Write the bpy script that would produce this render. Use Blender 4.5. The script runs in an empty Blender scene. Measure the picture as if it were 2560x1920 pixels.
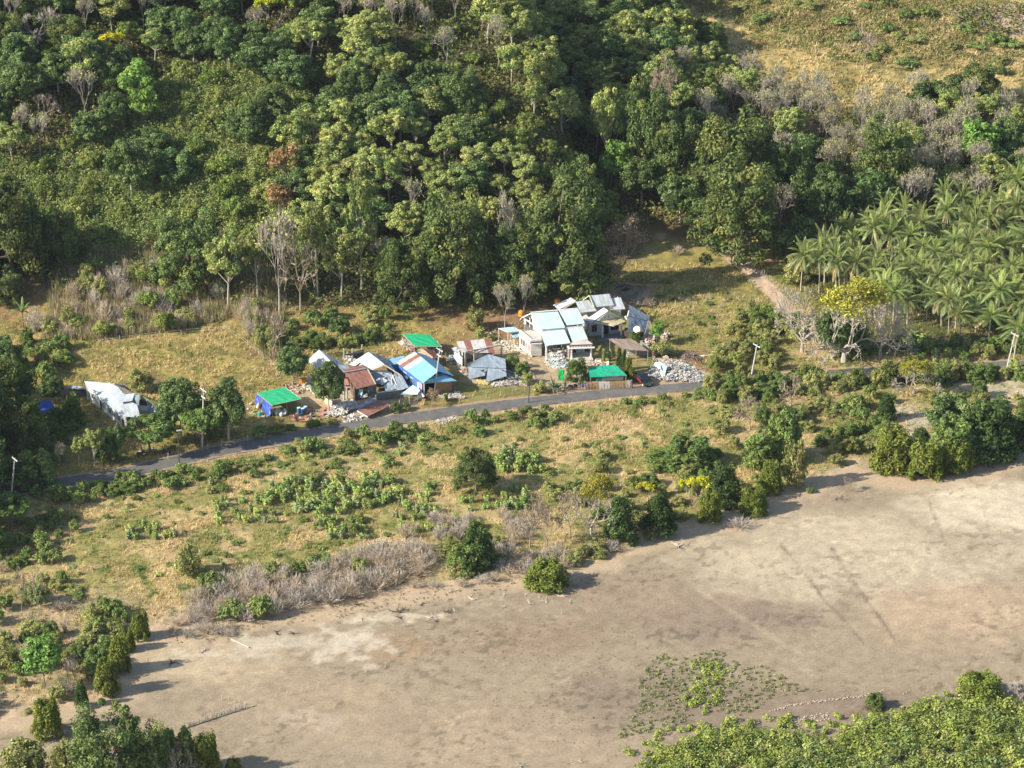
import bpy, math, random
import numpy as np
from mathutils import Vector, Matrix
R = math.radians
PI = math.pi
SC = bpy.context.scene
COL = SC.collection
random.seed(7)
RNG = np.random.default_rng(7)

# ------------------------------------------------------------------ camera
PITCH = 25.0
CAMY, CAMH = -551.0, 260.0
FOC = 2560 / 2 / math.tan(R(17.06 / 2))
cd = bpy.data.cameras.new('camera')
cd.sensor_width = 36.0
cd.lens = 18.0 / math.tan(R(17.06 / 2))
cd.clip_start = 5.0
cd.clip_end = 12000.0
cam = bpy.data.objects.new('camera', cd)
COL.objects.link(cam)
cam.location = (0, CAMY, CAMH)
cam.rotation_euler = (R(90 - PITCH), 0, 0)
SC.camera = cam

# ------------------------------------------------------------------ sky, sun, exposure
SUN_EL, SUN_HEAD = 32.0, 18.0          # light travels towards +x turned SUN_HEAD degrees to +y
w = bpy.data.worlds.new('World')
SC.world = w
w.use_nodes = True
nt = w.node_tree
nt.nodes.clear()
sky = nt.nodes.new('ShaderNodeTexSky')
sky.sky_type = 'NISHITA'
sky.sun_disc = False
sky.sun_elevation = R(SUN_EL)
sky.sun_rotation = R(270 - SUN_HEAD)
bg = nt.nodes.new('ShaderNodeBackground')
bg.inputs['Strength'].default_value = 0.12
wo = nt.nodes.new('ShaderNodeOutputWorld')
nt.links.new(sky.outputs[0], bg.inputs[0])
nt.links.new(bg.outputs[0], wo.inputs[0])
sd = bpy.data.lights.new('sun', 'SUN')
sd.energy = 5.0
sd.angle = R(0.53)
sd.color = (1.0, 0.925, 0.79)
sun = bpy.data.objects.new('sun', sd)
COL.objects.link(sun)
hd = R(SUN_HEAD)
sv = Vector((math.cos(hd) * math.cos(R(SUN_EL)), math.sin(hd) * math.cos(R(SUN_EL)), -math.sin(R(SUN_EL))))
sun.rotation_euler = sv.to_track_quat('-Z', 'Y').to_euler()
SC.view_settings.view_transform = 'Standard'
SC.view_settings.look = 'None'
SC.view_settings.gamma = 1.0
SC.view_settings.exposure = 0.74
SC.cycles.max_bounces = 5
SC.cycles.diffuse_bounces = 2
SC.cycles.transmission_bounces = 3
SC.cycles.transparent_max_bounces = 4

# ------------------------------------------------------------------ terrain
def sstep(t):
    t = np.clip(t, 0, 1)
    return t * t * (3 - 2 * t)

def softplus(t, k=6.0):
    return np.where(t > 40, t, k * np.log1p(np.exp(np.clip(t, -200, 60) / k)))

def hz(x, y):
    """ground height: flat village land, the wooded hill behind it, a spur and a gully, gentle land to the right"""
    x = np.asarray(x, float); y = np.asarray(y, float)
    edge = 40.0 + 9.0 * sstep((-x - 45) / 30.0) + 32.0 * sstep((x - 4) / 17.0)
    t = np.maximum(softplus(y - edge) - 0.25, 0)
    ridge = 15.0 - 0.24 * (y - 50.0)
    fall = sstep((x - ridge) / 14.0)
    left = 0.40 * t * (1 - 0.74 * fall)
    spur2 = 7.5 * sstep(t / 40.0) * np.exp(-((x - ridge - 33.0) / 12.0) ** 2)
    right = 0.15 * np.maximum(softplus(y - 92.0, 10.0) - 0.1, 0)
    wr = sstep((x - (ridge + 26)) / 30.0)
    h = (left + spur2) * (1 - wr) + right * wr
    h = np.where(y > 260, h * 1.0, h)
    h = 70.0 * np.tanh(h / 70.0)
    return h

def ray(u, v):
    c, s = math.cos(R(PITCH)), math.sin(R(PITCH))
    a, b = (u - 1280) / FOC, -(v - 960) / FOC
    d = Vector((a, c + b * s, -s + b * c))
    return d

def P(u, v, h=0.0):
    """the point seen at photo pixel (u, v) that lies h metres above the ground"""
    d = ray(u, v)
    if v > 560 + 0 * u and v >= 760:
        k = (h - CAMH) / d.z
        return Vector((d.x * k, CAMY + d.y * k, h))
    k = 480.0
    for _ in range(700):
        x, y, z = d.x * k, CAMY + d.y * k, CAMH + d.z * k
        if z < float(hz(x, y)) + h:
            break
        k += 1.0
    lo, hi = k - 1, k
    for _ in range(14):
        m = .5 * (lo + hi)
        if CAMH + d.z * m < float(hz(d.x * m, CAMY + d.y * m)) + h: hi = m
        else: lo = m
    return Vector((d.x * hi, CAMY + d.y * hi, CAMH + d.z * hi))

def pix(p):
    c, s = math.cos(R(PITCH)), math.sin(R(PITCH))
    x, y, z = p[0], p[1] - CAMY, p[2] - CAMH
    dep = y * c - z * s
    up = y * s + z * c
    return 1280 + FOC * x / dep, 960 - FOC * up / dep

def pxm(v):
    """photo pixels per metre at row v on flat ground"""
    p = P(1280, v)
    return FOC / ((p - cam.location).length)

def vnoise(x, y, seed=0):
    xi = np.floor(x).astype(np.int64); yi = np.floor(y).astype(np.int64)
    fx = x - xi; fy = y - yi
    fx = fx * fx * (3 - 2 * fx); fy = fy * fy * (3 - 2 * fy)
    def hsh(a, b):
        n = (a * 374761393 + b * 668265263 + seed * 1442695041) & 0xffffffff
        n = ((n ^ (n >> 13)) * 1274126177) & 0xffffffff
        return ((n ^ (n >> 16)) & 0xffff) / 65535.0
    return (hsh(xi, yi) * (1 - fx) + hsh(xi + 1, yi) * fx) * (1 - fy) + (hsh(xi, yi + 1) * (1 - fx) + hsh(xi + 1, yi + 1) * fx) * fy

def fbm(x, y, sc, seed=0, oct=4, gain=.55):
    s = 0; a = 1; t = 0
    for i in range(oct):
        s = s + a * vnoise(x / sc + 17.3 * i, y / sc - 9.1 * i, seed + i); t += a
        a *= gain; sc = sc / 2.03
    return s / t

def inpoly(x, y, poly):
    x = np.asarray(x); y = np.asarray(y)
    r = np.zeros(x.shape, bool)
    n = len(poly)
    for i in range(n):
        x1, y1 = poly[i]; x2, y2 = poly[(i + 1) % n]
        if y1 == y2: continue
        c = ((y1 > y) != (y2 > y)) & (x < (x2 - x1) * (y - y1) / (y2 - y1) + x1)
        r ^= c
    return r

def distline(x, y, pts):
    d = np.full(np.shape(x), 1e9)
    for (x1, y1), (x2, y2) in zip(pts[:-1], pts[1:]):
        dx, dy = x2 - x1, y2 - y1
        t = np.clip(((x - x1) * dx + (y - y1) * dy) / (dx * dx + dy * dy + 1e-9), 0, 1)
        d = np.minimum(d, np.hypot(x - x1 - t * dx, y - y1 - t * dy))
    return d

def wpoly(pts):
    return [(P(u, v).x, P(u, v).y) for u, v in pts]

# ------------------------------------------------------------------ materials
MATS = {}
def newmat(name):
    m = bpy.data.materials.new(name); m.use_nodes = True
    n = m.node_tree; n.nodes.clear()
    o = n.nodes.new('ShaderNodeOutputMaterial')
    return m, n, o

def N(n, typ, **kw):
    nd = n.nodes.new(typ)
    for k, v in kw.items():
        if k.startswith('i_'):
            key = k[2:]
            key = int(key) if key.isdigit() else key.replace('_', ' ')
            nd.inputs[key].default_value = v
        else: setattr(nd, k, v)
    return nd

def mat_plain(name, col, rough=.8, var=.25, scale=1.5, metal=0.0, bump=.0):
    if name in MATS: return MATS[name]
    m, n, o = newmat(name)
    b = N(n, 'ShaderNodeBsdfPrincipled'); b.inputs['Roughness'].default_value = rough
    b.inputs['Metallic'].default_value = metal
    tc = N(n, 'ShaderNodeTexCoord')
    nz = N(n, 'ShaderNodeTexNoise'); nz.inputs['Scale'].default_value = scale; nz.inputs['Detail'].default_value = 6
    nz.inputs['Roughness'].default_value = .7
    n.links.new(tc.outputs['Object'], nz.inputs['Vector'])
    r = N(n, 'ShaderNodeValToRGB')
    e = r.color_ramp.elements
    e[0].position, e[1].position = .3, .7
    e[0].color = tuple(c * (1 - var) for c in col) + (1,)
    e[1].color = tuple(min(1, c * (1 + var * .6)) for c in col) + (1,)
    n.links.new(nz.outputs['Fac'], r.inputs[0]); n.links.new(r.outputs[0], b.inputs['Base Color'])
    if bump:
        bp = N(n, 'ShaderNodeBump'); bp.inputs['Strength'].default_value = bump; bp.inputs['Distance'].default_value = .1
        n.links.new(nz.outputs['Fac'], bp.inputs['Height']); n.links.new(bp.outputs[0], b.inputs['Normal'])
    n.links.new(b.outputs[0], o.inputs[0])
    MATS[name] = m
    return m

def mat_sheet(name, col, col2=None, stain=.35, rough=.5, seam=.82, strip=0.0, spec=.4, sheetvar=.10):
    """corrugated roofing; UV in metres (u along the eave, v down the slope): ribs, sheet joints, weather stains, odd strips"""
    if name in MATS: return MATS[name]
    m, n, o = newmat(name)
    b = N(n, 'ShaderNodeBsdfPrincipled'); b.inputs['Roughness'].default_value = rough
    b.inputs['Specular IOR Level'].default_value = spec
    uv = N(n, 'ShaderNodeUVMap')
    sp = N(n, 'ShaderNodeSeparateXYZ'); n.links.new(uv.outputs[0], sp.inputs[0])
    def math_(op, a, bv, clamp=False):
        q = N(n, 'ShaderNodeMath', operation=op); q.use_clamp = clamp
        for i, s in enumerate((a, bv)):
            if s is None: continue
            if isinstance(s, (int, float)): q.inputs[i].default_value = s
            else: n.links.new(s, q.inputs[i])
        return q.outputs[0]
    ux, vy = sp.outputs[0], sp.outputs[1]
    idx = math_('FLOOR', math_('DIVIDE', ux, seam), None)
    idy = math_('FLOOR', math_('DIVIDE', vy, 2.1), None)
    cmb = N(n, 'ShaderNodeCombineXYZ'); n.links.new(idx, cmb.inputs[0]); n.links.new(idy, cmb.inputs[1])
    wn = N(n, 'ShaderNodeTexWhiteNoise', noise_dimensions='2D'); n.links.new(cmb.outputs[0], wn.inputs['Vector'])
    # streaky stains running down the slope
    mp = N(n, 'ShaderNodeMapping'); mp.inputs['Scale'].default_value = (2.2, .45, 1); n.links.new(uv.outputs[0], mp.inputs[0])
    nz = N(n, 'ShaderNodeTexNoise'); nz.inputs['Scale'].default_value = 1.0; nz.inputs['Detail'].default_value = 7; nz.inputs['Roughness'].default_value = .68
    n.links.new(mp.outputs[0], nz.inputs['Vector'])
    st = math_('MULTIPLY', math_('SUBTRACT', nz.outputs['Fac'], .48, True), 4.0, True)
    dirt = N(n, 'ShaderNodeMix', data_type='RGBA'); dirt.inputs[6].default_value = tuple(col) + (1,)
    c2 = col2 or tuple(c * .55 for c in col)
    dirt.inputs[7].default_value = tuple(c2) + (1,)
    src = math_('MULTIPLY', st, stain)
    if strip > 0:   # whole strips of the other colour
        n1 = N(n, 'ShaderNodeTexWhiteNoise', noise_dimensions='1D'); n.links.new(math_('FLOOR', math_('DIVIDE', ux, seam * 1.6), None), n1.inputs['W'])
        src = math_('MAXIMUM', src, math_('LESS_THAN', n1.outputs['Value'], strip))
    n.links.new(src, dirt.inputs[0])
    hsv = N(n, 'ShaderNodeHueSaturation')
    n.links.new(math_('ADD', math_('MULTIPLY', wn.outputs['Value'], sheetvar * 2), 1 - sheetvar), hsv.inputs['Value'])
    n.links.new(dirt.outputs[2], hsv.inputs['Color'])
    # joint lines
    fx = math_('FRACT', math_('DIVIDE', ux, seam), None); fy = math_('FRACT', math_('DIVIDE', vy, 2.1), None)
    ln = math_('MAXIMUM', math_('LESS_THAN', fx, .07), math_('LESS_THAN', fy, .03))
    jm = N(n, 'ShaderNodeMix', data_type='RGBA', blend_type='MULTIPLY'); n.links.new(math_('MULTIPLY', ln, .5), jm.inputs[0])
    n.links.new(hsv.outputs[0], jm.inputs[6]); jm.inputs[7].default_value = (.55, .55, .55, 1)
    n.links.new(jm.outputs[2], b.inputs['Base Color'])
    wv = math_('SINE', math_('MULTIPLY', ux, 2 * PI / .16), None)
    bp = N(n, 'ShaderNodeBump'); bp.inputs['Strength'].default_value = .25; bp.inputs['Distance'].default_value = .02
    n.links.new(wv, bp.inputs['Height']); n.links.new(bp.outputs[0], b.inputs['Normal'])
    n.links.new(b.outputs[0], o.inputs[0])
    MATS[name] = m
    return m

def mat_leaf(name, hue_var=.02, val_var=.25, trans=.25, gloss=.0, sat=1.0):
    """leaf colour comes from the mesh attribute 'Col', every tree a little different"""
    if name in MATS: return MATS[name]
    m, n, o = newmat(name)
    a = N(n, 'ShaderNodeAttribute', attribute_name='Col')
    oi = N(n, 'ShaderNodeObjectInfo')
    hs = N(n, 'ShaderNodeHueSaturation'); hs.inputs['Saturation'].default_value = sat
    mr = N(n, 'ShaderNodeMapRange'); mr.inputs[3].default_value = .5 - hue_var; mr.inputs[4].default_value = .5 + hue_var
    n.links.new(oi.outputs['Random'], mr.inputs[0]); n.links.new(mr.outputs[0], hs.inputs['Hue'])
    fr = N(n, 'ShaderNodeMath', operation='MULTIPLY'); fr.inputs[1].default_value = 7.77; n.links.new(oi.outputs['Random'], fr.inputs[0])
    f2 = N(n, 'ShaderNodeMath', operation='FRACT'); n.links.new(fr.outputs[0], f2.inputs[0])
    m2 = N(n, 'ShaderNodeMapRange'); m2.inputs[3].default_value = 1.32 * (1 - val_var); m2.inputs[4].default_value = 1.32 * (1 + val_var)
    n.links.new(f2.outputs[0], m2.inputs[0]); n.links.new(m2.outputs[0], hs.inputs['Value'])
    n.links.new(a.outputs['Color'], hs.inputs['Color'])
    d = N(n, 'ShaderNodeBsdfDiffuse'); n.links.new(hs.outputs[0], d.inputs[0])
    t = N(n, 'ShaderNodeBsdfTranslucent'); n.links.new(hs.outputs[0], t.inputs[0])
    mx = N(n, 'ShaderNodeMixShader'); mx.inputs[0].default_value = trans
    n.links.new(d.outputs[0], mx.inputs[1]); n.links.new(t.outputs[0], mx.inputs[2])
    out = mx.outputs[0]
    if gloss:
        g = N(n, 'ShaderNodeBsdfGlossy'); g.inputs['Roughness'].default_value = .45; g.inputs['Color'].default_value = (.8, .85, .8, 1)
        m3 = N(n, 'ShaderNodeMixShader'); m3.inputs[0].default_value = gloss
        n.links.new(out, m3.inputs[1]); n.links.new(g.outputs[0], m3.inputs[2]); out = m3.outputs[0]
    n.links.new(out, o.inputs[0])
    MATS[name] = m
    return m

# ------------------------------------------------------------------ objects
def setp(o, label=None, cat=None, group=None, kind=None):
    if label: o['label'] = label
    if cat: o['category'] = cat
    if group: o['group'] = group
    if kind: o['kind'] = kind
    return o

def thing(name, label, cat, loc=(0, 0, 0), rotz=0, group=None):
    o = bpy.data.objects.new(name, None)
    COL.objects.link(o)
    o.location = loc; o.rotation_euler = (0, 0, rotz)
    o.empty_display_size = .5
    return setp(o, label, cat, group)

def mesh_np(name, verts, quads=None, tris=None, cols=None, uvs=None, smooth=False):
    me = bpy.data.meshes.new(name)
    verts = np.asarray(verts, np.float32)
    me.vertices.add(len(verts)); me.vertices.foreach_set('co', verts.ravel())
    loops = []; starts = []; tot = []
    off = 0
    if quads is not None and len(quads):
        q = np.asarray(quads, np.int32); loops.append(q.ravel())
        starts.append(np.arange(len(q)) * 4 + off); tot.append(np.full(len(q), 4)); off += q.size
    if tris is not None and len(tris):
        q = np.asarray(tris, np.int32); loops.append(q.ravel())
        starts.append(np.arange(len(q)) * 3 + off); tot.append(np.full(len(q), 3)); off += q.size
    loops = np.concatenate(loops); starts = np.concatenate(starts); tot = np.concatenate(tot)
    me.loops.add(len(loops)); me.loops.foreach_set('vertex_index', loops.astype(np.int32))
    me.polygons.add(len(starts)); me.polygons.foreach_set('loop_start', starts.astype(np.int32))
    me.polygons.foreach_set('loop_total', tot.astype(np.int32))
    if smooth: me.polygons.foreach_set('use_smooth', np.ones(len(starts), bool))
    if cols is not None:
        at = me.attributes.new('Col', 'FLOAT_COLOR', 'POINT')
        c = np.ones((len(verts), 4), np.float32); c[:, :3] = cols
        at.data.foreach_set('color', c.ravel())
    me.update(calc_edges=True)
    if uvs is not None:
        ul = me.uv_layers.new(name='UVMap')
        ul.data.foreach_set('uv', np.asarray(uvs, np.float32)[loops].ravel())
    return me

def link(name, me, mat, parent=None, loc=None):
    o = bpy.data.objects.new(name, me)
    if mat is not None and not me.materials: me.materials.append(mat)
    COL.objects.link(o)
    if parent: o.parent = parent
    if loc is not None: o.location = loc
    return o

class MB:
    """collects shapes in world metres and builds ONE mesh"""
    def __init__(s): s.v = []; s.f = []; s.uv = []
    def add(s, vs, fs, uvs=None):
        o = len(s.v); s.v += [tuple(p) for p in vs]; s.f += [tuple(i + o for i in f) for f in fs]
        s.uv += (uvs if uvs else [(0, 0)] * len(vs))
        return s
    def box(s, c, size, rz=0, tilt=None):
        M = Matrix.Rotation(rz, 3, 'Z')
        if tilt: M = M @ Matrix.Rotation(tilt[0], 3, 'X') @ Matrix.Rotation(tilt[1], 3, 'Y')
        hx, hy, hzz = size[0] / 2, size[1] / 2, size[2] / 2
        vs = [Vector(c) + M @ Vector((a * hx, b * hy, d * hzz)) for a, b, d in
              ((-1, -1, -1), (1, -1, -1), (1, 1, -1), (-1, 1, -1), (-1, -1, 1), (1, -1, 1), (1, 1, 1), (-1, 1, 1))]
        return s.add(vs, [(0, 3, 2, 1), (4, 5, 6, 7), (0, 1, 5, 4), (1, 2, 6, 5), (2, 3, 7, 6), (3, 0, 4, 7)])
    def bar(s, a, b, r=.05, n=4, r2=None):
        return s.tube([a, b], [r, r if r2 is None else r2], n)
    def tube(s, pts, rad, n=6, cap=True):
        pts = [Vector(p) for p in pts]
        base = len(s.v); fs = []
        ref = Vector((0, 0, 1))
        for i, p in enumerate(pts):
            d = (pts[min(i + 1, len(pts) - 1)] - pts[max(i - 1, 0)])
            if d.length < 1e-6: d = Vector((0, 0, 1))
            d.normalize()
            a = d.cross(ref if abs(d.z) < .95 else Vector((1, 0, 0))); a.normalize(); b = d.cross(a)
            for k in range(n):
                an = 2 * PI * k / n + PI / n
                s.v.append(tuple(p + (a * math.cos(an) + b * math.sin(an)) * rad[i])); s.uv.append((0, 0))
        for i in range(len(pts) - 1):
            for k in range(n):
                k2 = (k + 1) % n
                s.f.append((base + i * n + k, base + i * n + k2, base + (i + 1) * n + k2, base + (i + 1) * n + k))
        if cap:
            s.f.append(tuple(base + k for k in reversed(range(n)))); s.f.append(tuple(base + (len(pts) - 1) * n + k for k in range(n)))
        return s
    def sheet(s, p, nx=6, ny=6, th=.04, dent=.0, seed=1, hem=0.0):
        """four corners (a,b along the top, c,d back along the bottom) as a thick sheet with dents"""
        a, b, c, d = [Vector(q) for q in p]
        rr = random.Random(seed)
        nrm = (b - a).cross(d - a).normalized()
        if nrm.z < 0: nrm = -nrm
        L = max((b - a).length, (c - d).length); Hh = max((d - a).length, (c - b).length)
        g = []; uv = []
        for j in range(ny + 1):
            for i in range(nx + 1):
                s_, t_ = i / nx, j / ny
                q = a * (1 - s_) * (1 - t_) + b * s_ * (1 - t_) + c * s_ * t_ + d * (1 - s_) * t_
                k = dent * (rr.random() - .5) * 2
                if hem and t_ == 1: k += hem * (rr.random() - .5)
                g.append(q + nrm * k); uv.append((s_ * L, t_ * Hh))
        n = len(g); W = nx + 1
        vs = g + [q - nrm * th for q in g]
        fs = []
        for j in range(ny):
            for i in range(nx):
                k = j * W + i
                fs.append((k, k + W, k + W + 1, k + 1)); fs.append((n + k, n + k + 1, n + k + W + 1, n + k + W))
        rim = [i for i in range(W)] + [j * W + nx for j in range(1, ny + 1)] + [ny * W + i for i in range(nx - 1, -1, -1)] + [j * W for j in range(ny - 1, 0, -1)]
        for i in range(len(rim)):
            q, r2 = rim[i], rim[(i + 1) % len(rim)]
            fs.append((q, r2, n + r2, n + q))
        return s.add(vs, fs, uv + uv)
    def poly(s, pts, th=.05, nrm=None):
        """flat-ish outline with thickness"""
        pts = [Vector(q) for q in pts]
        n = len(pts)
        m = Vector((0, 0, 0))
        for i in range(n):
            m += (pts[i] - pts[0]).cross(pts[(i + 1) % n] - pts[0])
        m.normalize()
        if nrm is None: nrm = m
        if m.z < 0 and nrm is m: nrm = -m
        if m.dot(nrm) < 0: pts = pts[::-1]
        e = pts[1] - pts[0]; e.normalize(); f = nrm.cross(e)
        uv = [((q - pts[0]).dot(e), (q - pts[0]).dot(f)) for q in pts]
        fs = [tuple(range(n)), tuple(range(2 * n - 1, n - 1, -1))]
        for i in range(n):
            j = (i + 1) % n
            fs.append((i, i + n, j + n, j))
        return s.add(pts + [q - nrm * th for q in pts], fs, uv + uv)
    def wall(s, a, b, z0, z1, th=.15, z1b=None):
        """upright wall between two plan points; top may slope from z1 (at a) to z1b (at b)"""
        a = Vector((a[0], a[1], 0)); b = Vector((b[0], b[1], 0))
        z1b = z1 if z1b is None else z1b
        d = (b - a).normalized(); q = Vector((-d.y, d.x, 0)) * th / 2
        vs = []
        for sgn in (-1, 1):
            for pt, zt in ((a, z1), (b, z1b)):
                vs += [pt + q * sgn + Vector((0, 0, z0)), pt + q * sgn + Vector((0, 0, zt))]
        L = (b - a).length
        uv = [(0, 0), (0, z1), (L, 0), (L, z1b)] * 2
        return s.add(vs, [(0, 2, 3, 1), (4, 5, 7, 6), (0, 1, 5, 4), (2, 6, 7, 3), (1, 3, 7, 5), (0, 4, 6, 2)], uv)
    def build(s, name, mat, parent=None, smooth=False):
        me = bpy.data.meshes.new(name)
        off = Vector(parent.location) if parent else Vector((0, 0, 0))
        if parent and parent.parent: off += Vector(parent.parent.location)
        me.from_pydata([tuple(Vector(q) - off) for q in s.v], [], s.f)
        ul = me.uv_layers.new(name='UVMap')
        vi = [0] * len(me.loops); me.loops.foreach_get('vertex_index', vi)
        ul.data.foreach_set('uv', np.array(s.uv, np.float32)[np.array(vi)].ravel())
        if smooth: me.polygons.foreach_set('use_smooth', np.ones(len(me.polygons), bool))
        me.update()
        return link(name, me, mat, parent)
# ================================================================== GROUND
ROAD_PX = [(-260, 1262, 2.4), (-60, 1236, 2.4), (150, 1208, 2.4), (300, 1186, 2.4), (420, 1158, 2.4), (548, 1128, 2.35), (700, 1100, 2.25),
           (886, 1066, 2.1), (1061, 1040, 1.95), (1200, 1021, 1.9), (1314, 1007, 1.85), (1450, 992, 1.8), (1567, 980, 1.75),
           (1736, 967, 1.75), (1900, 951, 1.75), (2060, 937, 1.75), (2300, 924, 1.75), (2560, 912, 1.75), (2800, 905, 1.75)]
ROAD = [(P(u, v).x, P(u, v).y) for u, v, _ in ROAD_PX]
def smooth_line(pts, k=6):
    out = []
    n = len(pts)
    for i in range(n - 1):
        p0 = pts[max(i - 1, 0)]; p1 = pts[i]; p2 = pts[i + 1]; p3 = pts[min(i + 2, n - 1)]
        for j in range(k):
            t = j / k
            out.append(tuple(.5 * ((2 * b) + (-a + c) * t + (2 * a - 5 * b + 4 * c - d) * t * t + (-a + 3 * b - 3 * c + d) * t ** 3)
                             for a, b, c, d in zip(p0, p1, p2, p3)))
    out.append(tuple(pts[-1]))
    return out
ROADS = smooth_line([(x, y, q[2]) for (x, y), q in zip(ROAD, ROAD_PX)])
ROADL = [(a, b) for a, b, _ in ROADS]

SHORE_PX = [(-300, 1850), (0, 1800), (150, 1770), (300, 1745), (280, 1660), (310, 1600), (390, 1575), (620, 1550), (760, 1530), (900, 1508), (1050, 1478),
            (1240, 1448), (1400, 1432), (1500, 1405), (1580, 1368), (1720, 1316), (1850, 1290), (1930, 1262), (2010, 1215), (2130, 1165), (2220, 1195),
            (2330, 1205), (2450, 1185), (2530, 1140), (2600, 1090), (2900, 1040)]
SHORE = wpoly(SHORE_PX)
MUD = SHORE + [(260, -60), (260, -400), (-260, -400)]

def axis(lo, hi, step, far, k=1.22):
    a = list(np.arange(lo, hi + 1e-6, step))
    s = step
    while a[-1] < far: s *= k; a.append(a[-1] + s)
    s = step; f = []
    p = lo
    while p > -far: s *= k; p -= s; f.append(p)
    return np.array(f[::-1] + a)
gx = axis(-112, 112, .38, 4000); gy = axis(-140, 215, .42, 4000)
GX, GY = np.meshgrid(gx, gy)
fx_, fy_ = GX.ravel(), GY.ravel()

def blend(c, m, col):
    m = m[:, None]
    return c * (1 - m) + np.array(col) * m

def soft_poly(px, wv=3.0, noise=.5, seed=3, world=False):
    """membership 0..1 with a ragged edge"""
    poly = px if world else wpoly(px)
    n1 = (fbm(fx_, fy_, wv * 2, seed) - .5) * wv * 2 * noise * 2
    n2 = (fbm(fx_, fy_, wv * 2, seed + 40) - .5) * wv * 2 * noise * 2
    ins = inpoly(fx_ + n1, fy_ + n2, poly)
    d = distline(fx_ + n1, fy_ + n2, poly + [poly[0]])
    return np.where(ins, np.clip(.5 + d / wv, 0, 1), np.clip(.5 - d / wv, 0, 1))

def ground_colour():
    x, y = fx_, fy_
    F = lambda sc, seed, o=4: fbm(x, y, sc, seed, o)
    n3, n8, n1 = F(3, 1), F(9, 2), F(.9, 5, 3)
    straw = np.array((.40, .31, .15)); tan = np.array((.35, .235, .135)); green = np.array((.125, .155, .042)); olive = np.array((.22, .21, .068))
    # dry field between road and shore: straw, tan earth, green patches
    c = np.tile(straw, (len(x), 1))
    c = blend(c, sstep((n8 - .48) * 5) * .7, tan)
    c = blend(c, sstep((F(5, 11) - .44) * 6) * .75, olive)
    c = blend(c, sstep((F(2.2, 12) - .60) * 9) * .75, green)
    # grass round the village
    m = soft_poly([(-200, 640), (1480, 620), (1760, 640), (2000, 860), (1750, 960), (1100, 1030), (300, 1180), (-200, 1250)], 3)
    g = np.tile(np.array((.30, .24, .085)), (len(x), 1))
    g = blend(g, sstep((n3 - .5) * 6) * .7, (.17, .14, .055))
    g = blend(g, sstep((F(4, 21) - .52) * 6) * .6, (.20, .13, .075))
    c = c * (1 - m[:, None]) + g * m[:, None]
    # right-hand meadow
    m = soft_poly([(1500, 640), (1650, 600), (1810, 640), (2000, 790), (1960, 900), (1760, 930), (1640, 840), (1500, 790)], 3)
    g = np.tile(np.array((.27, .225, .075)), (len(x), 1)); g = blend(g, sstep((n3 - .5) * 6) * .7, (.13, .125, .05))
    g = blend(g, sstep((F(2, 31) - .58) * 8) * .5, (.33, .25, .16))
    c = c * (1 - m[:, None]) + g * m[:, None]
    # reddish bare soil
    for poly, k in (([(990, 745), (1130, 735), (1380, 748), (1400, 800), (1330, 850), (1180, 842), (1040, 790)], .85),
                    ([(-100, 690), (60, 665), (175, 655), (200, 700), (130, 740), (60, 800), (-100, 820)], .9),
                    ([(1640, 880), (1760, 870), (1770, 930), (1690, 925), (1660, 905)], .8),
                    ([(1150, 1225), (1300, 1232), (1280, 1262), (1150, 1250)], .5), ([(1640, 1080), (1740, 1110), (1850, 1190), (1800, 1200), (1660, 1130)], .5)):
        m = soft_poly(poly, 2.5)
        c = blend(c, m * k * (.6 + .4 * n3), (.27, .155, .095))
    # pale trampled yards and rubble dust
    for poly, k in (([(740, 950), (880, 960), (1000, 985), (1060, 1020), (900, 1058), (800, 1040), (700, 985)], .85),
                    ([(1170, 900), (1260, 850), (1500, 900), (1480, 950), (1560, 960), (1400, 985), (1350, 960), (1230, 960), (1165, 950)], .85),
                    ([(1600, 925), (1700, 905), (1775, 940), (1760, 962), (1600, 972)], .9), ([(1470, 925), (1600, 890), (1660, 900), (1600, 935), (1480, 950)], .3)):
        m = soft_poly(poly, 2)
        c = blend(c, m * k, (.42, .32, .215))
    # green lawns
    for poly in ([(1560, 905), (1640, 893), (1655, 925), (1600, 945), (1560, 930)], [(1120, 965), (1330, 965), (1330, 985), (1130, 1010)], [(1000, 905), (1110, 925), (1130, 950), (1080, 960)]):
        c = blend(c, soft_poly(poly, 1.5) * .65, (.17, .175, .06))
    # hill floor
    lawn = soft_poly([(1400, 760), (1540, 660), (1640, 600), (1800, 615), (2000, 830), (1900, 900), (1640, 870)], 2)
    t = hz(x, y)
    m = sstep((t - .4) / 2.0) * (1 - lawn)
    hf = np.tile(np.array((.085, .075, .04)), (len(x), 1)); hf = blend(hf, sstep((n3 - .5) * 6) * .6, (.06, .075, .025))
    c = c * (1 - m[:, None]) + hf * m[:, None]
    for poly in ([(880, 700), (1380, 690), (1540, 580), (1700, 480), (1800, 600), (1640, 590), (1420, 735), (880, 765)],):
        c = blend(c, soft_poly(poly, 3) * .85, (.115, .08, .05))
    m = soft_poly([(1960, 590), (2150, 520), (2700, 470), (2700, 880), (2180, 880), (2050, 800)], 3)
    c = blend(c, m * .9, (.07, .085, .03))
    # upper right fields
    top = soft_poly([(1640, -200), (1700, 60), (1850, 180), (2100, 290), (2350, 230), (2800, 330), (2900, -200), (2560, -500), (1640, -500)], 4)
    g = np.tile(np.array((.42, .31, .135)), (len(x), 1))
    g = blend(g, sstep((F(9, 51) - .5) * 7) * .75, (.20, .17, .06)); g = blend(g, sstep((n3 - .56) * 8) * .6, (.09, .11, .035))
    c = c * (1 - top[:, None]) + g * top[:, None]
    m = soft_poly([(1950, 20), (2120, 0), (2340, 20), (2420, 70), (2300, 110), (2050, 110), (1930, 80)], 4)
    c = blend(c, m * .8, (.155, .12, .05))
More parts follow.
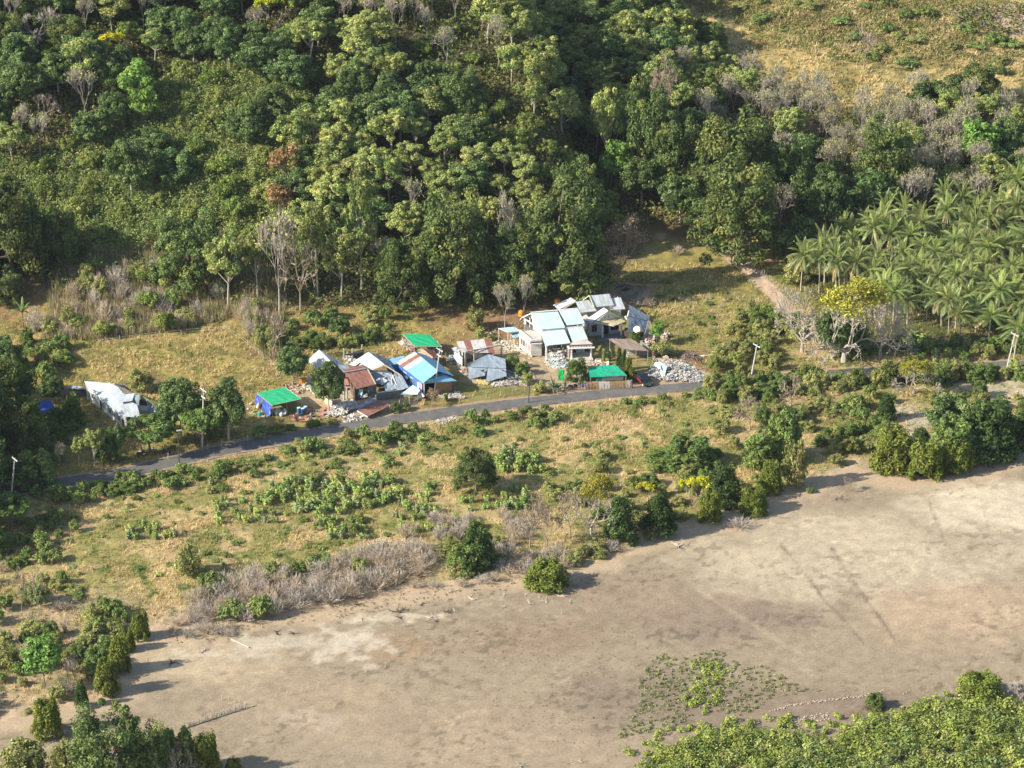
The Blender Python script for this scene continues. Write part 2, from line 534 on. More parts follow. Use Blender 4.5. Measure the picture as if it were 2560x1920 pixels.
    m = soft_poly([(2380, 22), (2700, 5), (2800, 110), (2560, 92), (2470, 78), (2400, 52)], 2.5, .3)
    c = blend(c, m, (.47, .34, .245))
    # far away
    # roadside dirt
    d = distline(x, y, ROADL) + (F(2, 61) - .5) * 1.6
    c = blend(c, sstep((3.5 - d) / 1.0) * .8, (.37, .27, .17))
    # track through the right meadow
    for line, wd in (([(1812, 628), (1890, 690), (1970, 770), (2020, 840)], 2.1), ([(1690, 905), (1760, 935), (1800, 950)], 1.2)):
        d = distline(x, y, wpoly(line)) + (F(2, 63) - .5) * 1.5
        c = blend(c, sstep((wd - d) / .8) * .95, (.50, .37, .26))
    # stony pale ground lower right, and lower left
    for poly, k in (([(2220, 1000), (2290, 1010), (2350, 1110), (2330, 1170), (2260, 1090), (2225, 1050)], .9), ([(2440, 960), (2560, 930), (2600, 1010), (2500, 1020)], .8),
                    ([(2360, 955), (2430, 955), (2440, 975), (2370, 975)], .8)):
        c = blend(c, soft_poly(poly, 2) * k * (.5 + .5 * n1), (.50, .42, .33))
    m = soft_poly([(-200, 1480), (150, 1470), (400, 1500), (700, 1490), (960, 1420), (1100, 1460), (1100, 1520), (400, 1620), (330, 1800), (-200, 1900)], 4)
    c = blend(c, m * (.55 + .3 * n3), (.40, .295, .20))
    # mud flat -------------------------------------------------------
    mud = inpoly(x + (F(5, 71) - .5) * 5, y + (F(5, 72) - .5) * 5, MUD)
    sd = distline(x, y, SHORE)
    md = np.where(mud, 1.0, 0.0)
    mc = np.tile(np.array((.285, .238, .178)), (len(x), 1))
    def blob(u, v, ru, rv, col, k, ns=0, rot=0.0, sc=6, sq=1.0):
        nonlocal mc
        p = P(u, v); s = pxm(v); rx = ru / s; ry = rv / (s * .42)
        dx, dy = x - p.x, y - p.y
        a, b = dx * math.cos(rot) + dy * math.sin(rot), -dx * math.sin(rot) + dy * math.cos(rot)
        q = 1 - np.hypot(a / rx, b / ry)
        n = F(sc, 80 + ns)
        q = q + (n - .5) * (1.6 * sq if sc < 6 or sq > 1 else .9)
        mc = blend(mc, sstep(q * 1.5) * k, col)
    blob(2150, 1400, 620, 150, (.42, .36, .28), .95, 1)
    blob(2480, 1260, 260, 90, (.55, .485, .39), .8, 2)
    blob(2380, 1530, 330, 90, (.42, .32, .24), .7, 3)
    blob(1800, 1560, 230, 70, (.235, .19, .155), .85, 4)
    blob(1600, 1500, 330, 90, (.26, .205, .16), .8, 5)
    blob(1950, 1545, 130, 35, (.225, .18, .15), .9, 31, 0, 3)
    blob(1300, 1590, 330, 60, (.255, .195, .145), .7, 6)
    blob(1650, 1750, 330, 95, (.215, .175, .14), .9, 7)
    blob(2050, 1760, 420, 55, (.22, .175, .14), .85, 8)
    blob(1300, 1850, 400, 120, (.33, .265, .20), .7, 9)
    blob(800, 1780, 350, 120, (.37, .295, .22), .5, 10)
    blob(1000, 1620, 200, 50, (.29, .215, .15), .75, 11)
    blob(480, 1650, 240, 80, (.45, .37, .27), .8, 12)
    # salt crust
    blob(700, 1600, 190, 30, (.52, .47, .40), .55, 13, 0, 4, 2.4)
    blob(880, 1612, 110, 42, (.50, .45, .385), .6, 14, 0, 3, 2.0)
    blob(950, 1545, 150, 13, (.55, .48, .38), .6, 15, 0, 2, 1.6)
    blob(620, 1640, 120, 12, (.48, .43, .37), .5, 16, 0, 2, 1.2)
    blob(760, 1800, 150, 30, (.45, .38, .31), .4, 17, 0, 3, 1.2)
    # old pond banks and ditches drawn in the dried mud
    dk, lt = (.20, .165, .13), (.50, .41, .30)
    def line(pts, wd, col, k, ns):
        nonlocal mc
        d = distline(x, y, wpoly(pts)) + (F(2.5, 100 + ns) - .5) * .9
        mc = blend(mc, sstep((wd * .9 - d) / .5) * k * (.45 + .55 * sstep((F(6, 130 + ns) - .35) * 5)), col)
    line([(1745, 1475), (1830, 1530), (1900, 1570), (2010, 1640)], .8, lt, .28, 1)
    line([(1955, 1365), (2010, 1430), (2060, 1500), (2120, 1560), (2160, 1610)], .5, dk, .8, 2)
    line([(2080, 1370), (2130, 1450), (2190, 1530), (2240, 1605)], .55, dk, .9, 3)
    line([(2135, 1340), (2200, 1420), (2270, 1490), (2320, 1550), (2350, 1590)], .3, dk, .6, 4)
    line([(2320, 1250), (2360, 1350), (2420, 1430), (2500, 1540)], .4, dk, .7, 5)
    line([(2450, 1250), (2480, 1350), (2520, 1430)], .3, dk, .5, 6)
    for i, (u0, u1, v0, v1) in enumerate([(2000, 2100, 1394, 1392), (1940, 2150, 1450, 1437), (1930, 2160, 1500, 1484), (2130, 2560, 1470, 1468), (2190, 2280, 1514, 1511), (2300, 2560, 1424, 1419), (2000, 2560, 1345, 1362), (2150, 2400, 1378, 1372)]):
        line([(u0, v0), (u1, v1)], .28, dk, .55, 10 + i)
    line([(1950, 1355), (2060, 1352)], .25, lt, .8, 30)
    line([(1860, 1370), (1950, 1367), (1955, 1356)], .25, dk, .7, 31)
    mc = mc * np.array((1.04, 1.0, .90)); st = sstep((F(1.0, 143, 2) - .60) * 9) * (.25 + .75 * sstep((F(11, 144) - .45) * 6)); mc = mc * (1 - .30 * st)[:, None]
    s2 = sstep((F(.8, 145, 2) - .66) * 9) * sstep((F(9, 146) - .5) * 6); mc = mc * (1 + .22 * s2)[:, None]
    mc = mc * (1 + (F(1.3, 141, 3) - .5) * .42)[:, None] * (1 + (F(14, 142, 3) - .5) * .12)[:, None]
    # sandy rim
    rim = sstep((5.0 + (F(4, 151) - .5) * 6 - sd) / 3.5)
    mc = blend(mc, rim * .75, (.47, .355, .235))
    c = c * (1 - md[:, None]) + mc * md[:, None]
    lr = (1 - md) * sstep((3.2 + (F(3, 152) - .5) * 5 - sd) / 2.0)
    c = blend(c, lr * .8, (.44, .33, .22))
    c = c * (1 + (n1 - .5) * .35 * (1 - md * .6))[:, None]
    return np.clip(c, .01, .9), md

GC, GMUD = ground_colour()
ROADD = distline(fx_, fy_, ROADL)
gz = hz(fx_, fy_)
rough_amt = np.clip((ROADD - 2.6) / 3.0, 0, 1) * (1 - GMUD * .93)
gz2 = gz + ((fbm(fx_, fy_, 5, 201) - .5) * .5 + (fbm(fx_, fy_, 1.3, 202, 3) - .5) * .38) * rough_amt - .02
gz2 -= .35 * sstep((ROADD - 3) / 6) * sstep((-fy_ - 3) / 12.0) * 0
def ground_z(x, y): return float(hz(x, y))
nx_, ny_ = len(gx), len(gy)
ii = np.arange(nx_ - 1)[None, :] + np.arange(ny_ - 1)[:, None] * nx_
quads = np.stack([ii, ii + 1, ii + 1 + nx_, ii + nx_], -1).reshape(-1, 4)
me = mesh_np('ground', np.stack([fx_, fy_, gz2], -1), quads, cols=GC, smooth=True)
m, n, o = newmat('ground')
b = N(n, 'ShaderNodeBsdfDiffuse')
a = N(n, 'ShaderNodeAttribute', attribute_name='Col')
tc = N(n, 'ShaderNodeTexCoord')
n1 = N(n, 'ShaderNodeTexNoise'); n1.inputs['Scale'].default_value = 2.6; n1.inputs['Detail'].default_value = 8; n1.inputs['Roughness'].default_value = .75
n.links.new(tc.outputs['Object'], n1.inputs['Vector'])
mr = N(n, 'ShaderNodeMapRange'); mr.inputs[1].default_value = .3; mr.inputs[2].default_value = .7; mr.inputs[3].default_value = .72; mr.inputs[4].default_value = 1.28
n.links.new(n1.outputs['Fac'], mr.inputs[0])
vm = N(n, 'ShaderNodeVectorMath', operation='SCALE'); n.links.new(a.outputs['Color'], vm.inputs[0]); n.links.new(mr.outputs[0], vm.inputs['Scale'])
n.links.new(vm.outputs[0], b.inputs['Color'])
bp = N(n, 'ShaderNodeBump'); bp.inputs['Strength'].default_value = .5; bp.inputs['Distance'].default_value = .12
n.links.new(n1.outputs['Fac'], bp.inputs['Height']); n.links.new(bp.outputs[0], b.inputs['Normal'])
n.links.new(b.outputs[0], o.inputs[0])
g = link('ground', me, m)
setp(g, kind='structure')
ground_obj = g

# ------------------------------------------------------------------ road
mb = MB()
L = 0; vs = []; fs = []; uv = []
for i, (x, y, hw) in enumerate(ROADS):
    x2, y2, _ = ROADS[min(i + 1, len(ROADS) - 1)]; x1, y1, _ = ROADS[max(i - 1, 0)]
    d = Vector((x2 - x1, y2 - y1, 0)).normalized(); q = Vector((-d.y, d.x, 0))
    for k, (s, z) in enumerate(((-1.0, .0), (-.97, .07), (0, .10), (.97, .07), (1.0, .0))):
        j = (random.random() - .5) * .22 if k in (0, 1, 3, 4) else 0
        p = Vector((x, y, 0)) + q * (hw * s + j)
        vs.append((p.x, p.y, z)); uv.append((s * hw, i * 2.0))
    if i:
        a0 = (i - 1) * 5
        for k in range(4): fs.append((a0 + k, a0 + k + 1, a0 + k + 6, a0 + k + 5))
mb.add(vs, [tuple(reversed(f)) for f in fs], uv)
m, n, o = newmat('asphalt')
b = N(n, 'ShaderNodeBsdfPrincipled'); b.inputs['Roughness'].default_value = .85
tc = N(n, 'ShaderNodeTexCoord'); nz = N(n, 'ShaderNodeTexNoise'); nz.inputs['Scale'].default_value = .5; nz.inputs['Detail'].default_value = 9; nz.inputs['Roughness'].default_value = .7
n.links.new(tc.outputs['Object'], nz.inputs['Vector'])
r = N(n, 'ShaderNodeValToRGB'); e = r.color_ramp.elements; e[0].position = .35; e[1].position = .68
e[0].color = (.098, .092, .086, 1); e[1].color = (.165, .152, .138, 1)
n.links.new(nz.outputs['Fac'], r.inputs[0])
uvn = N(n, 'ShaderNodeUVMap'); sx = N(n, 'ShaderNodeSeparateXYZ'); n.links.new(uvn.outputs[0], sx.inputs[0])
ab = N(n, 'ShaderNodeMath', operation='ABSOLUTE'); n.links.new(sx.outputs[0], ab.inputs[0])
ad = N(n, 'ShaderNodeMath', operation='MULTIPLY_ADD'); n.links.new(nz.outputs['Fac'], ad.inputs[0]); ad.inputs[1].default_value = 2.2; n.links.new(ab.outputs[0], ad.inputs[2])
edge = N(n, 'ShaderNodeMapRange'); edge.inputs[1].default_value = 2.75; edge.inputs[2].default_value = 3.2
n.links.new(ad.outputs[0], edge.inputs[0])
mx = N(n, 'ShaderNodeMix', data_type='RGBA'); n.links.new(edge.outputs[0], mx.inputs[0]); n.links.new(r.outputs[0], mx.inputs[6]); mx.inputs[7].default_value = (.33, .25, .165, 1)
n.links.new(mx.outputs[2], b.inputs['Base Color']); n.links.new(b.outputs[0], o.inputs[0])
rd = mb.build('road', m); rd.location.z = .03
setp(rd, kind='structure')
# ================================================================== PLANT BUILDERS
def unit(v): return v / (np.linalg.norm(v, axis=-1, keepdims=True) + 1e-9)

def leaf_quads(rng, pos, nrm, size, cols, aspect=1.5, droop=None):
    """little four-cornered leaf sprays"""
    n = len(pos)
    r = unit(rng.normal(size=(n, 3)))
    if droop is not None: r = unit(r * .35 + droop)
    t = unit(r - nrm * (r * nrm).sum(-1, keepdims=True)); b = np.cross(nrm, t)
    s = (size * rng.uniform(.65, 1.3, n))[:, None] if np.isscalar(size) else (size * rng.uniform(.7, 1.3, n))[:, None]
    t = t * s * aspect * .5; b = b * s * .5
    k = nrm * s * .18
    v = np.stack([pos - t * 1.1, pos - b * .9 + k, pos + t * 1.1, pos + b * .9 + k], 1).reshape(-1, 3)
    c = np.repeat(cols, 4, axis=0)
    return v, c

def qidx(n): return np.arange(n * 4).reshape(-1, 4)

def crown(rng, W, H, z0, ncl, rc, nleaf, leaf, col, cvar=.25, lvar=.25, yel=None, yelp=0., up=.3, flat=.8, zmin=-.6, pw=.8, aspect=1.5, shape='round', cols2=None, ragged=.0, inner=.15):
    """clumps on an ellipsoid; leaves mostly on the clump shells"""
    d = unit(rng.normal(size=(ncl * 4, 3))); d = d[d[:, 2] > zmin][:ncl]
    ncl = len(d)
    rr = rng.uniform(.3, 1, ncl) ** .5
    rr = rr * (1 - ragged * rng.random(ncl))
    lob = unit(rng.normal(size=(6, 3)) + np.array([0, 0, .3])); rr = rr if (shape != 'round' or flat < .5) else rr * (.72 + .36 * sstep(((d @ lob.T).max(1) - .35) / .55))
    # clumps stay inside the box
    ex, ez = max(W / 2 - rc * .6, .1), max(H / 2 - rc * .5, .1)
    cc = d * rr[:, None] * np.array([ex, ex, ez]) + np.array([0, 0, z0 + H / 2])
    if shape in ('skirt', 'skirtcone'):
        dz = np.clip((d[:, 2] * rr - zmin) / (1 - zmin), 0, 1); hr = np.hypot(d[:, 0], d[:, 1])[:, None] + 1e-6
        rad_ = rr * (1 - dz ** (1.5 if shape == 'skirt' else 1.0) * (.55 if shape == 'skirt' else .85)); ang_ = d[:, :2] / hr
        cc[:, 0] = ang_[:, 0] * rad_ * ex; cc[:, 1] = ang_[:, 1] * rad_ * ex; cc[:, 2] = z0 + rc * .35 + dz * (H - rc * .7)
    if shape == 'cone':
        f = 1 - .75 * np.clip((cc[:, 2] - z0) / H, 0, 1); cc[:, 0] *= f * 1.25; cc[:, 1] *= f * 1.25
    if shape == 'dome':
        cc[:, 2] = z0 + H * .15 + (cc[:, 2] - z0) * .85
    crad = rc * rng.uniform(.5, 1.45, ncl)
    cl = rng.integers(0, ncl, nleaf)
    dd = unit(rng.normal(size=(nleaf, 3)))
    rad = np.where(rng.random(nleaf) < inner, rng.random(nleaf) ** .5, rng.uniform(.6, 1.12, nleaf))
    p = cc[cl] + dd * (crad[cl] * rad)[:, None] * np.array([1, 1, flat])
    nr = unit(dd * .9 + unit(rng.normal(size=(nleaf, 3))) * .75 + np.array([0, 0, up]))
    cb = 1 + cvar * rng.normal(size=ncl) * .6
    c = np.array(col)[None] * (cb[cl] * (1 + lvar * rng.normal(size=nleaf) * .6))[:, None]
    if yel is not None:
        yy = (rng.random(ncl) < yelp)[cl] | (rng.random(nleaf) < yelp * .5)
        c = np.where(yy[:, None], np.array(yel)[None] * (1 + lvar * rng.normal(size=nleaf) * .5)[:, None], c)
    v, c2 = leaf_quads(rng, p, nr, leaf, np.clip(c, .01, .8), aspect)
    return v, c2, cc, crad

def limbs(mb, rng, base_r, H0, cc, top=None, n=6, lean=.1, seg=3, thin=.04, z_sink=.3):
    """tapered trunk with bends, then limbs reaching into the crown"""
    lx, ly = rng.normal(size=2) * lean
    pts = [Vector((0, 0, -z_sink)), Vector((0, 0, H0 * .3)), Vector((lx * .5, ly * .5, H0 * .65)), Vector((lx, ly, H0))]
    mb.tube(pts, [base_r * 1.25, base_r, base_r * .85, base_r * .7], 6)
    if len(cc):
        ids = rng.choice(len(cc), min(n, len(cc)), replace=False)
        for i in ids:
            e = Vector(cc[i]); s = pts[-1] if rng.random() < .6 else pts[2]
            m = s.lerp(e, .5) + Vector(rng.normal(size=3) * .25); m.z -= .15 * (e - s).length * .3
            mb.tube([s - (e - s).normalized() * .1, m, e], [base_r * .55, base_r * .32, thin], 4, cap=False)

def bare_branches(mb, rng, r0, H, W, depth=5, trunk=.3, upb=.5, kids=(2, 4), rmin=.028, lean=0.0, start=None, keep=None, nseg=4, twigs=True):
    """bare tree: forking branches, ends returned"""
    ends = []
    def grow(p, d, L, r, k):
        mid = p + d * L * .5 + Vector(rng.normal(size=3)) * L * .06
        e = p + d * L + Vector(rng.normal(size=3)) * L * .05
        mb.tube([p, mid, e], [r, max(r * .85, rmin), max(r * .68, rmin)], nseg if r > .06 else 3, cap=False)
        if k == 0:
            ends.append(e); return
        nk = int(rng.integers(kids[0], kids[1] + 1))
        for _ in range(nk):
            q = Vector(rng.normal(size=3)); q.normalize()
            nd = (d * .75 + q * (.62) + Vector((0, 0, upb * .35))).normalized()
            grow(e, nd, L * float(rng.uniform(.62, .86)), max(r * .62, rmin), k - 1)
    d0 = Vector((float(rng.normal()) * lean, float(rng.normal()) * lean, 1)).normalized()
    st = Vector((0, 0, -.2)) if start is None else start
    L0 = H * trunk
    mb.tube([st, st + d0 * L0], [r0 * 1.2, r0 * .85], 6, cap=False)
    p = st + d0 * L0
    nb = int(rng.integers(3, 5))
    for i in range(nb):
        an = 2 * PI * i / nb + float(rng.uniform(-.4, .4))
        sp = W / H * float(rng.uniform(.8, 1.3))
        d = Vector((math.cos(an) * sp, math.sin(an) * sp, 1.0 * upb + .5)).normalized()
        grow(p, d, H * float(rng.uniform(.22, .30)), r0 * .62, depth - 1)
    # rescale to the wanted box
    A = np.array(mb.v)
    zt = A[:, 2].max(); wr = np.percentile(np.hypot(A[:, 0], A[:, 1]), 98)
    sx, sz = (W / 2) / wr, H / zt
    zz = np.clip(A[:, 2] / (L0 + .01), 0, 1)
    f = 1 + (sx - 1) * zz
    A[:, 0] *= f; A[:, 1] *= f; A[:, 2] *= sz
    mb.v = [tuple(q) for q in A]
    return [Vector((e.x * sx, e.y * sx, e.z * sz)) for e in ends]

def mb_mesh(mb, name, mat):
    me = bpy.data.meshes.new(name)
    me.from_pydata(mb.v, [], mb.f); me.update(); me.materials.append(mat)
    return me

LEAF = mat_leaf('leaf', .010, .18, .22)
LEAFG = mat_leaf('leaf_glossy', .012, .28, .18, gloss=.05)
BARK = mat_plain('bark', (.20, .16, .12), .9, .35, 3)
BARKP = mat_plain('bark_pale', (.46, .40, .32), .9, .3, 3)
BARKM = mat_plain('bark_mauve', (.42, .36, .31), .9, .3, 3)
TWIG = mat_plain('twig', (.36, .28, .21), .9, .25, 2)
TWIGG = mat_plain('twig_grey', (.48, .415, .34), .9, .25, 2)
BARKD = mat_plain('bark_dark', (.10, .08, .065), .9, .35, 3)

LIB = {}      # kind -> list of dict(parts=[(partname, mesh)], W, H)
def reg(kind, W, H, parts): LIB.setdefault(kind, []).append(dict(W=W, H=H, parts=parts))

DG = (.052, .080, .026)     # dark round trees
def build_library():
    # A round dense trees
    for s in range(5):
        rng = np.random.default_rng(100 + s); W, H = 12, 12
        v, c, cc, cr = crown(rng, W * 1.08, H * .95, H * .05, 150, .92, 21000, .245, (.095, .130, .044), .25, .35, (.18, .20, .06), .12, up=.35, zmin=-.45, flat=.75, ragged=.1, shape='skirt')
        mb = MB(); limbs(mb, rng, .32, H * .3, cc, n=12)
        reg('round', W, H, [('trunk', mb_mesh(mb, 'trunk', BARK)), ('crown', mesh_np('crown', v, qidx(len(v) // 4), cols=c))])
    for k in LIB['round']: k['parts'][1][1].materials.append(LEAF)
    # B teak-like: tall pale stems, open clumps of big pale leaves
    for s in range(6):
        rng = np.random.default_rng(200 + s); W, H = 6.5, 11
        pal = [(.25, .285, .095), (.185, .24, .075), (.22, .265, .085)][s % 3]
        v, c, cc, cr = crown(rng, W * 1.1, H * .66, H * .34, 44, .72, 7000, .26, pal, .22, .4, (.33, .34, .11), .2, up=.15, zmin=-.7, flat=.8, ragged=.2, aspect=1.25, inner=.3)
        mb = MB(); limbs(mb, rng, .16, H * .5, cc, n=16, lean=.35, thin=.035)
        reg('teak', W, H, [('trunk', mb_mesh(mb, 'trunk', BARKP)), ('crown', mesh_np('crown', v, qidx(len(v) // 4), cols=c))])
    for s in range(3):   # nearly leafless teak with a few yellowing leaves
        rng = np.random.default_rng(250 + s); W, H = 6.5, 11
        mb = MB(); ends = bare_branches(mb, rng, .16, H, W, 5, .36, .7, kids=(3, 4), rmin=.042)
        e = np.array([tuple(q) for q in ends]); pick = e[rng.integers(0, len(e), 230)] + rng.normal(size=(230, 3)) * .4
        v, c = leaf_quads(rng, pick, unit(rng.normal(size=(230, 3)) + np.array([0, 0, .3])), .27, np.array([(.33, .34, .11)]) * rng.uniform(.7, 1.25, (230, 1)), 1.2)
        reg('teakbare', W, H, [('trunk', mb_mesh(mb, 'trunk', BARKM)), ('crown', mesh_np('crown', v, qidx(230), cols=c))])
    # dark blue-green leafy clump trees
    for s in range(4):
        rng = np.random.default_rng(300 + s); W, H = 8, 10
        v, c, cc, cr = crown(rng, W * 1.05, H * .86, H * .12, 85, .78, 11500, .27, (.090, .136, .046), .25, .35, (.17, .22, .085), .2, up=.25, zmin=-.75, ragged=.1)
        mb = MB(); limbs(mb, rng, .2, H * .4, cc, n=8)
        reg('leafy', W, H, [('trunk', mb_mesh(mb, 'trunk', BARKP)), ('crown', mesh_np('crown', v, qidx(len(v) // 4), cols=c))])
    # C bare trees
    for s in range(4):
        rng = np.random.default_rng(400 + s); W, H = 7, 8
        mb = MB(); bare_branches(mb, rng, .17, H, W, 6 if s % 2 else 5, .22, .45, rmin=.046)
        reg('bare', W, H, [('trunk', mb_mesh(mb, 'trunk', TWIG))])
    for s in range(3):   # dense twiggy dome
        rng = np.random.default_rng(430 + s); W, H = 10, 9
        mb = MB(); bare_branches(mb, rng, .25, H, W, 6, .16, .3, kids=(3, 3), rmin=.032)
        reg('baredome', W, H, [('trunk', mb_mesh(mb, 'trunk', TWIGG))])
    # F yellow-topped trees on bare branches
    for s in range(2):
        rng = np.random.default_rng(450 + s); W, H = 8, 7.5
        mb = MB(); ends = bare_branches(mb, rng, .2, H, W, 6, .2, .35, kids=(2, 3), rmin=.026)
        e = np.array([tuple(q) for q in ends]); e = e[e[:, 2] > np.percentile(e[:, 2], 55)]
        pick = e[rng.integers(0, len(e), 1700)] + rng.normal(size=(1700, 3)) * .26 + np.array([0, 0, .12])
        cb = np.where(rng.random((1700, 1)) < .75, np.array([(.50, .46, .035)]), np.array([(.26, .32, .05)])) * rng.uniform(.75, 1.2, (1700, 1))
        v, c = leaf_quads(rng, pick, unit(rng.normal(size=(1700, 3)) * .7 + np.array([0, 0, .8])), .34, cb, 1.2)
        reg('yellow', W, H, [('trunk', mb_mesh(mb, 'trunk', TWIG)), ('crown', mesh_np('crown', v, qidx(1700), cols=c))])
    rng = np.random.default_rng(470); W, H = 11, 9
    mb = MB(); ends = bare_branches(mb, rng, .28, H, W, 7, .14, .3, kids=(2, 3), rmin=.032)
    e = np.array([tuple(q) for q in ends]); e = e[(e[:, 2] > np.percentile(e[:, 2], 72))]
    pick = e[rng.integers(0, len(e), 4200)] + rng.normal(size=(4200, 3)) * np.array([.35, .35, .16]) + np.array([0, 0, .2])
    cb = np.where(rng.random((4200, 1)) < .7, np.array([(.38, .35, .055)]), np.array([(.24, .26, .06)])) * rng.uniform(.55, 1.15, (4200, 1))
    v, c = leaf_quads(rng, pick, unit(rng.normal(size=(4200, 3)) * .8 + np.array([0, 0, .7])), .2, cb, 1.3)
    reg('golden', W, H, [('trunk', mb_mesh(mb, 'trunk', TWIGG)), ('crown', mesh_np('crown', v, qidx(4200), cols=c))])
    # D thicket trees, feathery olive
    for s in range(5):
        rng = np.random.default_rng(500 + s); W, H = 6.5, 5.0
        pal = [(.155, .20, .05), (.175, .21, .055), (.125, .18, .045), (.19, .215, .06), (.145, .20, .05)][s]
        v, c, cc, cr = crown(rng, W, H * .95, H * .05, 34, .8, 4300, .22, pal, .22, .4, (.26, .275, .08), .1, up=.4, flat=.75, ragged=.1, aspect=1.9, inner=.25, zmin=-.35)
        mb = MB(); limbs(mb, rng, .07, H * .35, cc, n=5, lean=.3)
        reg('thicket', W, H, [('trunk', mb_mesh(mb, 'trunk', BARK)), ('crown', mesh_np('crown', v, qidx(len(v) // 4), cols=c))])
    # bright green feathery
    for s in range(2):
        rng = np.random.default_rng(530 + s); W, H = 7, 8
        v, c, cc, cr = crown(rng, W, H * .75, H * .25, 34, 1.0, 4200, .28, (.14, .235, .055), .25, .35, None, 0, up=.45, flat=.55, ragged=.15, aspect=1.8)
        mb = MB(); limbs(mb, rng, .12, H * .35, cc, n=8)
        reg('bright', W, H, [('trunk', mb_mesh(mb, 'trunk', BARK)), ('crown', mesh_np('crown', v, qidx(len(v) // 4), cols=c))])
    # rusty red-brown foliage
    rng = np.random.default_rng(540); W, H = 6, 8
    v, c, cc, cr = crown(rng, W, H * .7, H * .3, 22, .9, 1900, .28, (.30, .17, .085), .25, .35, (.17, .17, .06), .3, up=.3, flat=.7, ragged=.3)
    mb = MB(); limbs(mb, rng, .1, H * .35, cc, n=14)
    reg('rusty', W, H, [('trunk', mb_mesh(mb, 'trunk', TWIG)), ('crown', mesh_np('crown', v, qidx(len(v) // 4), cols=c))])
    # dry brown tree with fine twigs and withered leaves
    rng = np.random.default_rng(545); W, H = 7, 10
    mb = MB(); ends = bare_branches(mb, rng, .22, H, W, 6, .2, .5, kids=(2, 3), rmin=.026)
    e = np.array([tuple(q) for q in ends]); pick = e[rng.integers(0, len(e), 1500)] + rng.normal(size=(1500, 3)) * .3
    v, c = leaf_quads(rng, pick, unit(rng.normal(size=(1500, 3))), .22, np.array([(.27, .20, .13)]) * rng.uniform(.6, 1.25, (1500, 1)), 1.5)
    reg('withered', W, H, [('trunk', mb_mesh(mb, 'trunk', TWIG)), ('crown', mesh_np('crown', v, qidx(1500), cols=c))])
    # G mangrove bushes: rounded, upright sprays, foliage down to the ground
    for s in range(4):
        rng = np.random.default_rng(600 + s); W, H = 6, 5
        v, c, cc, cr = crown(rng, W * 1.12, H * 1.05, .0, 85, .7, 9000, .21, (.125, .150, .030), .2, .35, (.20, .215, .05), .15, up=.5, flat=1.2, zmin=-.5, shape='skirt', ragged=.05, aspect=2.0, inner=.12)
        mb = MB(); limbs(mb, rng, .1, H * .25, cc, n=8)
        reg('mangrove', W, H, [('trunk', mb_mesh(mb, 'trunk', BARKD)), ('crown', mesh_np('crown', v, qidx(len(v) // 4), cols=c))])
    for s in range(3):   # dark, pointed
        rng = np.random.default_rng(620 + s); W, H = 5.5, 8
        v, c, cc, cr = crown(rng, W * 1.1, H, .0, 80, .75, 8500, .25, (.055, .088, .027), .25, .35, (.10, .14, .045), .1, up=.35, flat=1.0, zmin=-.7, shape='skirtcone' if s < 2 else 'skirt', aspect=1.6)
        mb = MB(); limbs(mb, rng, .13, H * .4, cc, n=6)
        reg('darkcone', W, H, [('trunk', mb_mesh(mb, 'trunk', BARKD)), ('crown', mesh_np('crown', v, qidx(len(v) // 4), cols=c))])
    for s in range(2):   # leafy mid-green low-branching bush tree
        rng = np.random.default_rng(640 + s); W, H = 6, 6
        v, c, cc, cr = crown(rng, W, H * 1.0, 0, 70, .6, 7500, .22, (.12, .172, .05), .25, .35, (.17, .21, .06), .18, up=.35, zmin=-.5, shape='skirt')
        mb = MB(); limbs(mb, rng, .13, H * .3, cc, n=8)
        reg('bush', W, H, [('trunk', mb_mesh(mb, 'trunk', BARK)), ('crown', mesh_np('crown', v, qidx(len(v) // 4), cols=c))])
    for s in range(2):   # pale olive loose bush
        rng = np.random.default_rng(650 + s); W, H = 6, 5
        v, c, cc, cr = crown(rng, W, H * .95, .0, 40, .72, 4200, .23, (.235, .25, .085), .2, .35, (.31, .30, .11), .2, up=.35, zmin=-.45, shape='skirt', ragged=.2, inner=.3)
        mb = MB(); limbs(mb, rng, .09, H * .3, cc, n=12)
        reg('palebush', W, H, [('trunk', mb_mesh(mb, 'trunk', TWIG)), ('crown', mesh_np('crown', v, qidx(len(v) // 4), cols=c))])
    # spreading flat-topped tree with layered sprays
    for s in range(2):
        rng = np.random.default_rng(660 + s); W, H = 9, 6
        v, c, cc, cr = crown(rng, W, H * .62, H * .36, 44, .95, 6000, .27, (.11, .17, .045), .25, .35, (.13, .19, .06), .15, up=.8, flat=.35, zmin=-.5, aspect=2.0)
        mb = MB(); limbs(mb, rng, .2, H * .35, cc, n=14)
        reg('spreading', W, H, [('trunk', mb_mesh(mb, 'trunk', BARK)), ('crown', mesh_np('crown', v, qidx(len(v) // 4), cols=c))])
    # H small leafy shrubs with upright pale-green stems
    for s in range(4):
        rng = np.random.default_rng(700 + s); W, H = 2.0, 1.7
        ncl = 11; an = rng.uniform(0, 2 * PI, ncl); rr = rng.uniform(0, .75, ncl)
        P0 = []; NN = []; 
        for i in range(ncl):
            hh = rng.uniform(.75, 1.0) * H; n_ = 34
            t = rng.uniform(.1, 1, n_); ang = rng.uniform(0, 2 * PI, n_)
            q = np.stack([np.cos(an[i]) * rr[i] * (.6 + .4 * t) + np.cos(ang) * .17, np.sin(an[i]) * rr[i] * (.6 + .4 * t) + np.sin(ang) * .17, t * hh], -1)
            P0.append(q); NN.append(np.stack([np.cos(ang), np.sin(ang), np.full(n_, .6)], -1))
        P0 = np.concatenate(P0); NN = unit(np.concatenate(NN) + rng.normal(size=P0.shape) * .3)
        pal = np.array([(.25, .315, .095), (.20, .27, .08), (.23, .27, .12), (.27, .31, .09)][s])
        v, c = leaf_quads(rng, P0, NN, .2, pal[None] * rng.uniform(.65, 1.3, (len(P0), 1)), 1.5)
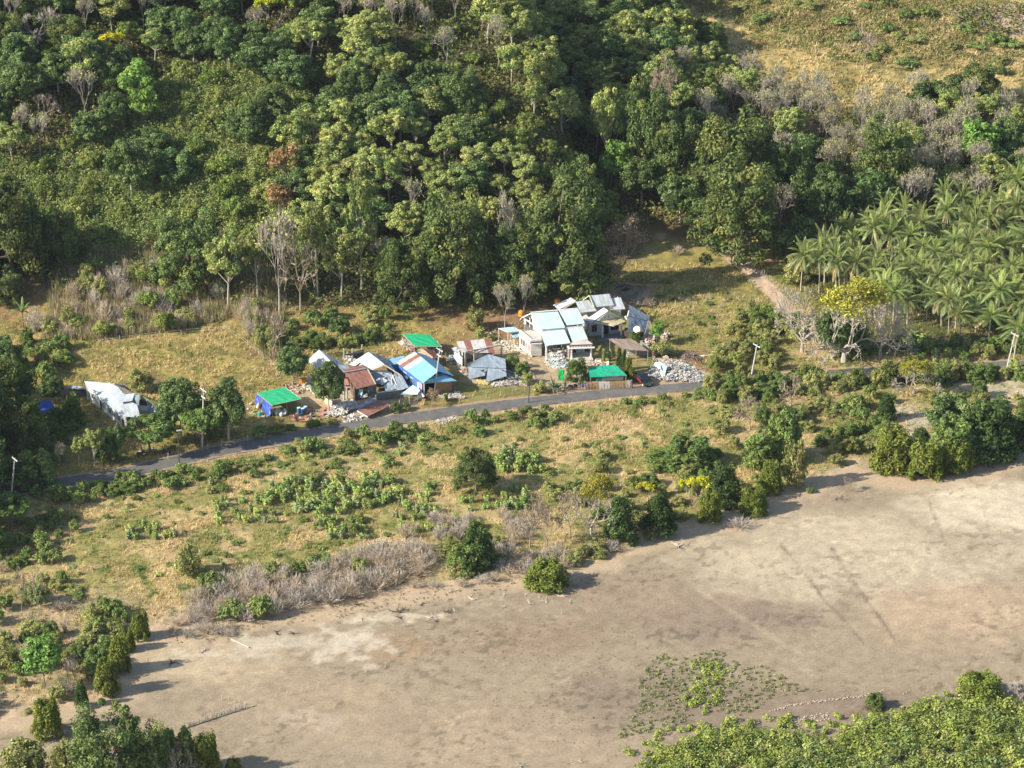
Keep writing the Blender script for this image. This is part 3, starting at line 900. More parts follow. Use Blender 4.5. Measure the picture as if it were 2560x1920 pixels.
        reg('shrub', W, H, [('foliage', mesh_np('foliage', v, qidx(len(P0)), cols=c))])
    for s in range(3):  # low spreading dark green shrub
        rng = np.random.default_rng(720 + s); W, H = 3.2, 1.5
        v, c, cc, cr = crown(rng, W, H, 0, 16, .45, 1100, .19, (.15, .20, .06), .25, .35, (.23, .25, .08), .2, up=.5, zmin=-.2, flat=.7, aspect=1.8)
        reg('lowshrub', W, H, [('foliage', mesh_np('foliage', v, qidx(len(v) // 4), cols=c))])
    for s in range(4):  # grey leafless shrubs: many upright twigs
        rng = np.random.default_rng(740 + s); W, H = 4.5, 3.0
        mb = MB()
        for i in range(75):
            an = rng.uniform(0, 2 * PI); r0 = rng.uniform(0, .5) ; out = rng.uniform(.1, 1.0); hh = H * rng.uniform(.55, 1) * (1 - .35 * out)
            b0 = Vector((math.cos(an) * r0, math.sin(an) * r0, -.05))
            e = Vector((math.cos(an) * out * W / 2, math.sin(an) * out * W / 2, hh)); m_ = b0.lerp(e, .5) + Vector((0, 0, .12 * hh)) + Vector(rng.normal(size=3)) * .12
            mb.tube([b0, m_, e], [.035, .028, .018], 3, cap=False)
            for j in range(3):
                q = m_.lerp(e, rng.uniform(.1, .9)); mb.tube([q, q + (e - b0).normalized() * .45 + Vector(rng.normal(size=3)) * .3], [.022, .014], 3, cap=False)
        reg('greyshrub', W, H, [('twigs', mb_mesh(mb, 'twigs', [TWIGG, mat_plain('twig_tan', (.50, .40, .29), .9, .25, 2)][s % 2]))])
    for k, L_ in LIB.items():
        for d in L_:
            for nm, me in d['parts']:
                if not me.materials: me.materials.append(LEAF)
build_library()

def build_palms():
    for s in range(3):
        rng = np.random.default_rng(800 + s); H = 8.0
        mb = MB()
        lean = Vector((float(rng.normal()) * .5, float(rng.normal()) * .5, 0))
        pts = [Vector((0, 0, -.3)) + lean * (t * t) + Vector((0, 0, (H - .0) * t)) for t in (0, .2, .45, .7, .9, 1)]
        mb.tube(pts, [.24, .17, .15, .14, .13, .16], 7)
        top = pts[-1]
        V = []; C = []; rach = MB()
        nf = 25
        for i in range(nf):
            an = i * 2.39996 + float(rng.uniform(-.2, .2)); age = i / nf     # 0 young/upright .. 1 old/hanging
            el = R(84 - 100 * age + float(rng.normal()) * 6); Lf = 4.9 * (1 - .15 * abs(age - .5)) * float(rng.uniform(.9, 1.08))
            d = Vector((math.cos(an) * math.cos(el), math.sin(an) * math.cos(el), math.sin(el)))
            hd_ = Vector((math.cos(an), math.sin(an), 0)); side = Vector((-math.sin(an), math.cos(an), 0))
            p = Vector(top); sp = [p.copy()]; seg = 9; dirs = []
            for k in range(seg):
                dirs.append(d.copy()); p = p + d * (Lf / seg); sp.append(p.copy())
                d = (d + Vector((0, 0, -.15 - .07 * age))).normalized()
            rach.tube(sp, [.05 - .004 * k for k in range(seg + 1)], 3, cap=False)
            old = age > .86; fk = float(rng.uniform(.6, 1.3))
            for k in range(1, seg * 4 + 8):
                t = k / (seg * 4 + 8); f = t * seg; j = min(int(f), seg - 1); q = sp[j].lerp(sp[j + 1], f - j); dd = dirs[j]
                ll = .78 * math.sin(PI * min(1, t * .85 + .15)) ** .7 * float(rng.uniform(.85, 1.1)); wv = .05
                for sg in (-1, 1):
                    upv = side.cross(dd) * 1.0
                    if upv.z < 0: upv = -upv
                    tip = q + (side * sg * .8 + dd * .45 + upv * .12) * ll + Vector((0, 0, -.62 * ll))
                    midp = q.lerp(tip, .5) + Vector((0, 0, .10 * ll)) + dd * .02
                    w_ = dd * wv
                    V += [q - w_, midp - w_ * .9, tip, midp + w_ * .9]
                    b = (.11, .165, .04) if not old else (.33, .27, .10)
                    if age < .4: b = (.20, .25, .06)
                    kk = float(rng.uniform(.8, 1.2)) * fk; C += [tuple(z * kk for z in b)] * 4
        V = np.array([tuple(q) for q in V]); C = np.array(C)
        me = mesh_np('fronds', V, qidx(len(V) // 4), cols=C); me.materials.append(LEAFG)
        nuts = MB()
        for i in range(9):
            a2 = rng.uniform(0, 2 * PI); c = top + Vector((math.cos(a2) * .3, math.sin(a2) * .3, -.25 - .2 * rng.random()))
            nuts.tube([c + Vector((0, 0, -.13)), c + Vector((0, 0, -.05)), c + Vector((0, 0, .06)), c + Vector((0, 0, .13))], [.05, .13, .12, .04], 6)
        reg('palm', 8.4, H + 3, [('trunk', mb_mesh(mb, 'trunk', BARKP)), ('fronds', me), ('rachises', mb_mesh(rach, 'rachises', mat_plain('rachis', (.33, .30, .12), .6))),
                                 ('coconuts', mb_mesh(nuts, 'coconuts', mat_plain('coconut', (.30, .22, .09), .6)))])
    # banana plants and low pinnate palms: wide blades
    for s, (nm, nf, Lf, wd, hh, col) in enumerate([('banana', 9, 2.3, .55, 2.0, (.12, .20, .05)), ('sago', 16, 2.4, .28, .5, (.075, .12, .04))]):
        rng = np.random.default_rng(830 + s); V = []; C = []
        mb = MB(); mb.tube([Vector((0, 0, -.1)), Vector((0, 0, hh * .6)), Vector((0, 0, hh))], [.16, .13, .1], 6)
        for i in range(nf):
            an = i * 2.4; el = R(75 - 60 * i / nf); d = Vector((math.cos(an) * math.cos(el), math.sin(an) * math.cos(el), math.sin(el)))
            side = Vector((-math.sin(an), math.cos(an), 0)); p = Vector((0, 0, hh)); L_ = Lf * rng.uniform(.85, 1.1); pr = None
            for k in range(7):
                t = k / 6; ww = wd * math.sin(PI * (.12 + .86 * t)) ** .8 * .5
                l, r_ = p - side * ww + Vector((0, 0, -.25 * ww)), p + side * ww + Vector((0, 0, -.25 * ww))
                if pr:
                    V += [pr[0], pr[2], p.copy(), l]; V += [pr[2], pr[1], r_, p.copy()]
                    kk = float(rng.uniform(.8, 1.2)); C += [tuple(z * kk for z in col)] * 8
                pr = (l, r_, p.copy()); p = p + d * (L_ / 6); d = (d + Vector((0, 0, -.2))).normalized()
        V = np.array([tuple(q) for q in V]); me = mesh_np('leaves', V, qidx(len(V) // 4), cols=np.array(C)); me.materials.append(LEAFG)
        reg(nm, Lf * 1.7, hh + Lf * .75, [('stem', mb_mesh(mb, 'stem', BARK)), ('leaves', me)])
build_palms()

CNT = {}
PLANTED = []
def plant(kind, x, y, W, H, name, label, cat, group=None, var=None, z=None):
    L_ = LIB[kind]
    k = CNT.get(kind, 0); CNT[kind] = k + 1
    d = L_[k % len(L_) if var is None else var]
    if z is None: z = ground_z(x, y)
    o = thing(name, label, cat, (x, y, z - .05), random.uniform(0, 2 * PI), group)
    o.scale = (W / d['W'], W / d['W'] * random.uniform(.92, 1.08), H / d['H'])
    for nm, me in d['parts']:
        link(nm, me, None, o)
    PLANTED.append((x, y, W))
    return o

def plant_px(kind, u, vb, vt, wpx, name, label, cat, group=None, var=None):
    """base seen at (u, vb), top at row vt, wpx pixels wide"""
    p = P(u, vb); s = FOC / (p - cam.location).length
    if kind in ('bush', 'mangrove', 'darkcone', 'palebush', 'greyshrub', 'lowshrub', 'shrub'):
        vb = vb - min(.17 * wpx, .3 * (vb - vt)); p = P(u, vb)
    return plant(kind, p.x, p.y, wpx / s, max(.4, (vb - vt) / (s * math.cos(R(PITCH)))), name, label, cat, group, var)
# ================================================================== TREES AND BUSHES SET BY HAND
T = plant_px
# the big round trees at the foot of the hill and in the valley
BIGS = [
 ('round', 475, 722, 522, 205, 'round_tree', 'big dark round tree at the left edge of the wood, above the left meadow', 'tree'),
 ('round', 30, 690, 440, 200, 'round_tree', 'very dark broad tree at the left edge of the photo, above the bare brown soil', 'tree'),
 ('round', 150, 655, 520, 120, 'round_tree', 'dark shaded tree just right of the broad dark tree at the left edge', 'tree'),
 ('round', 1135, 772, 500, 215, 'round_tree', 'big grey-green round tree at the forest edge above the green shade roof', 'tree'),
 ('round', 1010, 790, 600, 150, 'round_tree', 'low dark round tree at the forest edge left of the big grey-green one', 'tree'),
 ('round', 1400, 735, 455, 250, 'round_tree', 'biggest grey-green tree behind the large blue-roofed house', 'tree'),
 ('round', 1290, 745, 560, 150, 'round_tree', 'dark tree squeezed between the two big grey-green trees at the forest edge', 'tree'),
 ('round', 1440, 585, 395, 160, 'round_tree', 'olive tree at the end of the spur with a dead snag behind it', 'tree'),
 ('bright', 1540, 490, 350, 95, 'feathery_tree', 'bright yellow-green tree alone in the shaded gully', 'tree'),
 ('round', 1845, 655, 395, 245, 'round_tree', 'broadest dark round tree beside the meadow and the fenced path', 'tree'),
 ('round', 1835, 545, 270, 250, 'round_tree', 'tall dark round tree right behind the one beside the fenced path', 'tree'),
 ('round', 1690, 480, 285, 160, 'round_tree', 'round tree with a visible trunk above the shaded lawn, left of the dark pair', 'tree'),
 ('round', 1615, 440, 190, 150, 'round_tree', 'tall olive domed tree on the bright slope above the gully', 'tree'),
 ('round', 1960, 560, 330, 170, 'round_tree', 'dark tree filling the gap right of the tall dark round tree', 'tree'),
 ('round', 2210, 525, 295, 190, 'round_tree', 'grey-green domed tree above the left end of the palm grove', 'tree'),
 ('leafy', 2175, 565, 430, 150, 'broadleaf_tree', 'glossy dark tree with yellow-green tips right below the grey-green dome', 'tree'),
 ('leafy', 2065, 600, 415, 110, 'broadleaf_tree', 'dark leafy tree with a bare neighbour left of the glossy dark tree', 'tree'),
 ('withered', 1545, 718, 550, 130, 'withered_tree', 'brown withered tree standing at the edge of the shaded lawn', 'tree'),
 ('round', 2440, 260, 155, 130, 'round_tree', 'dark olive tree standing alone at the edge of the straw field, upper right', 'tree'),
 ('bright', 2450, 450, 300, 120, 'feathery_tree', 'bright green feathery tree among pale trunks above the palms', 'tree'),
 ('bare', 2160, 175, 70, 90, 'bare_tree', 'pale leafless tree standing in the straw field, upper right', 'tree'),
 ('round', 1770, 130, 45, 110, 'round_tree', 'dark round tree at the top of the forest beside the straw field', 'tree'),
 ('bush', 1960, 640, 590, 70, 'bush', 'green bush between the fenced path and the first palms', 'bush'),
 ('palebush', 1990, 720, 640, 90, 'bush', 'loose olive bush at the foot of the fenced path', 'bush'),
 ('bright', 350, 280, 150, 110, 'feathery_tree', 'fresh green round tree in the left wood, right of a bare tree', 'tree'),
 ('bright', 365, 330, 215, 95, 'feathery_tree', 'fresh green tree casting a dark shadow in the left thicket', 'tree'),
 ('yellow', 285, 150, 85, 95, 'flowering_tree', 'yellow-topped tree on dark bare branches, top left of the wood', 'tree'),
 ('yellow', 690, 70, -5, 100, 'flowering_tree', 'yellow-leaved tree at the very top of the wood', 'tree'),
 ('baredome', 95, 110, 25, 130, 'bare_tree', 'pale mauve leafless tree at the top left corner of the wood', 'tree'),
 ('bare', 110, 310, 235, 95, 'bare_tree', 'white-branched leafless tree in the left wood', 'tree'),
 ('rusty', 715, 470, 362, 100, 'rusty_tree', 'upper of two rust-coloured trees in the middle of the wood', 'tree'),
 ('rusty', 700, 570, 455, 80, 'rusty_tree', 'lower of two rust-coloured trees in the middle of the wood', 'tree'),
 ('leafy', 330, 500, 340, 120, 'broadleaf_tree', 'dark blue-green tree in the middle of the olive thicket', 'tree'),
 ('leafy', 440, 470, 375, 110, 'broadleaf_tree', 'dark low tree right of the blue-green one in the olive thicket', 'tree'),
]
for a in BIGS: T(*a)
# pale-trunked trees along the front edge of the wood
EDGE = [
 ('teak', 572, 785, 590, 105, 'pale tree with white trunk and pale leafy tuft at the edge of the left meadow'),
 ('teak', 645, 770, 575, 80, 'slim pale tree just right of the white-trunked one at the left meadow'),
 ('teakbare', 700, 800, 545, 130, 'tall nearly leafless tree with fine pale twigs at the forest edge'),
 ('bare', 752, 790, 560, 110, 'leafless tree with long pale boughs at the forest edge'),
 ('teak', 795, 765, 515, 95, 'pale tree with leafy top left of the forked pale tree'),
 ('teak', 855, 775, 590, 105, 'forked pale tree with sparse yellow leaves at the forest edge'),
 ('teak', 905, 760, 470, 85, 'yellowish tall tree behind the forked pale tree'),
 ('teakbare', 1275, 700, 475, 70, 'tall pale-stemmed tree with a yellow tuft between the big grey-green trees'),
 ('teakbare', 1262, 830, 712, 55, 'thin leafless sapling behind the big house, left of the shed'),
 ('teakbare', 1310, 815, 690, 50, 'thin leafless sapling behind the big house, next to the grey box hut'),
 ('bright', 1450, 740, 680, 60, 'small bright sapling under the forest edge behind the rear roofs'),
 ('teak', 1520, 455, 210, 90, 'leaning white-trunked tree above the gully'),
 ('bare', 1660, 330, 130, 80, 'pale leafless tree on the slope above the gully'),
 ('teak', 1600, 190, 80, 90, 'pale yellow tree high on the slope above the gully'),
 ('teak', 1760, 270, 170, 75, 'bright yellow-tufted tree between bare trees, right slope'),
]
for k, u, vb, vt, wpx, lab in EDGE: T(k, u, vb, vt, wpx, 'pale_tree', lab, 'tree')

VILL = [
 ('bare', 684, 898, 768, 95, 'bare_tree', 'leafless silver-grey tree at the corner of the left meadow', 'tree'),
 ('leafy', 732, 962, 866, 84, 'broadleaf_tree', 'dense dark tree left of the white collapsed roof', 'tree'),
 ('leafy', 822, 1030, 902, 92, 'broadleaf_tree', 'dark tree in front of the white roof and the pale yellow wall', 'tree'),
 ('bush', 1442, 962, 888, 64, 'bush', 'round green tree between the bright green net and the green stall roof', 'tree'),
 ('palebush', 1188, 838, 764, 68, 'bush', 'olive tree on the bare yard with laundry beneath it', 'tree'),
 ('shrub', 1200, 852, 820, 38, 'shrub', 'green bush right below the laundry on the bare yard', 'bush'),
 ('bush', 1280, 930, 885, 45, 'bush', 'dark shrub left of the red-leaved shrub by the large house', 'bush'),
 ('bush', 1305, 945, 900, 48, 'bush', 'dark shrub in front of the red-leaved shrub by the large house', 'bush'),
 ('palebush', 1318, 965, 925, 40, 'bush', 'brownish bush right of the fallen metal roof', 'bush'),
 ('darkcone', 1547, 930, 868, 22, 'cypress', 'leftmost of the narrow columnar trees beside the thatched shed', 'tree'),
 ('darkcone', 1559, 938, 872, 24, 'cypress', 'second narrow columnar tree from the left beside the thatched shed', 'tree'),
 ('mangrove', 1571, 946, 892, 22, 'cypress', 'third narrow columnar tree from the left, brighter green', 'tree'),
 ('mangrove', 1580, 955, 922, 18, 'cypress', 'shortest columnar tree, next to the parked black car', 'tree'),
 ('shrub', 1510, 908, 872, 22, 'shrub', 'small pale sapling in the shade below the large house', 'bush'),
 ('shrub', 1526, 905, 872, 24, 'shrub', 'twin small sapling in the shade beside the thatched shed', 'bush'),
 ('bright', 1642, 862, 804, 40, 'feathery_tree', 'bright green tree right of the flagpole', 'tree'),
 ('palebush', 1653, 902, 848, 72, 'bush', 'yellow-green bush right of the thatched shed', 'bush'),
 ('bush', 1588, 858, 824, 38, 'bush', 'bush with a satellite dish behind it, above the thatched roof', 'bush'),
 ('leafy', 850, 850, 790, 60, 'broadleaf_tree', 'dark slim tree behind the white collapsed roof', 'tree'),
 ('bush', 790, 870, 830, 70, 'bush', 'dark green bush behind the white collapsed roof', 'bush'),
 ('palebush', 925, 812, 772, 70, 'bush', 'yellow-olive bush below the forest edge', 'bush'),
 ('shrub', 968, 828, 808, 28, 'shrub', 'small bright green shrub on the slope left of the green shade roof', 'bush'),
 ('bush', 990, 1035, 1003, 30, 'bush', 'round bush behind the white fence posts by the road', 'bush'),
 ('lowshrub', 1015, 1030, 1005, 30, 'shrub', 'low bush right of the round one behind the white fence posts', 'bush'),
 ('withered', 1080, 1015, 975, 40, 'bush', 'reddish bush in front of the wooden front of the blue house', 'bush'),
 ('shrub', 1115, 1005, 980, 22, 'shrub', 'small bright bush by the heap of stones in front of the blue house', 'bush'),
 ('palebush', 1350, 990, 950, 48, 'bush', 'dry brown bush left of the low palm by the road', 'bush'),
 # left house surroundings
 ('teak', 237, 1172, 1068, 55, 'pale_tree', 'sunlit yellow-green sapling in front of the long white house', 'tree'),
 ('bush', 268, 1168, 1062, 62, 'bush', 'leafy green tree right of the yellow-green sapling', 'tree'),
 ('leafy', 292, 1150, 1058, 50, 'broadleaf_tree', 'green tree touching the lower corner of the long white house', 'tree'),
 ('teak', 198, 1165, 1090, 40, 'pale_tree', 'small thin tree left of the yellow-green sapling', 'tree'),
 ('teakbare', 150, 1170, 1105, 35, 'bare_tree', 'small bare white sapling in the shade by the road, far left', 'tree'),
 ('spreading', 375, 1132, 1042, 150, 'spreading_tree', 'wide flat-topped tree over the resting place by the road', 'tree'),
 ('spreading', 503, 1118, 1012, 115, 'spreading_tree', 'tree with drooping fans of leaves below the utility pole', 'tree'),
 ('leafy', 452, 1095, 945, 125, 'broadleaf_tree', 'tall dark tree left of the utility pole', 'tree'),
 ('leafy', 572, 1108, 940, 98, 'broadleaf_tree', 'tall dark tree right of the utility pole, left of the green tent', 'tree'),
 ('bush', 540, 1100, 985, 70, 'bush', 'dark tree squeezed between the utility pole and the tall tree by the green tent', 'tree'),
 ('palebush', 352, 990, 915, 84, 'bush', 'loose olive tree behind the long white house', 'tree'),
 ('bush', 180, 1078, 975, 70, 'bush', 'green tree left of the long white house', 'tree'),
 ('leafy', 130, 1010, 935, 70, 'broadleaf_tree', 'dark tree behind the blue tarpaulin at the far left', 'tree'),
 ('banana', 58, 818, 750, 55, 'banana_plant', 'banana plant standing alone at the left edge', 'plant'),
 ('sago', 1385, 980, 940, 55, 'low_palm', 'low palm by the roadside fence, left of the bright green net', 'plant'),
 # field below the road
 ('round', 1190, 1228, 1112, 125, 'round_tree', 'lone dark tree in the dry field', 'tree'),
 ('bush', 555, 1195, 1148, 62, 'bush', 'round green bush just below the road, left', 'bush'),
 ('palebush', 788, 1215, 1172, 52, 'bush', 'round grey-green bush in the dry field below the road', 'bush'),
 ('palebush', 472, 1452, 1352, 88, 'bush', 'pale green tree alone in the lower left of the dry field', 'tree'),
 ('bush', 745, 1450, 1395, 58, 'bush', 'bright green bush above the grey brush', 'bush'),
 ('palebush', 900, 1445, 1385, 60, 'bush', 'olive bush between grey brush clumps', 'bush'),
 ('darkcone', 1195, 1435, 1302, 90, 'mangrove_bush', 'tall dark pointed bush at the shore', 'bush'),
 ('bush', 1155, 1448, 1352, 90, 'bush', 'bright green bush in front of the tall dark pointed one at the shore', 'bush'),
 ('mangrove', 1367, 1482, 1400, 110, 'mangrove_bush', 'round green mangrove bush alone on the edge of the mud', 'bush'),
 ('darkcone', 1548, 1372, 1240, 95, 'mangrove_bush', 'pointed dark bush right of the bare trees, left one of two', 'bush'),
 ('darkcone', 1645, 1355, 1225, 105, 'mangrove_bush', 'rounder dark bush right of the pointed one', 'bush'),
 ('mangrove', 1773, 1312, 1230, 62, 'mangrove_bush', 'upright olive mangrove, left one of two at the bend of the shore', 'bush'),
 ('mangrove', 1884, 1292, 1215, 78, 'mangrove_bush', 'upright olive mangrove with a long shadow on the sand', 'bush'),
 ('greyshrub', 1850, 1325, 1295, 90, 'dry_bush', 'flat dry grey-green bush on the sand', 'bush'),
 ('bush', 1720, 1190, 1090, 150, 'bush', 'wide green tree left of the shore trees', 'tree'),
 ('bush', 1665, 1180, 1120, 110, 'bush', 'green bush left of the wide green tree', 'bush'),
 ('darkcone', 1810, 1275, 1150, 85, 'mangrove_bush', 'dark green conical tree behind the two upright mangroves', 'tree'),
 ('bush', 1900, 1180, 1065, 115, 'bush', 'blue-green tree under the small bare yellow-tipped tree', 'tree'),
 ('bush', 1960, 1165, 1015, 110, 'bush', 'tall green tree behind the blue-green one', 'tree'),
 ('palebush', 1985, 1230, 1090, 85, 'bush', 'tall olive tree at the shore, left of the sandy inlet', 'tree'),
 ('mangrove', 1925, 1240, 1155, 60, 'mangrove_bush', 'slim olive mangrove left of the tall olive tree', 'bush'),
 ('mangrove', 2230, 1190, 1070, 105, 'mangrove_bush', 'left one of the shore mangroves beyond the sandy inlet', 'bush'),
 ('mangrove', 2310, 1205, 1105, 95, 'mangrove_bush', 'second mangrove from the left beyond the sandy inlet', 'bush'),
 ('bush', 2380, 1180, 1035, 130, 'bush', 'bright green top of the dense shore mangroves, right', 'tree'),
 ('darkcone', 2215, 1060, 985, 62, 'mangrove_bush', 'dark conical bush above the stony track', 'bush'),
 ('darkcone', 2300, 1130, 1070, 70, 'mangrove_bush', 'dark bush right of the stony track', 'bush'),
 ('leafy', 2370, 1120, 985, 120, 'broadleaf_tree', 'tall green tree at the back of the dense shore mangroves', 'tree'),
 ('darkcone', 2470, 1165, 990, 150, 'mangrove_bush', 'largest dark mangrove of the dense group at the shore', 'tree'),
 ('mangrove', 2390, 1192, 1100, 90, 'mangrove_bush', 'olive mangrove at the foot of the dense group', 'bush'),
 ('darkcone', 2570, 1130, 1030, 100, 'mangrove_bush', 'dark tree cut by the right edge, at the shore', 'tree'),
 ('bare', 2113, 1228, 1190, 40, 'sapling', 'tiny grey tree alone on the sand', 'tree'),
 ('lowshrub', 2023, 1235, 1218, 28, 'shrub', 'tiny green shrub on the sand left of the tiny grey tree', 'bush'),
 ('greyshrub', 2095, 1252, 1236, 55, 'dry_bush', 'flat dead shrub on the sand below the tiny grey tree', 'bush'),
 ('golden', 1478, 1335, 1186, 175, 'flowering_tree', 'bare-branched tree with the widest yellow crown, at the shore', 'tree'),
 ('bare', 1325, 1372, 1228, 95, 'bare_tree', 'leafless tree with dark foot, leftmost at the shore', 'tree'),
 ('bare', 1368, 1378, 1232, 95, 'bare_tree', 'leafless tree with dark foot, second from left at the shore', 'tree'),
 ('bare', 1425, 1345, 1215, 105, 'bare_tree', 'leafless tree with thin stems, left of the wide yellow crown', 'tree'),
 ('yellow', 1620, 1250, 1208, 62, 'flowering_tree', 'small bright yellow bush between dark shore bushes', 'tree'),
 ('yellow', 1735, 1262, 1198, 80, 'flowering_tree', 'yellow-green tree with crooked dark stem, at the shore', 'tree'),
 ('palebush', 2090, 1170, 1130, 50, 'bush', 'low bush with yellow flowers above the sand', 'bush'),
 ('bare', 1875, 1075, 990, 100, 'bare_tree', 'leafless round tree with a few yellow leaves', 'tree'),
 ('bare', 1978, 1015, 935, 95, 'bare_tree', 'leafless grey tree right of the leaning utility pole', 'tree'),
 ('golden', 2285, 985, 895, 150, 'flowering_tree', 'bright yellow-crowned tree with pale branches, right', 'tree'),
 ('golden', 2110, 905, 698, 300, 'flowering_tree', 'large tree with a flat golden crown over bare branches', 'tree'),
 ('baredome', 2200, 890, 745, 190, 'bare_tree', 'wide grey leafless tree right of the golden crown', 'tree'),
 ('baredome', 2005, 880, 715, 165, 'bare_tree', 'wide grey leafless tree left of the golden crown', 'tree'),
 ('leafy', 2080, 895, 775, 110, 'broadleaf_tree', 'dark green tree under the golden crown', 'tree'),
 ('bush', 2130, 900, 800, 110, 'bush', 'dark bush under the golden crown, right side', 'bush'),
 # lower left
 ('bright', 112, 1722, 1580, 112, 'feathery_tree', 'fresh green tree with a bare trunk, lower left', 'tree'),
 ('mangrove', 352, 1604, 1528, 50, 'mangrove_bush', 'topmost olive mangrove of the row at the left shore', 'bush'),
 ('bush', 290, 1580, 1545, 45, 'bush', 'small dark bush behind the topmost mangrove of the left shore', 'bush'),
 ('mangrove', 318, 1632, 1570, 40, 'mangrove_bush', 'second olive mangrove of the row at the left shore', 'bush'),
 ('mangrove', 300, 1690, 1590, 56, 'mangrove_bush', 'tall olive mangrove in the middle of the row at the left shore', 'bush'),
 ('bush', 245, 1680, 1610, 70, 'bush', 'dark bush behind the middle mangrove of the left shore', 'bush'),
 ('mangrove', 267, 1745, 1642, 64, 'mangrove_bush', 'pointed olive mangrove with a long shadow, left shore', 'bush'),
 ('darkcone', 204, 1775, 1695, 42, 'mangrove_bush', 'slim pointed mangrove left of the one with a long shadow', 'bush'),
 ('mangrove', 118, 1850, 1748, 75, 'mangrove_bush', 'dark olive mangrove above the bottom left trees', 'bush'),
 ('palebush', 230, 1610, 1545, 70, 'bush', 'yellowish bush left of the mangrove row', 'bush'),
 ('palebush', 80, 1600, 1550, 90, 'bush', 'pale bush above the fresh green tree, lower left', 'bush'),
 ('palebush', 20, 1680, 1600, 80, 'bush', 'pale green bush at the left edge, lower left', 'bush'),
 ('bare', 55, 1530, 1410, 45, 'bare_tree', 'thin bare tree, left one of two at the lower left edge', 'tree'),
 ('bare', 97, 1535, 1405, 45, 'bare_tree', 'thin bare tree, right one of two at the lower left edge', 'tree'),
 ('bare', 185, 1700, 1630, 55, 'bare_tree', 'dark bare bush right of the fresh green tree', 'bush'),
 ('round', 270, 1985, 1745, 235, 'broadleaf_tree', 'large bright green tree in the bottom left corner', 'tree'),
 ('round', 370, 1975, 1790, 150, 'broadleaf_tree', 'dark green tree right of the large one, bottom left corner', 'tree'),
 ('bush', 445, 1960, 1795, 120, 'bush', 'light green tree at the right of the bottom left group', 'tree'),
 ('baredome', 455, 1955, 1840, 110, 'bare_tree', 'grey-brown bare tree in the bottom left group', 'tree'),
 ('mangrove', 515, 1960, 1830, 80, 'mangrove_bush', 'olive bush at the right end of the bottom left group', 'bush'),
 ('palebush', 60, 1990, 1830, 160, 'bush', 'olive tree in the extreme bottom left corner', 'tree'),
 ('palebush', 160, 1995, 1840, 120, 'bush', 'olive tree between the corner tree and the large bright one', 'tree'),
 ('mangrove', 585, 1950, 1895, 45, 'mangrove_bush', 'small mangrove top at the bottom edge, in the tree shadow', 'bush'),
 # lower right
 ('bush', 2188, 1778, 1730, 60, 'bush', 'small bright bush alone on the dark mud', 'bush'),
 ('mangrove', 2450, 1765, 1685, 125, 'mangrove_bush', 'tall bright green bush at the edge of the lower right scrub', 'bush'),
 ('baredome', 2560, 1760, 1700, 110, 'bare_tree', 'grey bare bush at the right edge beside the tall bright bush', 'bush'),
]
for a in VILL: T(*a)

# big trees beyond the left edge: they throw the long shadows over the road's left end
for (u, vb, vt, wpx, k) in ((60, 1150, 985, 150, 'round'), (-60, 1130, 860, 220, 'round'), (20, 1060, 870, 150, 'round'), (-90, 1240, 1010, 240, 'round'), (-250, 1180, 850, 300, 'round'), (90, 1240, 1110, 120, 'bush'),
                            (-140, 1290, 1130, 190, 'round'), (-170, 1330, 1100, 260, 'round'), (40, 1000, 905, 110, 'leafy'), (30, 1330, 1235, 110, 'spreading'), (-40, 1400, 1290, 130, 'bush'), (10, 940, 840, 90, 'leafy')):
    lab = {'round': 'dark round tree of the shady grove at the left end of the road', 'bush': 'bushy tree low in the shady grove at the left end of the road',
           'leafy': 'leafy tree behind the shady grove at the left end of the road', 'spreading': 'spreading plant at the foot of the left utility pole'}[k]
    nm = {'round': 'round_tree', 'bush': 'bush', 'leafy': 'broadleaf_tree', 'spreading': 'spreading_tree'}[k]
    T(k, u, vb, vt, wpx, nm, lab, 'tree', 'trees of the left grove, ' + k)

# ================================================================== COCONUT PALMS
PALMP = wpoly([(1990, 725), (2060, 640), (2150, 590), (2330, 590), (2560, 520), (2760, 500), (2800, 860), (2560, 850), (2280, 835), (2110, 765)])
xs = [p[0] for p in PALMP]; ys = [p[1] for p in PALMP]
random.seed(5)
yy = min(ys); row = 0
while yy < max(ys):
    xx = min(xs) + (row % 2) * 2.6
    while xx < max(xs):
        x, y = xx + random.uniform(-1.3, 1.3), yy + random.uniform(-1.3, 1.3)
        if inpoly(np.array([x]), np.array([y]), PALMP)[0]:
            u, v = pix((x, y, 8))
            near = 'front row' if v > 690 else ('middle' if v > 590 else 'back')
            side = 'left' if u < 2230 else 'right'
            side = 'left part' if u < 2200 else ('middle part' if u < 2380 else 'right part'); hh_ = random.uniform(.5, 1.08); lab = f'coconut palm, {"tall" if hh_ > .78 else "low"}, in the {near} of the grove, {side}'
            plant('palm', x, y, 7.6 * random.uniform(.72, 1.2), 11 * hh_, 'coconut_palm', lab, 'palm tree', lab.replace('coconut palm', 'coconut palms'))
        xx += 4.1
    yy += 4.0; row += 1
for u, vb, vt, lab in ((2165, 570, 470, 'coconut palm standing apart above the grove, nearest the glossy dark tree'), (2130, 640, 545, 'coconut palm with yellow old fronds at the left corner of the grove'),
                  (2400, 850, 760, 'coconut palm with drooping fronds, in front of the grove near the road'), (2535, 900, 790, 'coconut palm with pale hanging fronds beside the right utility pole')):
    T('palm', u, vb, vt, 105, 'coconut_palm', lab, 'palm tree')

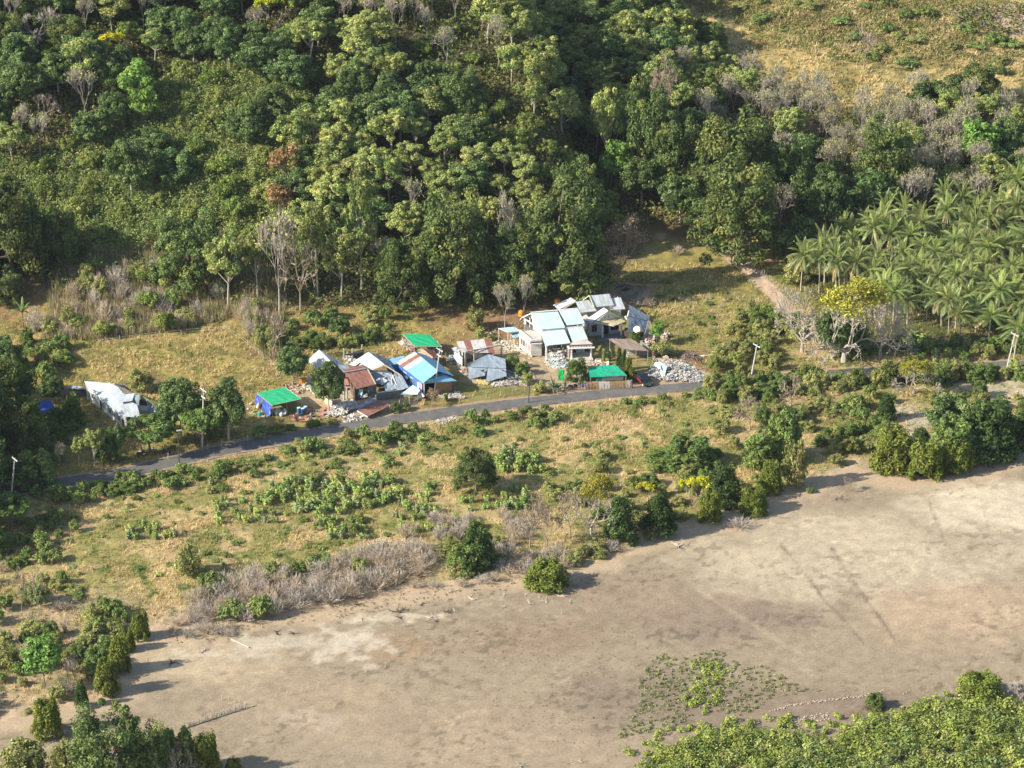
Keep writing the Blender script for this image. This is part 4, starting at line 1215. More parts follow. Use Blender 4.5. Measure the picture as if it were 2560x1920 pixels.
# ================================================================== THE WOOD
ZONES = [   # pixel polygon of crown positions, species mix, spacing, phrase
 ([(1150, 130), (1300, 230), (1480, 420), (1600, 560), (1560, 640), (1440, 560), (1330, 440), (1180, 250)], [('thicket', 1.0)], 4.2, 'in the dark gully'),
 ([(-200, 560), (200, 440), (520, 380), (800, 300), (760, 200), (640, 260), (420, 330), (200, 350), (-200, 380)], [('thicket', .85), ('leafy', .15)], 5.4, 'in the olive thicket'),
 ([(90, 540), (130, 480), (300, 400), (700, 300), (740, 600), (600, 570), (560, 520), (380, 520), (200, 560)], [('thicket', .97), ('teakbare', .03)], 5.6, 'in the olive thicket'),
 ([(520, 120), (700, 140), (760, 300), (620, 330), (450, 330), (430, 200)], [('thicket', .8), ('leafy', .2)], 5.4, 'in the upper olive thicket'),
 ([(650, 60), (900, 100), (1150, 220), (1120, 330), (900, 310), (700, 330)], [('leafy', .62), ('round', .1), ('teak', .28)], 5.2, 'on the upper half of the sunlit spur'),
 ([(700, 320), (1150, 300), (1360, 440), (1370, 520), (1100, 560), (900, 640), (720, 560)], [('teak', .68), ('leafy', .25), ('teakbare', .07)], 4.7, 'on the lower half of the sunlit spur'),
 ([(720, 540), (920, 520), (1100, 520), (1300, 560), (1300, 740), (700, 740)], [('teak', .4), ('leafy', .35), ('teakbare', .25)], 5.2, 'at the foot of the sunlit spur'),
 ([(820, -150), (1300, -150), (1260, 130), (1100, 130), (850, 70)], [('teakbare', .5), ('teak', .3), ('thicket', .2)], 4.8, 'at the top middle of the wood'),
 ([(1250, -200), (1680, -200), (1700, 60), (1850, 180), (1780, 250), (1650, 300), (1500, 330), (1400, 300), (1250, 160)], [('teak', .72), ('leafy', .2), ('teakbare', .08)], 4.6, 'on the bright slope beyond the gully'),
 ([(1740, 140), (1900, 180), (2100, 280), (2350, 300), (2420, 400), (2150, 420), (2080, 330), (1960, 330), (1880, 280), (1760, 300)], [('teakbare', .8), ('teak', .12), ('bare', .08)], 3.5, 'in the bare plantation above the valley'),
 ([(2050, 300), (2350, 230), (2700, 330), (2700, 540), (2330, 560), (2150, 460), (2100, 380)], [('teakbare', .6), ('teak', .18), ('leafy', .22)], 4.0, 'in the wood behind the palm grove'),
 ([(1500, 400), (1700, 330), (2100, 360), (2100, 620), (1900, 640), (1640, 500)], [('leafy', .6), ('teakbare', .4)], 5.6, 'between the big round valley trees'),
 ([(-400, -250), (700, -250), (640, 160), (420, 260), (200, 360), (-400, 420)], [('leafy', .42), ('thicket', .3), ('round', .13), ('teak', .1), ('teakbare', .05)], 5.0, 'in the mixed wood, upper left'),
 ([(700, -250), (900, -250), (900, 90), (700, 90)], [('leafy', .5), ('thicket', .5)], 5.0, 'at the top of the wood, left of centre'),
 ([(-400, 380), (-50, 400), (60, 560), (0, 700), (-400, 760)], [('round', .5), ('leafy', .5)], 6.5, 'at the far left of the wood'),
]
SPEC = {'thicket': ('thicket_tree', 'small feathery olive-green tree', 5.4, 4.6), 'leafy': ('broadleaf_tree', 'dark green clumped broadleaf tree', 8.6, 9.2), 'teak': ('pale_tree', 'slender tree with pale yellow-green leaves', 7.4, 9.8),
        'teakbare': ('bare_tree', 'slender pale-stemmed tree, nearly leafless', 5.2, 10.5), 'round': ('round_tree', 'dense dark round tree', 10.5, 9.5), 'bare': ('bare_tree', 'leafless grey tree', 6.5, 7.5)}
FM = [(60, 60, 'in the top left corner of the wood'), (280, 100, 'by the yellow-topped tree, top left'), (470, 60, 'at the top of the wood, left of centre'), (690, 50, 'by the yellow tree at the very top'), (90, 270, 'by the white leafless tree, left'),
      (350, 220, 'by the two fresh green trees'), (560, 190, 'above the smooth olive hillside'), (40, 420, 'at the left edge of the wood'), (330, 430, 'around the dark tree in the olive hillside'), (540, 380, 'in the middle of the olive hillside'),
      (600, 520, 'at the foot of the olive hillside'), (200, 530, 'at the upper end of the straw brush'), (710, 400, 'beside the two rust-coloured trees'), (760, 250, 'on the left flank of the sunlit spur'), (900, 150, 'on top of the sunlit spur'), (1060, 280, 'on the upper right of the sunlit spur'),
      (900, 380, 'in the middle of the sunlit spur'), (1120, 450, 'above the big grey-green forest edge trees'), (1280, 440, 'on the nose of the sunlit spur'), (860, 560, 'behind the forked pale trees'), (1000, 60, 'at the top middle, left of the gully'), (1180, 60, 'at the top end of the gully'),
      (1250, 260, 'in the upper dark gully'), (1420, 430, 'in the lower dark gully'), (1350, 120, 'on the slope beyond the gully, left part'), (1500, 60, 'on the slope beyond the gully, top'), (1600, 200, 'on the slope beyond the gully, right part'), (1500, 300, 'on the slope right above the gully'),
      (1760, 200, 'below the left end of the straw field'), (1950, 260, 'in the bare plantation, left part'), (2150, 330, 'in the bare plantation, middle'), (2350, 330, 'in the bare plantation, right part'), (1750, 420, 'among the big round valley trees'), (2040, 470, 'between valley trees and palm grove'),
      (2330, 450, 'right behind the palm grove'), (2520, 430, 'behind the palm grove at the right edge'), (2520, 260, 'by the straw field at the right edge'), (1150, 650, 'under the big grey-green trees'), (-60, 620, 'beyond the left edge of the wood')]
ZP = [z[0] for z in ZONES]
def zone_at(u, v):
    for i, z in enumerate(ZP):
        if inpoly(np.array([u]), np.array([v]), z)[0]: return i
    return None
random.seed(11)
placed = [(x, y, W) for x, y, W in PLANTED]
cell = {}
def ok(x, y, r):
    cx, cy = int(x // 8), int(y // 8)
    for i in range(cx - 2, cx + 3):
        for j in range(cy - 2, cy + 3):
            for (a, b, q) in cell.get((i, j), ()):
                if (a - x) ** 2 + (b - y) ** 2 < (max(r, q * .5 + .2)) ** 2: return False
    return True
def put(x, y, q): cell.setdefault((int(x // 8), int(y // 8)), []).append((x, y, q))
for x, y, W in placed: put(x, y, W * .85 if W > 5 else 1)
count = {}
cand = []
for _ in range(26000):
    x, y = random.uniform(-128, 125), random.uniform(28, 215)
    cand.append((x, y))
cand.sort(key=lambda q: q[1])
random.shuffle(cand)
for x, y in cand:
    z = ground_z(x, y)
    u, v = pix((x, y, z + 5))
    if v < -110 or v > 760 or u < -330 or u > 2800: continue
    i = zone_at(u, v)
    if i is None: continue
    ub, vb = pix((x, y, z))
    if vb > 765 or (ub > 1380 and vb > 600 and ub < 2000): continue
    zn = ZONES[i]
    if not ok(x, y, zn[2]): continue
    r = random.random(); acc = 0
    for sp, p_ in zn[1]:
        acc += p_
        if r <= acc: break
    if count.get(sp, 0) >= 295: continue
    count[sp] = count.get(sp, 0) + 1
    nm, desc, W, H = SPEC[sp]
    k = random.uniform(.78, 1.18)
    lab = ('tall ' if k > .98 else 'short ') + desc.replace('small ', '') + ' ' + min(FM, key=lambda q: (q[0] - u) ** 2 + ((q[1] - v) * 1.3) ** 2)[2]
    plant(sp, x, y, W * k, H * k * random.uniform(.85, 1.12), nm, lab, 'tree', lab)
    put(x, y, zn[2])
print('WOOD', count)
# ================================================================== SHRUBS IN THE FIELDS
MARKS = [(1198, 1200, 'beside the lone dark tree in the dry field'), (1310, 1150, 'right of the lone dark tree in the dry field'), (1450, 1120, 'in the right half of the dry field'), (1600, 1100, 'at the right end of the dry field'),
         (860, 1230, 'in the dense green patch of the dry field'), (980, 1270, 'below the dense green patch of the dry field'), (650, 1240, 'left of the dense green patch of the dry field'),
         (400, 1300, 'in the left half of the dry field'), (150, 1330, 'at the far left of the dry field'), (300, 1420, 'left of the pale green tree in the dry field'), (620, 1400, 'right of the pale green tree in the dry field'),
         (850, 1340, 'just above the grey brush'), (1040, 1370, 'above the tall dark pointed bush at the shore'), (700, 1110, 'on the lower verge of the road, left part'), (900, 1090, 'on the lower road verge opposite the fallen rusty roof'), (1250, 1040, 'on the lower verge of the road, middle part'),
         (1550, 1005, 'on the lower verge of the road, right part'), (1750, 1010, 'left of the bare yellow-tipped tree'), (1800, 880, 'around the leaning utility pole on the right'), (2000, 950, 'by the road below the golden crown'), (2150, 1000, 'on the slope below the golden crown'),
         (2400, 940, 'by the road in front of the palms'), (2540, 1000, 'at the right edge above the shore trees'), (200, 1600, 'among the mangroves of the left shore'), (60, 1700, 'in the lower left corner'), (100, 1450, 'at the left edge below the dry field'),
         (1750, 830, 'in the right meadow'), (1600, 760, 'at the upper end of the right meadow'), (850, 850, 'on the grass behind the white collapsed roof'), (1000, 830, 'on the grass left of the green shade roof'), (400, 870, 'in the left meadow'),
         (300, 780, 'in the dry scrub above the left meadow'), (500, 780, 'in the dry scrub under the pale white-trunked tree'), (120, 900, 'in the overgrown corner at the far left'), (200, 1050, 'in the shade left of the long white house'), (1250, 880, 'by the path to the large house'),
         (1900, 100, 'in the straw field, upper left part'), (2100, 120, 'in the straw field, middle'), (2400, 150, 'in the straw field, right part'), (2300, 60, 'at the top of the straw field'), (2350, 280, 'at the lower edge of the straw field'),
         (950, 1130, 'in the dry field right below the road'), (700, 1170, 'in the dry field below the road, left part'), (450, 1230, 'in the dry field near the road\'s left end')]
BARE = wpoly([(2370, 20), (2700, 0), (2800, 118), (2560, 96), (2460, 84), (2400, 56)])
def mark(u, v):
    return min(MARKS, key=lambda m: (m[0] - u) ** 2 + ((m[1] - v) * 1.8) ** 2)[2]
KD = {'shrub': ('leafy_shrub', 'upright leafy green shrub'), 'lowshrub': ('low_shrub', 'low spreading dark green shrub'), 'palebush': ('olive_bush', 'loose olive bush'), 'greyshrub': ('dry_shrub', 'grey leafless shrub'),
      'mangrove': ('mangrove_bush', 'small yellow-green bush'), 'bush': ('green_bush', 'rounded green bush'), 'thicket': ('feathery_bush', 'feathery olive bush'), 'withered': ('withered_bush', 'brown withered bush')}
def scatter(poly, n, kinds, wr, hr, mind=1.2, seed=1, avoid_road=2.6):
    global placed
    rnd = random.Random(seed)
    W_ = wpoly(poly); xs = [p[0] for p in W_]; ys = [p[1] for p in W_]
    k = 0; tries = 0
    while k < n and tries < n * 12:
        tries += 1
        x, y = rnd.uniform(min(xs), max(xs)), rnd.uniform(min(ys), max(ys))
        if not inpoly(np.array([x]), np.array([y]), W_)[0]: continue
        if avoid_road and float(distline(np.array([x]), np.array([y]), ROADL)[0]) < avoid_road: continue
        if not ok(x, y, mind) or inpoly(np.array([x]), np.array([y]), BARE)[0]: continue
        kd = rnd.choices([q[0] for q in kinds], [q[1] for q in kinds])[0]
        w_ = rnd.uniform(*wr); h_ = rnd.uniform(*hr)
        if kd == 'shrub': w_ *= 1.12; h_ *= .8
        u, v = pix((x, y, 0 if v_flat(y) else ground_z(x, y)))
        nm, de = KD[kd]; lab = ('big ' if w_ > (wr[0] + wr[1]) / 2 else 'small ') + de.replace('small ', '') + ' ' + mark(u, v)
        plant(kd, x, y, w_, h_, nm, lab, 'bush', lab)
        put(x, y, w_ * .7); k += 1
def v_flat(y): return y < 36
# dense green patches of upright shrubs
S_, Lw, Pb, Gs = 'shrub', 'lowshrub', 'palebush', 'greyshrub'
scatter([(690, 1215), (800, 1205), (1000, 1200), (1005, 1250), (880, 1290), (740, 1285), (640, 1260)], 62, [(S_, 1)], (2.2, 3.2), (1.7, 2.7), 1.0, 21)
scatter([(1240, 1130), (1340, 1150), (1360, 1185), (1250, 1185)], 16, [(S_, 1)], (2.4, 3.2), (1.8, 2.8), 1.1, 22)
scatter([(1140, 1230), (1330, 1225), (1330, 1280), (1150, 1285)], 18, [(S_, 1)], (1.8, 2.8), (1.3, 2.2), 1.2, 23)
scatter([(1000, 1240), (1090, 1210), (1090, 1280), (1000, 1290)], 12, [(S_, 1)], (1.8, 2.6), (1.3, 2.0), 1.2, 24)
scatter([(310, 1320), (440, 1318), (440, 1345), (320, 1350)], 10, [(S_, 1)], (1.8, 2.6), (1.5, 2.1), 1.0, 25)
scatter([(540, 1250), (680, 1260), (690, 1310), (540, 1310)], 16, [(S_, 1)], (1.8, 2.6), (1.4, 2.0), 1.2, 26)
scatter([(780, 1290), (900, 1290), (930, 1350), (790, 1350)], 16, [(S_, .6), (Lw, .4)], (2.0, 3.0), (1.3, 2.0), 1.2, 27)
scatter([(990, 1290), (1060, 1280), (1080, 1340), (1000, 1330)], 7, [(S_, 1)], (1.8, 2.6), (1.4, 2.0), 1.2, 28)
# loose shrubs over the dry field
scatter([(420, 1180), (900, 1110), (1250, 1060), (1700, 1010), (1780, 1100), (1600, 1180), (1450, 1250), (1050, 1350), (900, 1380), (500, 1440), (150, 1440), (60, 1380), (150, 1300)], 130,
        [(S_, .5), (Lw, .35), (Pb, .15)], (.9, 2.2), (.35, .9), 1.7, 29)
scatter([(480, 1170), (900, 1112), (1200, 1060), (1230, 1110), (900, 1180), (520, 1240)], 30, [(Lw, .6), (S_, .3), (Pb, .1)], (1.6, 3.2), (.7, 1.5), 1.5, 30)
# verge bushes below the road
scatter([(560, 1175), (700, 1118), (860, 1090), (1000, 1068), (1060, 1072), (1000, 1110), (800, 1150), (640, 1180)], 30, [('bush', .35), (Lw, .4), (Pb, .25)], (2.0, 4.4), (1.0, 2.6), 1.6, 31, 4.0)
scatter([(1150, 1045), (1400, 1012), (1400, 1060), (1200, 1090)], 16, [('bush', .4), (Pb, .3), (Lw, .3)], (1.8, 3.6), (1.0, 2.2), 1.7, 32, 3.6)
scatter([(1400, 1010), (1740, 975), (1760, 1000), (1450, 1040)], 12, [(Lw, .5), (Pb, .5)], (1.4, 2.8), (.5, 1.2), 1.5, 33, 3.2)
scatter([(120, 1225), (420, 1185), (520, 1170), (480, 1215), (150, 1270)], 24, [('bush', .5), (Lw, .5)], (2.0, 4.2), (1.2, 2.6), 1.5, 34, 3.6)
scatter([(630, 1085), (880, 1050), (870, 1062), (640, 1100)], 16, [(Lw, .8), ('bush', .2)], (1.6, 3.0), (.9, 1.7), 1.0, 35, 2.5)
scatter([(1760, 960), (1860, 780), (1960, 800), (2080, 830), (2100, 915), (1900, 930), (1790, 1000)], 38, [(Pb, .8), ('bush', .1), ('thicket', .1)], (2.2, 4.4), (1.6, 3.8), 1.9, 36, 2.4)
scatter([(1760, 980), (1900, 960), (2090, 950), (2230, 960), (2240, 1020), (2160, 1110), (2000, 1120), (1980, 1060), (1800, 1090)], 38, [(Pb, .6), ('bush', .2), (Lw, .2)], (2.4, 5.0), (1.2, 3.2), 2.1, 37, 3.0)
scatter([(2060, 1090), (2220, 1060), (2210, 1130), (2080, 1140)], 14, [(Pb, .7), ('thicket', .3)], (2.4, 4.4), (1.5, 3.0), 1.9, 38)
scatter([(2180, 870), (2300, 850), (2560, 850), (2600, 960), (2440, 940), (2320, 930), (2200, 930)], 44, [('bush', .55), (Pb, .2), (S_, .25)], (2.2, 4.8), (1.6, 3.6), 1.9, 39, 2.6)
scatter([(1755, 965), (1900, 950), (2070, 938), (2070, 975), (1900, 990), (1760, 1005)], 44, [(Pb, .5), ('bush', .5)], (3.0, 4.6), (2.8, 4.4), 1.6, 61, 2.3)
scatter([(2070, 938), (2300, 926), (2490, 920), (2490, 950), (2300, 965), (2070, 972)], 54, [(Pb, .4), ('bush', .6)], (3.0, 4.8), (2.6, 4.2), 1.7, 62, 2.3)
scatter([(2330, 1000), (2460, 980), (2600, 1010), (2600, 1080), (2480, 1080), (2380, 1080)], 18, [('bush', .5), (Pb, .5)], (2.4, 4.6), (1.6, 3.4), 2.0, 40)
scatter([(1540, 1120), (1700, 1100), (1900, 1120), (1900, 1220), (1700, 1250), (1500, 1250), (1440, 1200)], 18, [('bush', .35), (Pb, .5), ('thicket', .15)], (2.4, 4.6), (1.4, 3.2), 2.1, 41)
scatter([(1330, 1225), (1480, 1215), (1700, 1240), (1700, 1320), (1560, 1350), (1450, 1300)], 20, [(Pb, .6), ('bush', .4)], (2.0, 4.0), (1.4, 2.8), 1.9, 42)
# grey brush along the shore
scatter([(470, 1510), (560, 1460), (760, 1430), (930, 1385), (1060, 1370), (1090, 1420), (1000, 1460), (860, 1508), (640, 1552), (480, 1555)], 125, [(Gs, .93), (Lw, .07)], (3.6, 6.0), (2.2, 3.6), 1.7, 43)
scatter([(430, 1560), (600, 1560), (600, 1590), (430, 1590)], 9, [(Gs, 1)], (2.6, 4.2), (1.2, 1.9), 1.6, 44)
scatter([(940, 1350), (1100, 1300), (1280, 1290), (1350, 1330), (1330, 1400), (1240, 1440), (1180, 1360), (1080, 1400)], 26, [(Gs, .7), (Pb, .3)], (3.0, 5.0), (1.6, 3.0), 1.9, 45)
scatter([(1260, 1440), (1330, 1400), (1400, 1390), (1560, 1365), (1480, 1400), (1400, 1425)], 22, [(Gs, .6), (Pb, .4)], (3.0, 5.2), (1.6, 3.0), 1.7, 46)
scatter([(1020, 1470), (1150, 1470), (1250, 1440), (1300, 1440), (1240, 1460)], 7, [(Gs, 1)], (2.6, 4.2), (1.2, 2.0), 1.7, 47)
# lower left shore scrub
scatter([(-60, 1420), (120, 1440), (280, 1520), (330, 1560), (260, 1640), (230, 1760), (80, 1800), (-60, 1800)], 60, [(Pb, .4), ('bush', .2), (Lw, .2), (Gs, .2)], (1.8, 4.6), (1.0, 3.2), 1.9, 48)
scatter([(-80, 1300), (120, 1300), (200, 1330), (180, 1400), (-60, 1430)], 26, [(Lw, .4), ('bush', .4), (Pb, .2)], (1.8, 4.0), (1.2, 2.8), 1.9, 49)
# dry scrub between wood and left meadow
scatter([(170, 700), (300, 660), (560, 700), (580, 800), (420, 835), (260, 850), (120, 850), (60, 840), (170, 780)], 48, [(Gs, .55), (Pb, .33), ('thicket', .12)], (3.0, 5.4), (2.4, 5.2), 1.8, 50)
scatter([(590, 790), (640, 790), (690, 880), (700, 930), (650, 900)], 16, [(Gs, .4), ('thicket', .3), (Pb, .3)], (2.0, 3.6), (2.6, 4.6), 1.2, 51)
scatter([(-60, 850), (110, 850), (190, 880), (120, 960), (60, 980), (-60, 960)], 26, [('bush', .5), (Lw, .3), ('thicket', .2)], (2.4, 4.6), (1.6, 3.6), 1.8, 52)
scatter([(0, 1060), (190, 1040), (220, 1110), (160, 1190), (0, 1200)], 18, [('bush', .6), (Lw, .4)], (2.4, 4.4), (1.4, 3.4), 1.8, 53)
scatter([(700, 830), (830, 800), (960, 800), (980, 850), (840, 880), (720, 870)], 22, [('bush', .3), (Pb, .4), (Lw, .3)], (2.0, 4.4), (1.2, 3.2), 1.9, 54)
scatter([(1640, 700), (1800, 720), (1960, 820), (1880, 880), (1660, 850)], 30, [(Lw, .55), (Gs, .3), (Pb, .15)], (1.0, 2.4), (.4, 1.0), 1.8, 55)
scatter([(1500, 730), (1620, 730), (1640, 770), (1540, 775)], 12, [(Gs, .8), ('withered', .2)], (3.0, 5.0), (1.4, 2.4), 1.8, 56)
scatter([(880, 715), (1380, 700), (1380, 745), (880, 775)], 18, [('thicket', .4), (Gs, .4), (Pb, .2)], (2.2, 4.2), (1.6, 3.6), 1.9, 57)
scatter([(1430, 640), (1600, 560), (1800, 640), (1700, 640), (1600, 600), (1450, 690)], 5, [('thicket', .5), (Gs, .5)], (2.0, 3.2), (1.4, 2.6), 1.9, 58)
scatter([(1660, -80), (1800, 20), (2000, 100), (2150, 180), (2380, 150), (2700, 240), (2700, -80)], 55, [(Lw, .6), (Pb, .4)], (2.6, 6.0), (1.0, 2.2), 3.0, 59, 0)
scatter([(1150, 850), (1240, 850), (1290, 960), (1190, 960)], 8, [(Lw, .4), (Pb, .6)], (1.4, 2.6), (.8, 1.6), 1.9, 60)

# ================================================================== STUFF
def tufts(name, n, xr, yr, dens, colf, hr, wr, blades, label=None, seed=1, zoff=0.0, lean=.45, cat='grass'):
    rng = np.random.default_rng(seed)
    x = rng.uniform(*xr, n); y = rng.uniform(*yr, n)
    k = rng.random(n) < dens(x, y); x = x[k]; y = y[k]; n = len(x)
    z = hz(x, y) + zoff
    col = colf(x, y, rng)
    m = n * blades
    X = np.repeat(np.stack([x, y, z], -1), blades, 0); C = np.repeat(col, blades, 0) * rng.uniform(.75, 1.25, (m, 1))
    hh = rng.uniform(*hr, m) * np.repeat(rng.uniform(.6, 1.3, n), blades); ww = rng.uniform(*wr, m)
    an = rng.uniform(0, 2 * PI, m); ln = rng.normal(size=(m, 2)) * lean
    s = np.stack([np.cos(an), np.sin(an), np.zeros(m)], -1) * ww[:, None] * .5
    o_ = np.stack([rng.normal(size=m) * .12, rng.normal(size=m) * .12, np.full(m, -.03)], -1) * 1.0
    b = X + o_; tip = b + np.stack([ln[:, 0] * hh, ln[:, 1] * hh, hh], -1)
    V = np.stack([b - s, b + s, tip], 1).reshape(-1, 3)
    me = mesh_np(name, V, tris=np.arange(m * 3).reshape(-1, 3), cols=np.repeat(np.clip(C, .01, .8), 3, 0))
    o = link(name, me, mat_leaf('grass_blades', 0, 0, .3))
    setp(o, label, cat, None, 'stuff')
    return o

WOODM = lambda x, y: sstep((hz(x, y) - .5) / 2)
mudm = lambda x, y: inpoly(x, y, MUD)
VPOLY = wpoly([(740, 960), (1000, 900), (1050, 860), (1170, 780), (1500, 740), (1700, 860), (1780, 930), (1740, 965), (1500, 985), (1200, 1015), (880, 1060), (660, 1040)])
TRACK = wpoly([(1812, 628), (1890, 690), (1970, 770), (2020, 840)])
def d_field(x, y):
    base = .30 + .7 * sstep((fbm(x, y, 4, 301) - .38) * 5)
    base = np.where(mudm(x, y), 0, base)
    base = base * (distline(x, y, ROADL) > 2.7)
    base = base * (1 - WOODM(x, y))
    base = np.where(inpoly(x, y, VPOLY), base * .12, base) * (distline(x, y, TRACK) > 1.5)
    base = base * np.clip((distline(x, y, SHORE) - 1.5) / 5, 0.05, 1)
    return base
def c_field(x, y, rng):
    n = len(x)
    c = np.tile(np.array((.56, .45, .225)), (n, 1))
    g = sstep((fbm(x, y, 5, 11) - .44) * 6) * .85
    g2 = sstep((fbm(x, y, 2.2, 12) - .58) * 9)
    c = c * (1 - g[:, None]) + np.array((.29, .29, .09)) * g[:, None]
    c = c * (1 - g2[:, None]) + np.array((.155, .20, .055)) * g2[:, None]
    b = (rng.random(n) < .12)[:, None]
    c = np.where(b, np.array((.26, .17, .09)), c)
    return c
tufts('dry_grass', 270000, (-110, 110), (-112, 62), d_field, c_field, (.22, .6), (.07, .16), 4, 'dry straw and green grass tufts covering the fields around the road and village', 31)

def d_top(x, y):
    u = 1280 + FOC * x / ((y - CAMY) * math.cos(R(PITCH)) + (CAMH - hz(x, y)) * math.sin(R(PITCH)))
    q = inpoly(x, y, TOPW)
    return np.where(q, .35 + .6 * sstep((fbm(x, y, 6, 311) - .4) * 5), 0)
TOPW = wpoly([(1640, -150), (1700, 50), (1850, 175), (2100, 290), (2350, 240), (2700, 330), (2700, 100), (2420, 90), (2360, 30), (2700, -10), (2700, -150)])
def c_top(x, y, rng):
    c = c_field(x, y, rng) * .6 + np.array((.52, .43, .24)) * .4; g = sstep((fbm(x, y, 9, 51) - .5) * 7)[:, None] * .7
    return c * (1 - g) * 1.05 + np.array((.20, .16, .06)) * g
tufts('field_grass', 60000, (10, 130), (85, 270), d_top, c_top, (.3, .9), (.15, .35), 4, 'straw-coloured and brown-green low growth on the open field, upper right', 32)

# undergrowth below the wood
LAWN = wpoly([(1400, 760), (1540, 655), (1640, 600), (1800, 612), (1840, 640), (2010, 830), (1900, 900), (1640, 870)])
def undergrowth():
    rng = np.random.default_rng(41); n = 85000
    x = rng.uniform(-125, 120, n); y = rng.uniform(36, 215, n)
    k = (WOODM(x, y) > .3) & ~inpoly(x, y, LAWN) & (rng.random(n) < .35 + .65 * sstep((fbm(x, y, 5, 321) - .38) * 6))
    dep = (y - CAMY) * math.cos(R(PITCH)) + (CAMH - hz(x, y)) * math.sin(R(PITCH))
    u = 1280 + FOC * x / dep; v = 960 - FOC * ((y - CAMY) * math.sin(R(PITCH)) + (hz(x, y) - CAMH) * math.cos(R(PITCH))) / dep
    k &= (u > -250) & (u < 2750) & (v > -200) & ~inpoly(x, y, TOPW)
    x, y = x[k], y[k]; n = len(x)
    per = 5; X = np.repeat(x, per) + rng.normal(size=n * per) * .5; Y = np.repeat(y, per) + rng.normal(size=n * per) * .5
    hgt = np.repeat(rng.uniform(.3, 3.2, n) ** 1.0 * (.4 + fbm(x, y, 7, 331)), per)
    Z = hz(X, Y) + hgt * rng.uniform(.2, 1, n * per)
    dep = (Y - CAMY); 
    base = np.array((.11, .15, .042)); ol = np.array((.18, .19, .06)); br = np.array((.20, .15, .09))
    a = sstep((fbm(X, Y, 14, 341) - .45) * 6)[:, None]
    c = base * (1 - a) + ol * a; c = np.where((np.repeat(rng.random(n), per) < .15)[:, None], br, c)
    c = c * rng.uniform(.6, 1.35, (n * per, 1))
    nr = unit(rng.normal(size=(n * per, 3)) + np.array([-.2, -.3, .9]))
    v_, c_ = leaf_quads(rng, np.stack([X, Y, Z], -1), nr, .42, c, 1.6)
    me = mesh_np('undergrowth', v_, qidx(n * per), cols=c_)
    setp(link('undergrowth', me, LEAF), 'tangled green and brown undergrowth filling the gaps below the trees of the wooded hill', 'undergrowth', None, 'stuff')
undergrowth()

def clumpmass(name, label, poly, ncl, rr, hr, per, leaf, cols, seed, squash=.8, cat='scrub', mind=0):
    rng = np.random.default_rng(seed); W_ = wpoly(poly); a = np.array(W_)
    x = rng.uniform(a[:, 0].min(), a[:, 0].max(), ncl * 6); y = rng.uniform(a[:, 1].min(), a[:, 1].max(), ncl * 6)
    k = inpoly(x, y, W_) & ~inpoly(x, y, BARE); x, y = x[k][:ncl], y[k][:ncl]; n = len(x)
    r = rng.uniform(*rr, n); h = rng.uniform(*hr, n)
    ci = rng.integers(0, len(cols), n); C = np.array(cols)[ci]
    X = np.repeat(np.stack([x, y, h * .5], -1), per, 0); d = unit(rng.normal(size=(n * per, 3))); rad = rng.uniform(.5, 1.05, (n * per, 1)) ** .6
    p = X + d * rad * np.repeat(np.stack([r, r, h * .55], -1), per, 0)
    p[:, 2] = np.maximum(p[:, 2], .03) + hz(p[:, 0], p[:, 1])
    nr = unit(d + unit(rng.normal(size=d.shape)) * .8 + np.array([0, 0, .5]))
    c = np.repeat(C * rng.uniform(.75, 1.2, (n, 1)), per, 0) * rng.uniform(.65, 1.3, (n * per, 1))
    v_, c_ = leaf_quads(rng, p, nr, leaf, c, 1.7)
    me = mesh_np(name, v_, qidx(n * per), cols=c_)
    return setp(link(name, me, mat_leaf('leaf_plain', 0, 0, .25)), label, cat, None, 'stuff')
clumpmass('mangrove_scrub', 'knee to head high yellow-green mangrove scrub filling the lower right corner', [(1540, 1980), (1600, 1925), (1650, 1890), (1740, 1860), (1850, 1842), (1960, 1850), (2080, 1840), (2200, 1815), (2320, 1778), (2400, 1755), (2560, 1755), (2700, 1740), (2700, 2060), (1500, 2060)],
          1150, (.8, 1.9), (1.0, 2.4), 150, .25, [(.23, .27, .06), (.26, .29, .075), (.19, .24, .055), (.29, .31, .11), (.17, .22, .075)], 51)
clumpmass('mangrove_fringe', 'broken fringe of low yellow-green plants in front of the mangrove scrub', [(1560, 1880), (1700, 1810), (1900, 1795), (2150, 1790), (2420, 1725), (2560, 1740), (2560, 1790), (1900, 1850), (1640, 1920)],
          170, (.35, .9), (.4, 1.0), 70, .2, [(.27, .31, .07), (.22, .27, .06)], 52)
clumpmass('mud_seedlings', 'low yellow-green seedlings sprouting on the dark mud', [(1650, 1630), (1700, 1650), (1790, 1620), (1850, 1665), (1930, 1665), (1980, 1710), (2060, 1725), (1930, 1745), (1860, 1790), (1760, 1775), (1660, 1830), (1540, 1850), (1600, 1760), (1590, 1700)],
          700, (.12, .4), (.15, .4), 14, .15, [(.22, .25, .10), (.19, .21, .09), (.25, .26, .11)], 53, cat='seedlings')
clumpmass('seedling_patch', 'denser bright green seedling patches in the middle of the dark mud', [(1730, 1660), (1770, 1650), (1830, 1675), (1790, 1710), (1810, 1750), (1760, 1790), (1700, 1760), (1740, 1710)],
          70, (.25, .6), (.4, .9), 34, .19, [(.28, .34, .07), (.23, .29, .06)], 54, cat='seedlings')
clumpmass('mud_specks', 'sparse tiny dark plants and clods dotting the brown mud', [(1100, 1560), (1500, 1560), (1650, 1600), (1650, 1850), (1500, 1920), (1350, 1850), (1150, 1700)],
          350, (.05, .14), (.04, .12), 5, .10, [(.20, .18, .11), (.24, .21, .13)], 55, cat='seedlings')
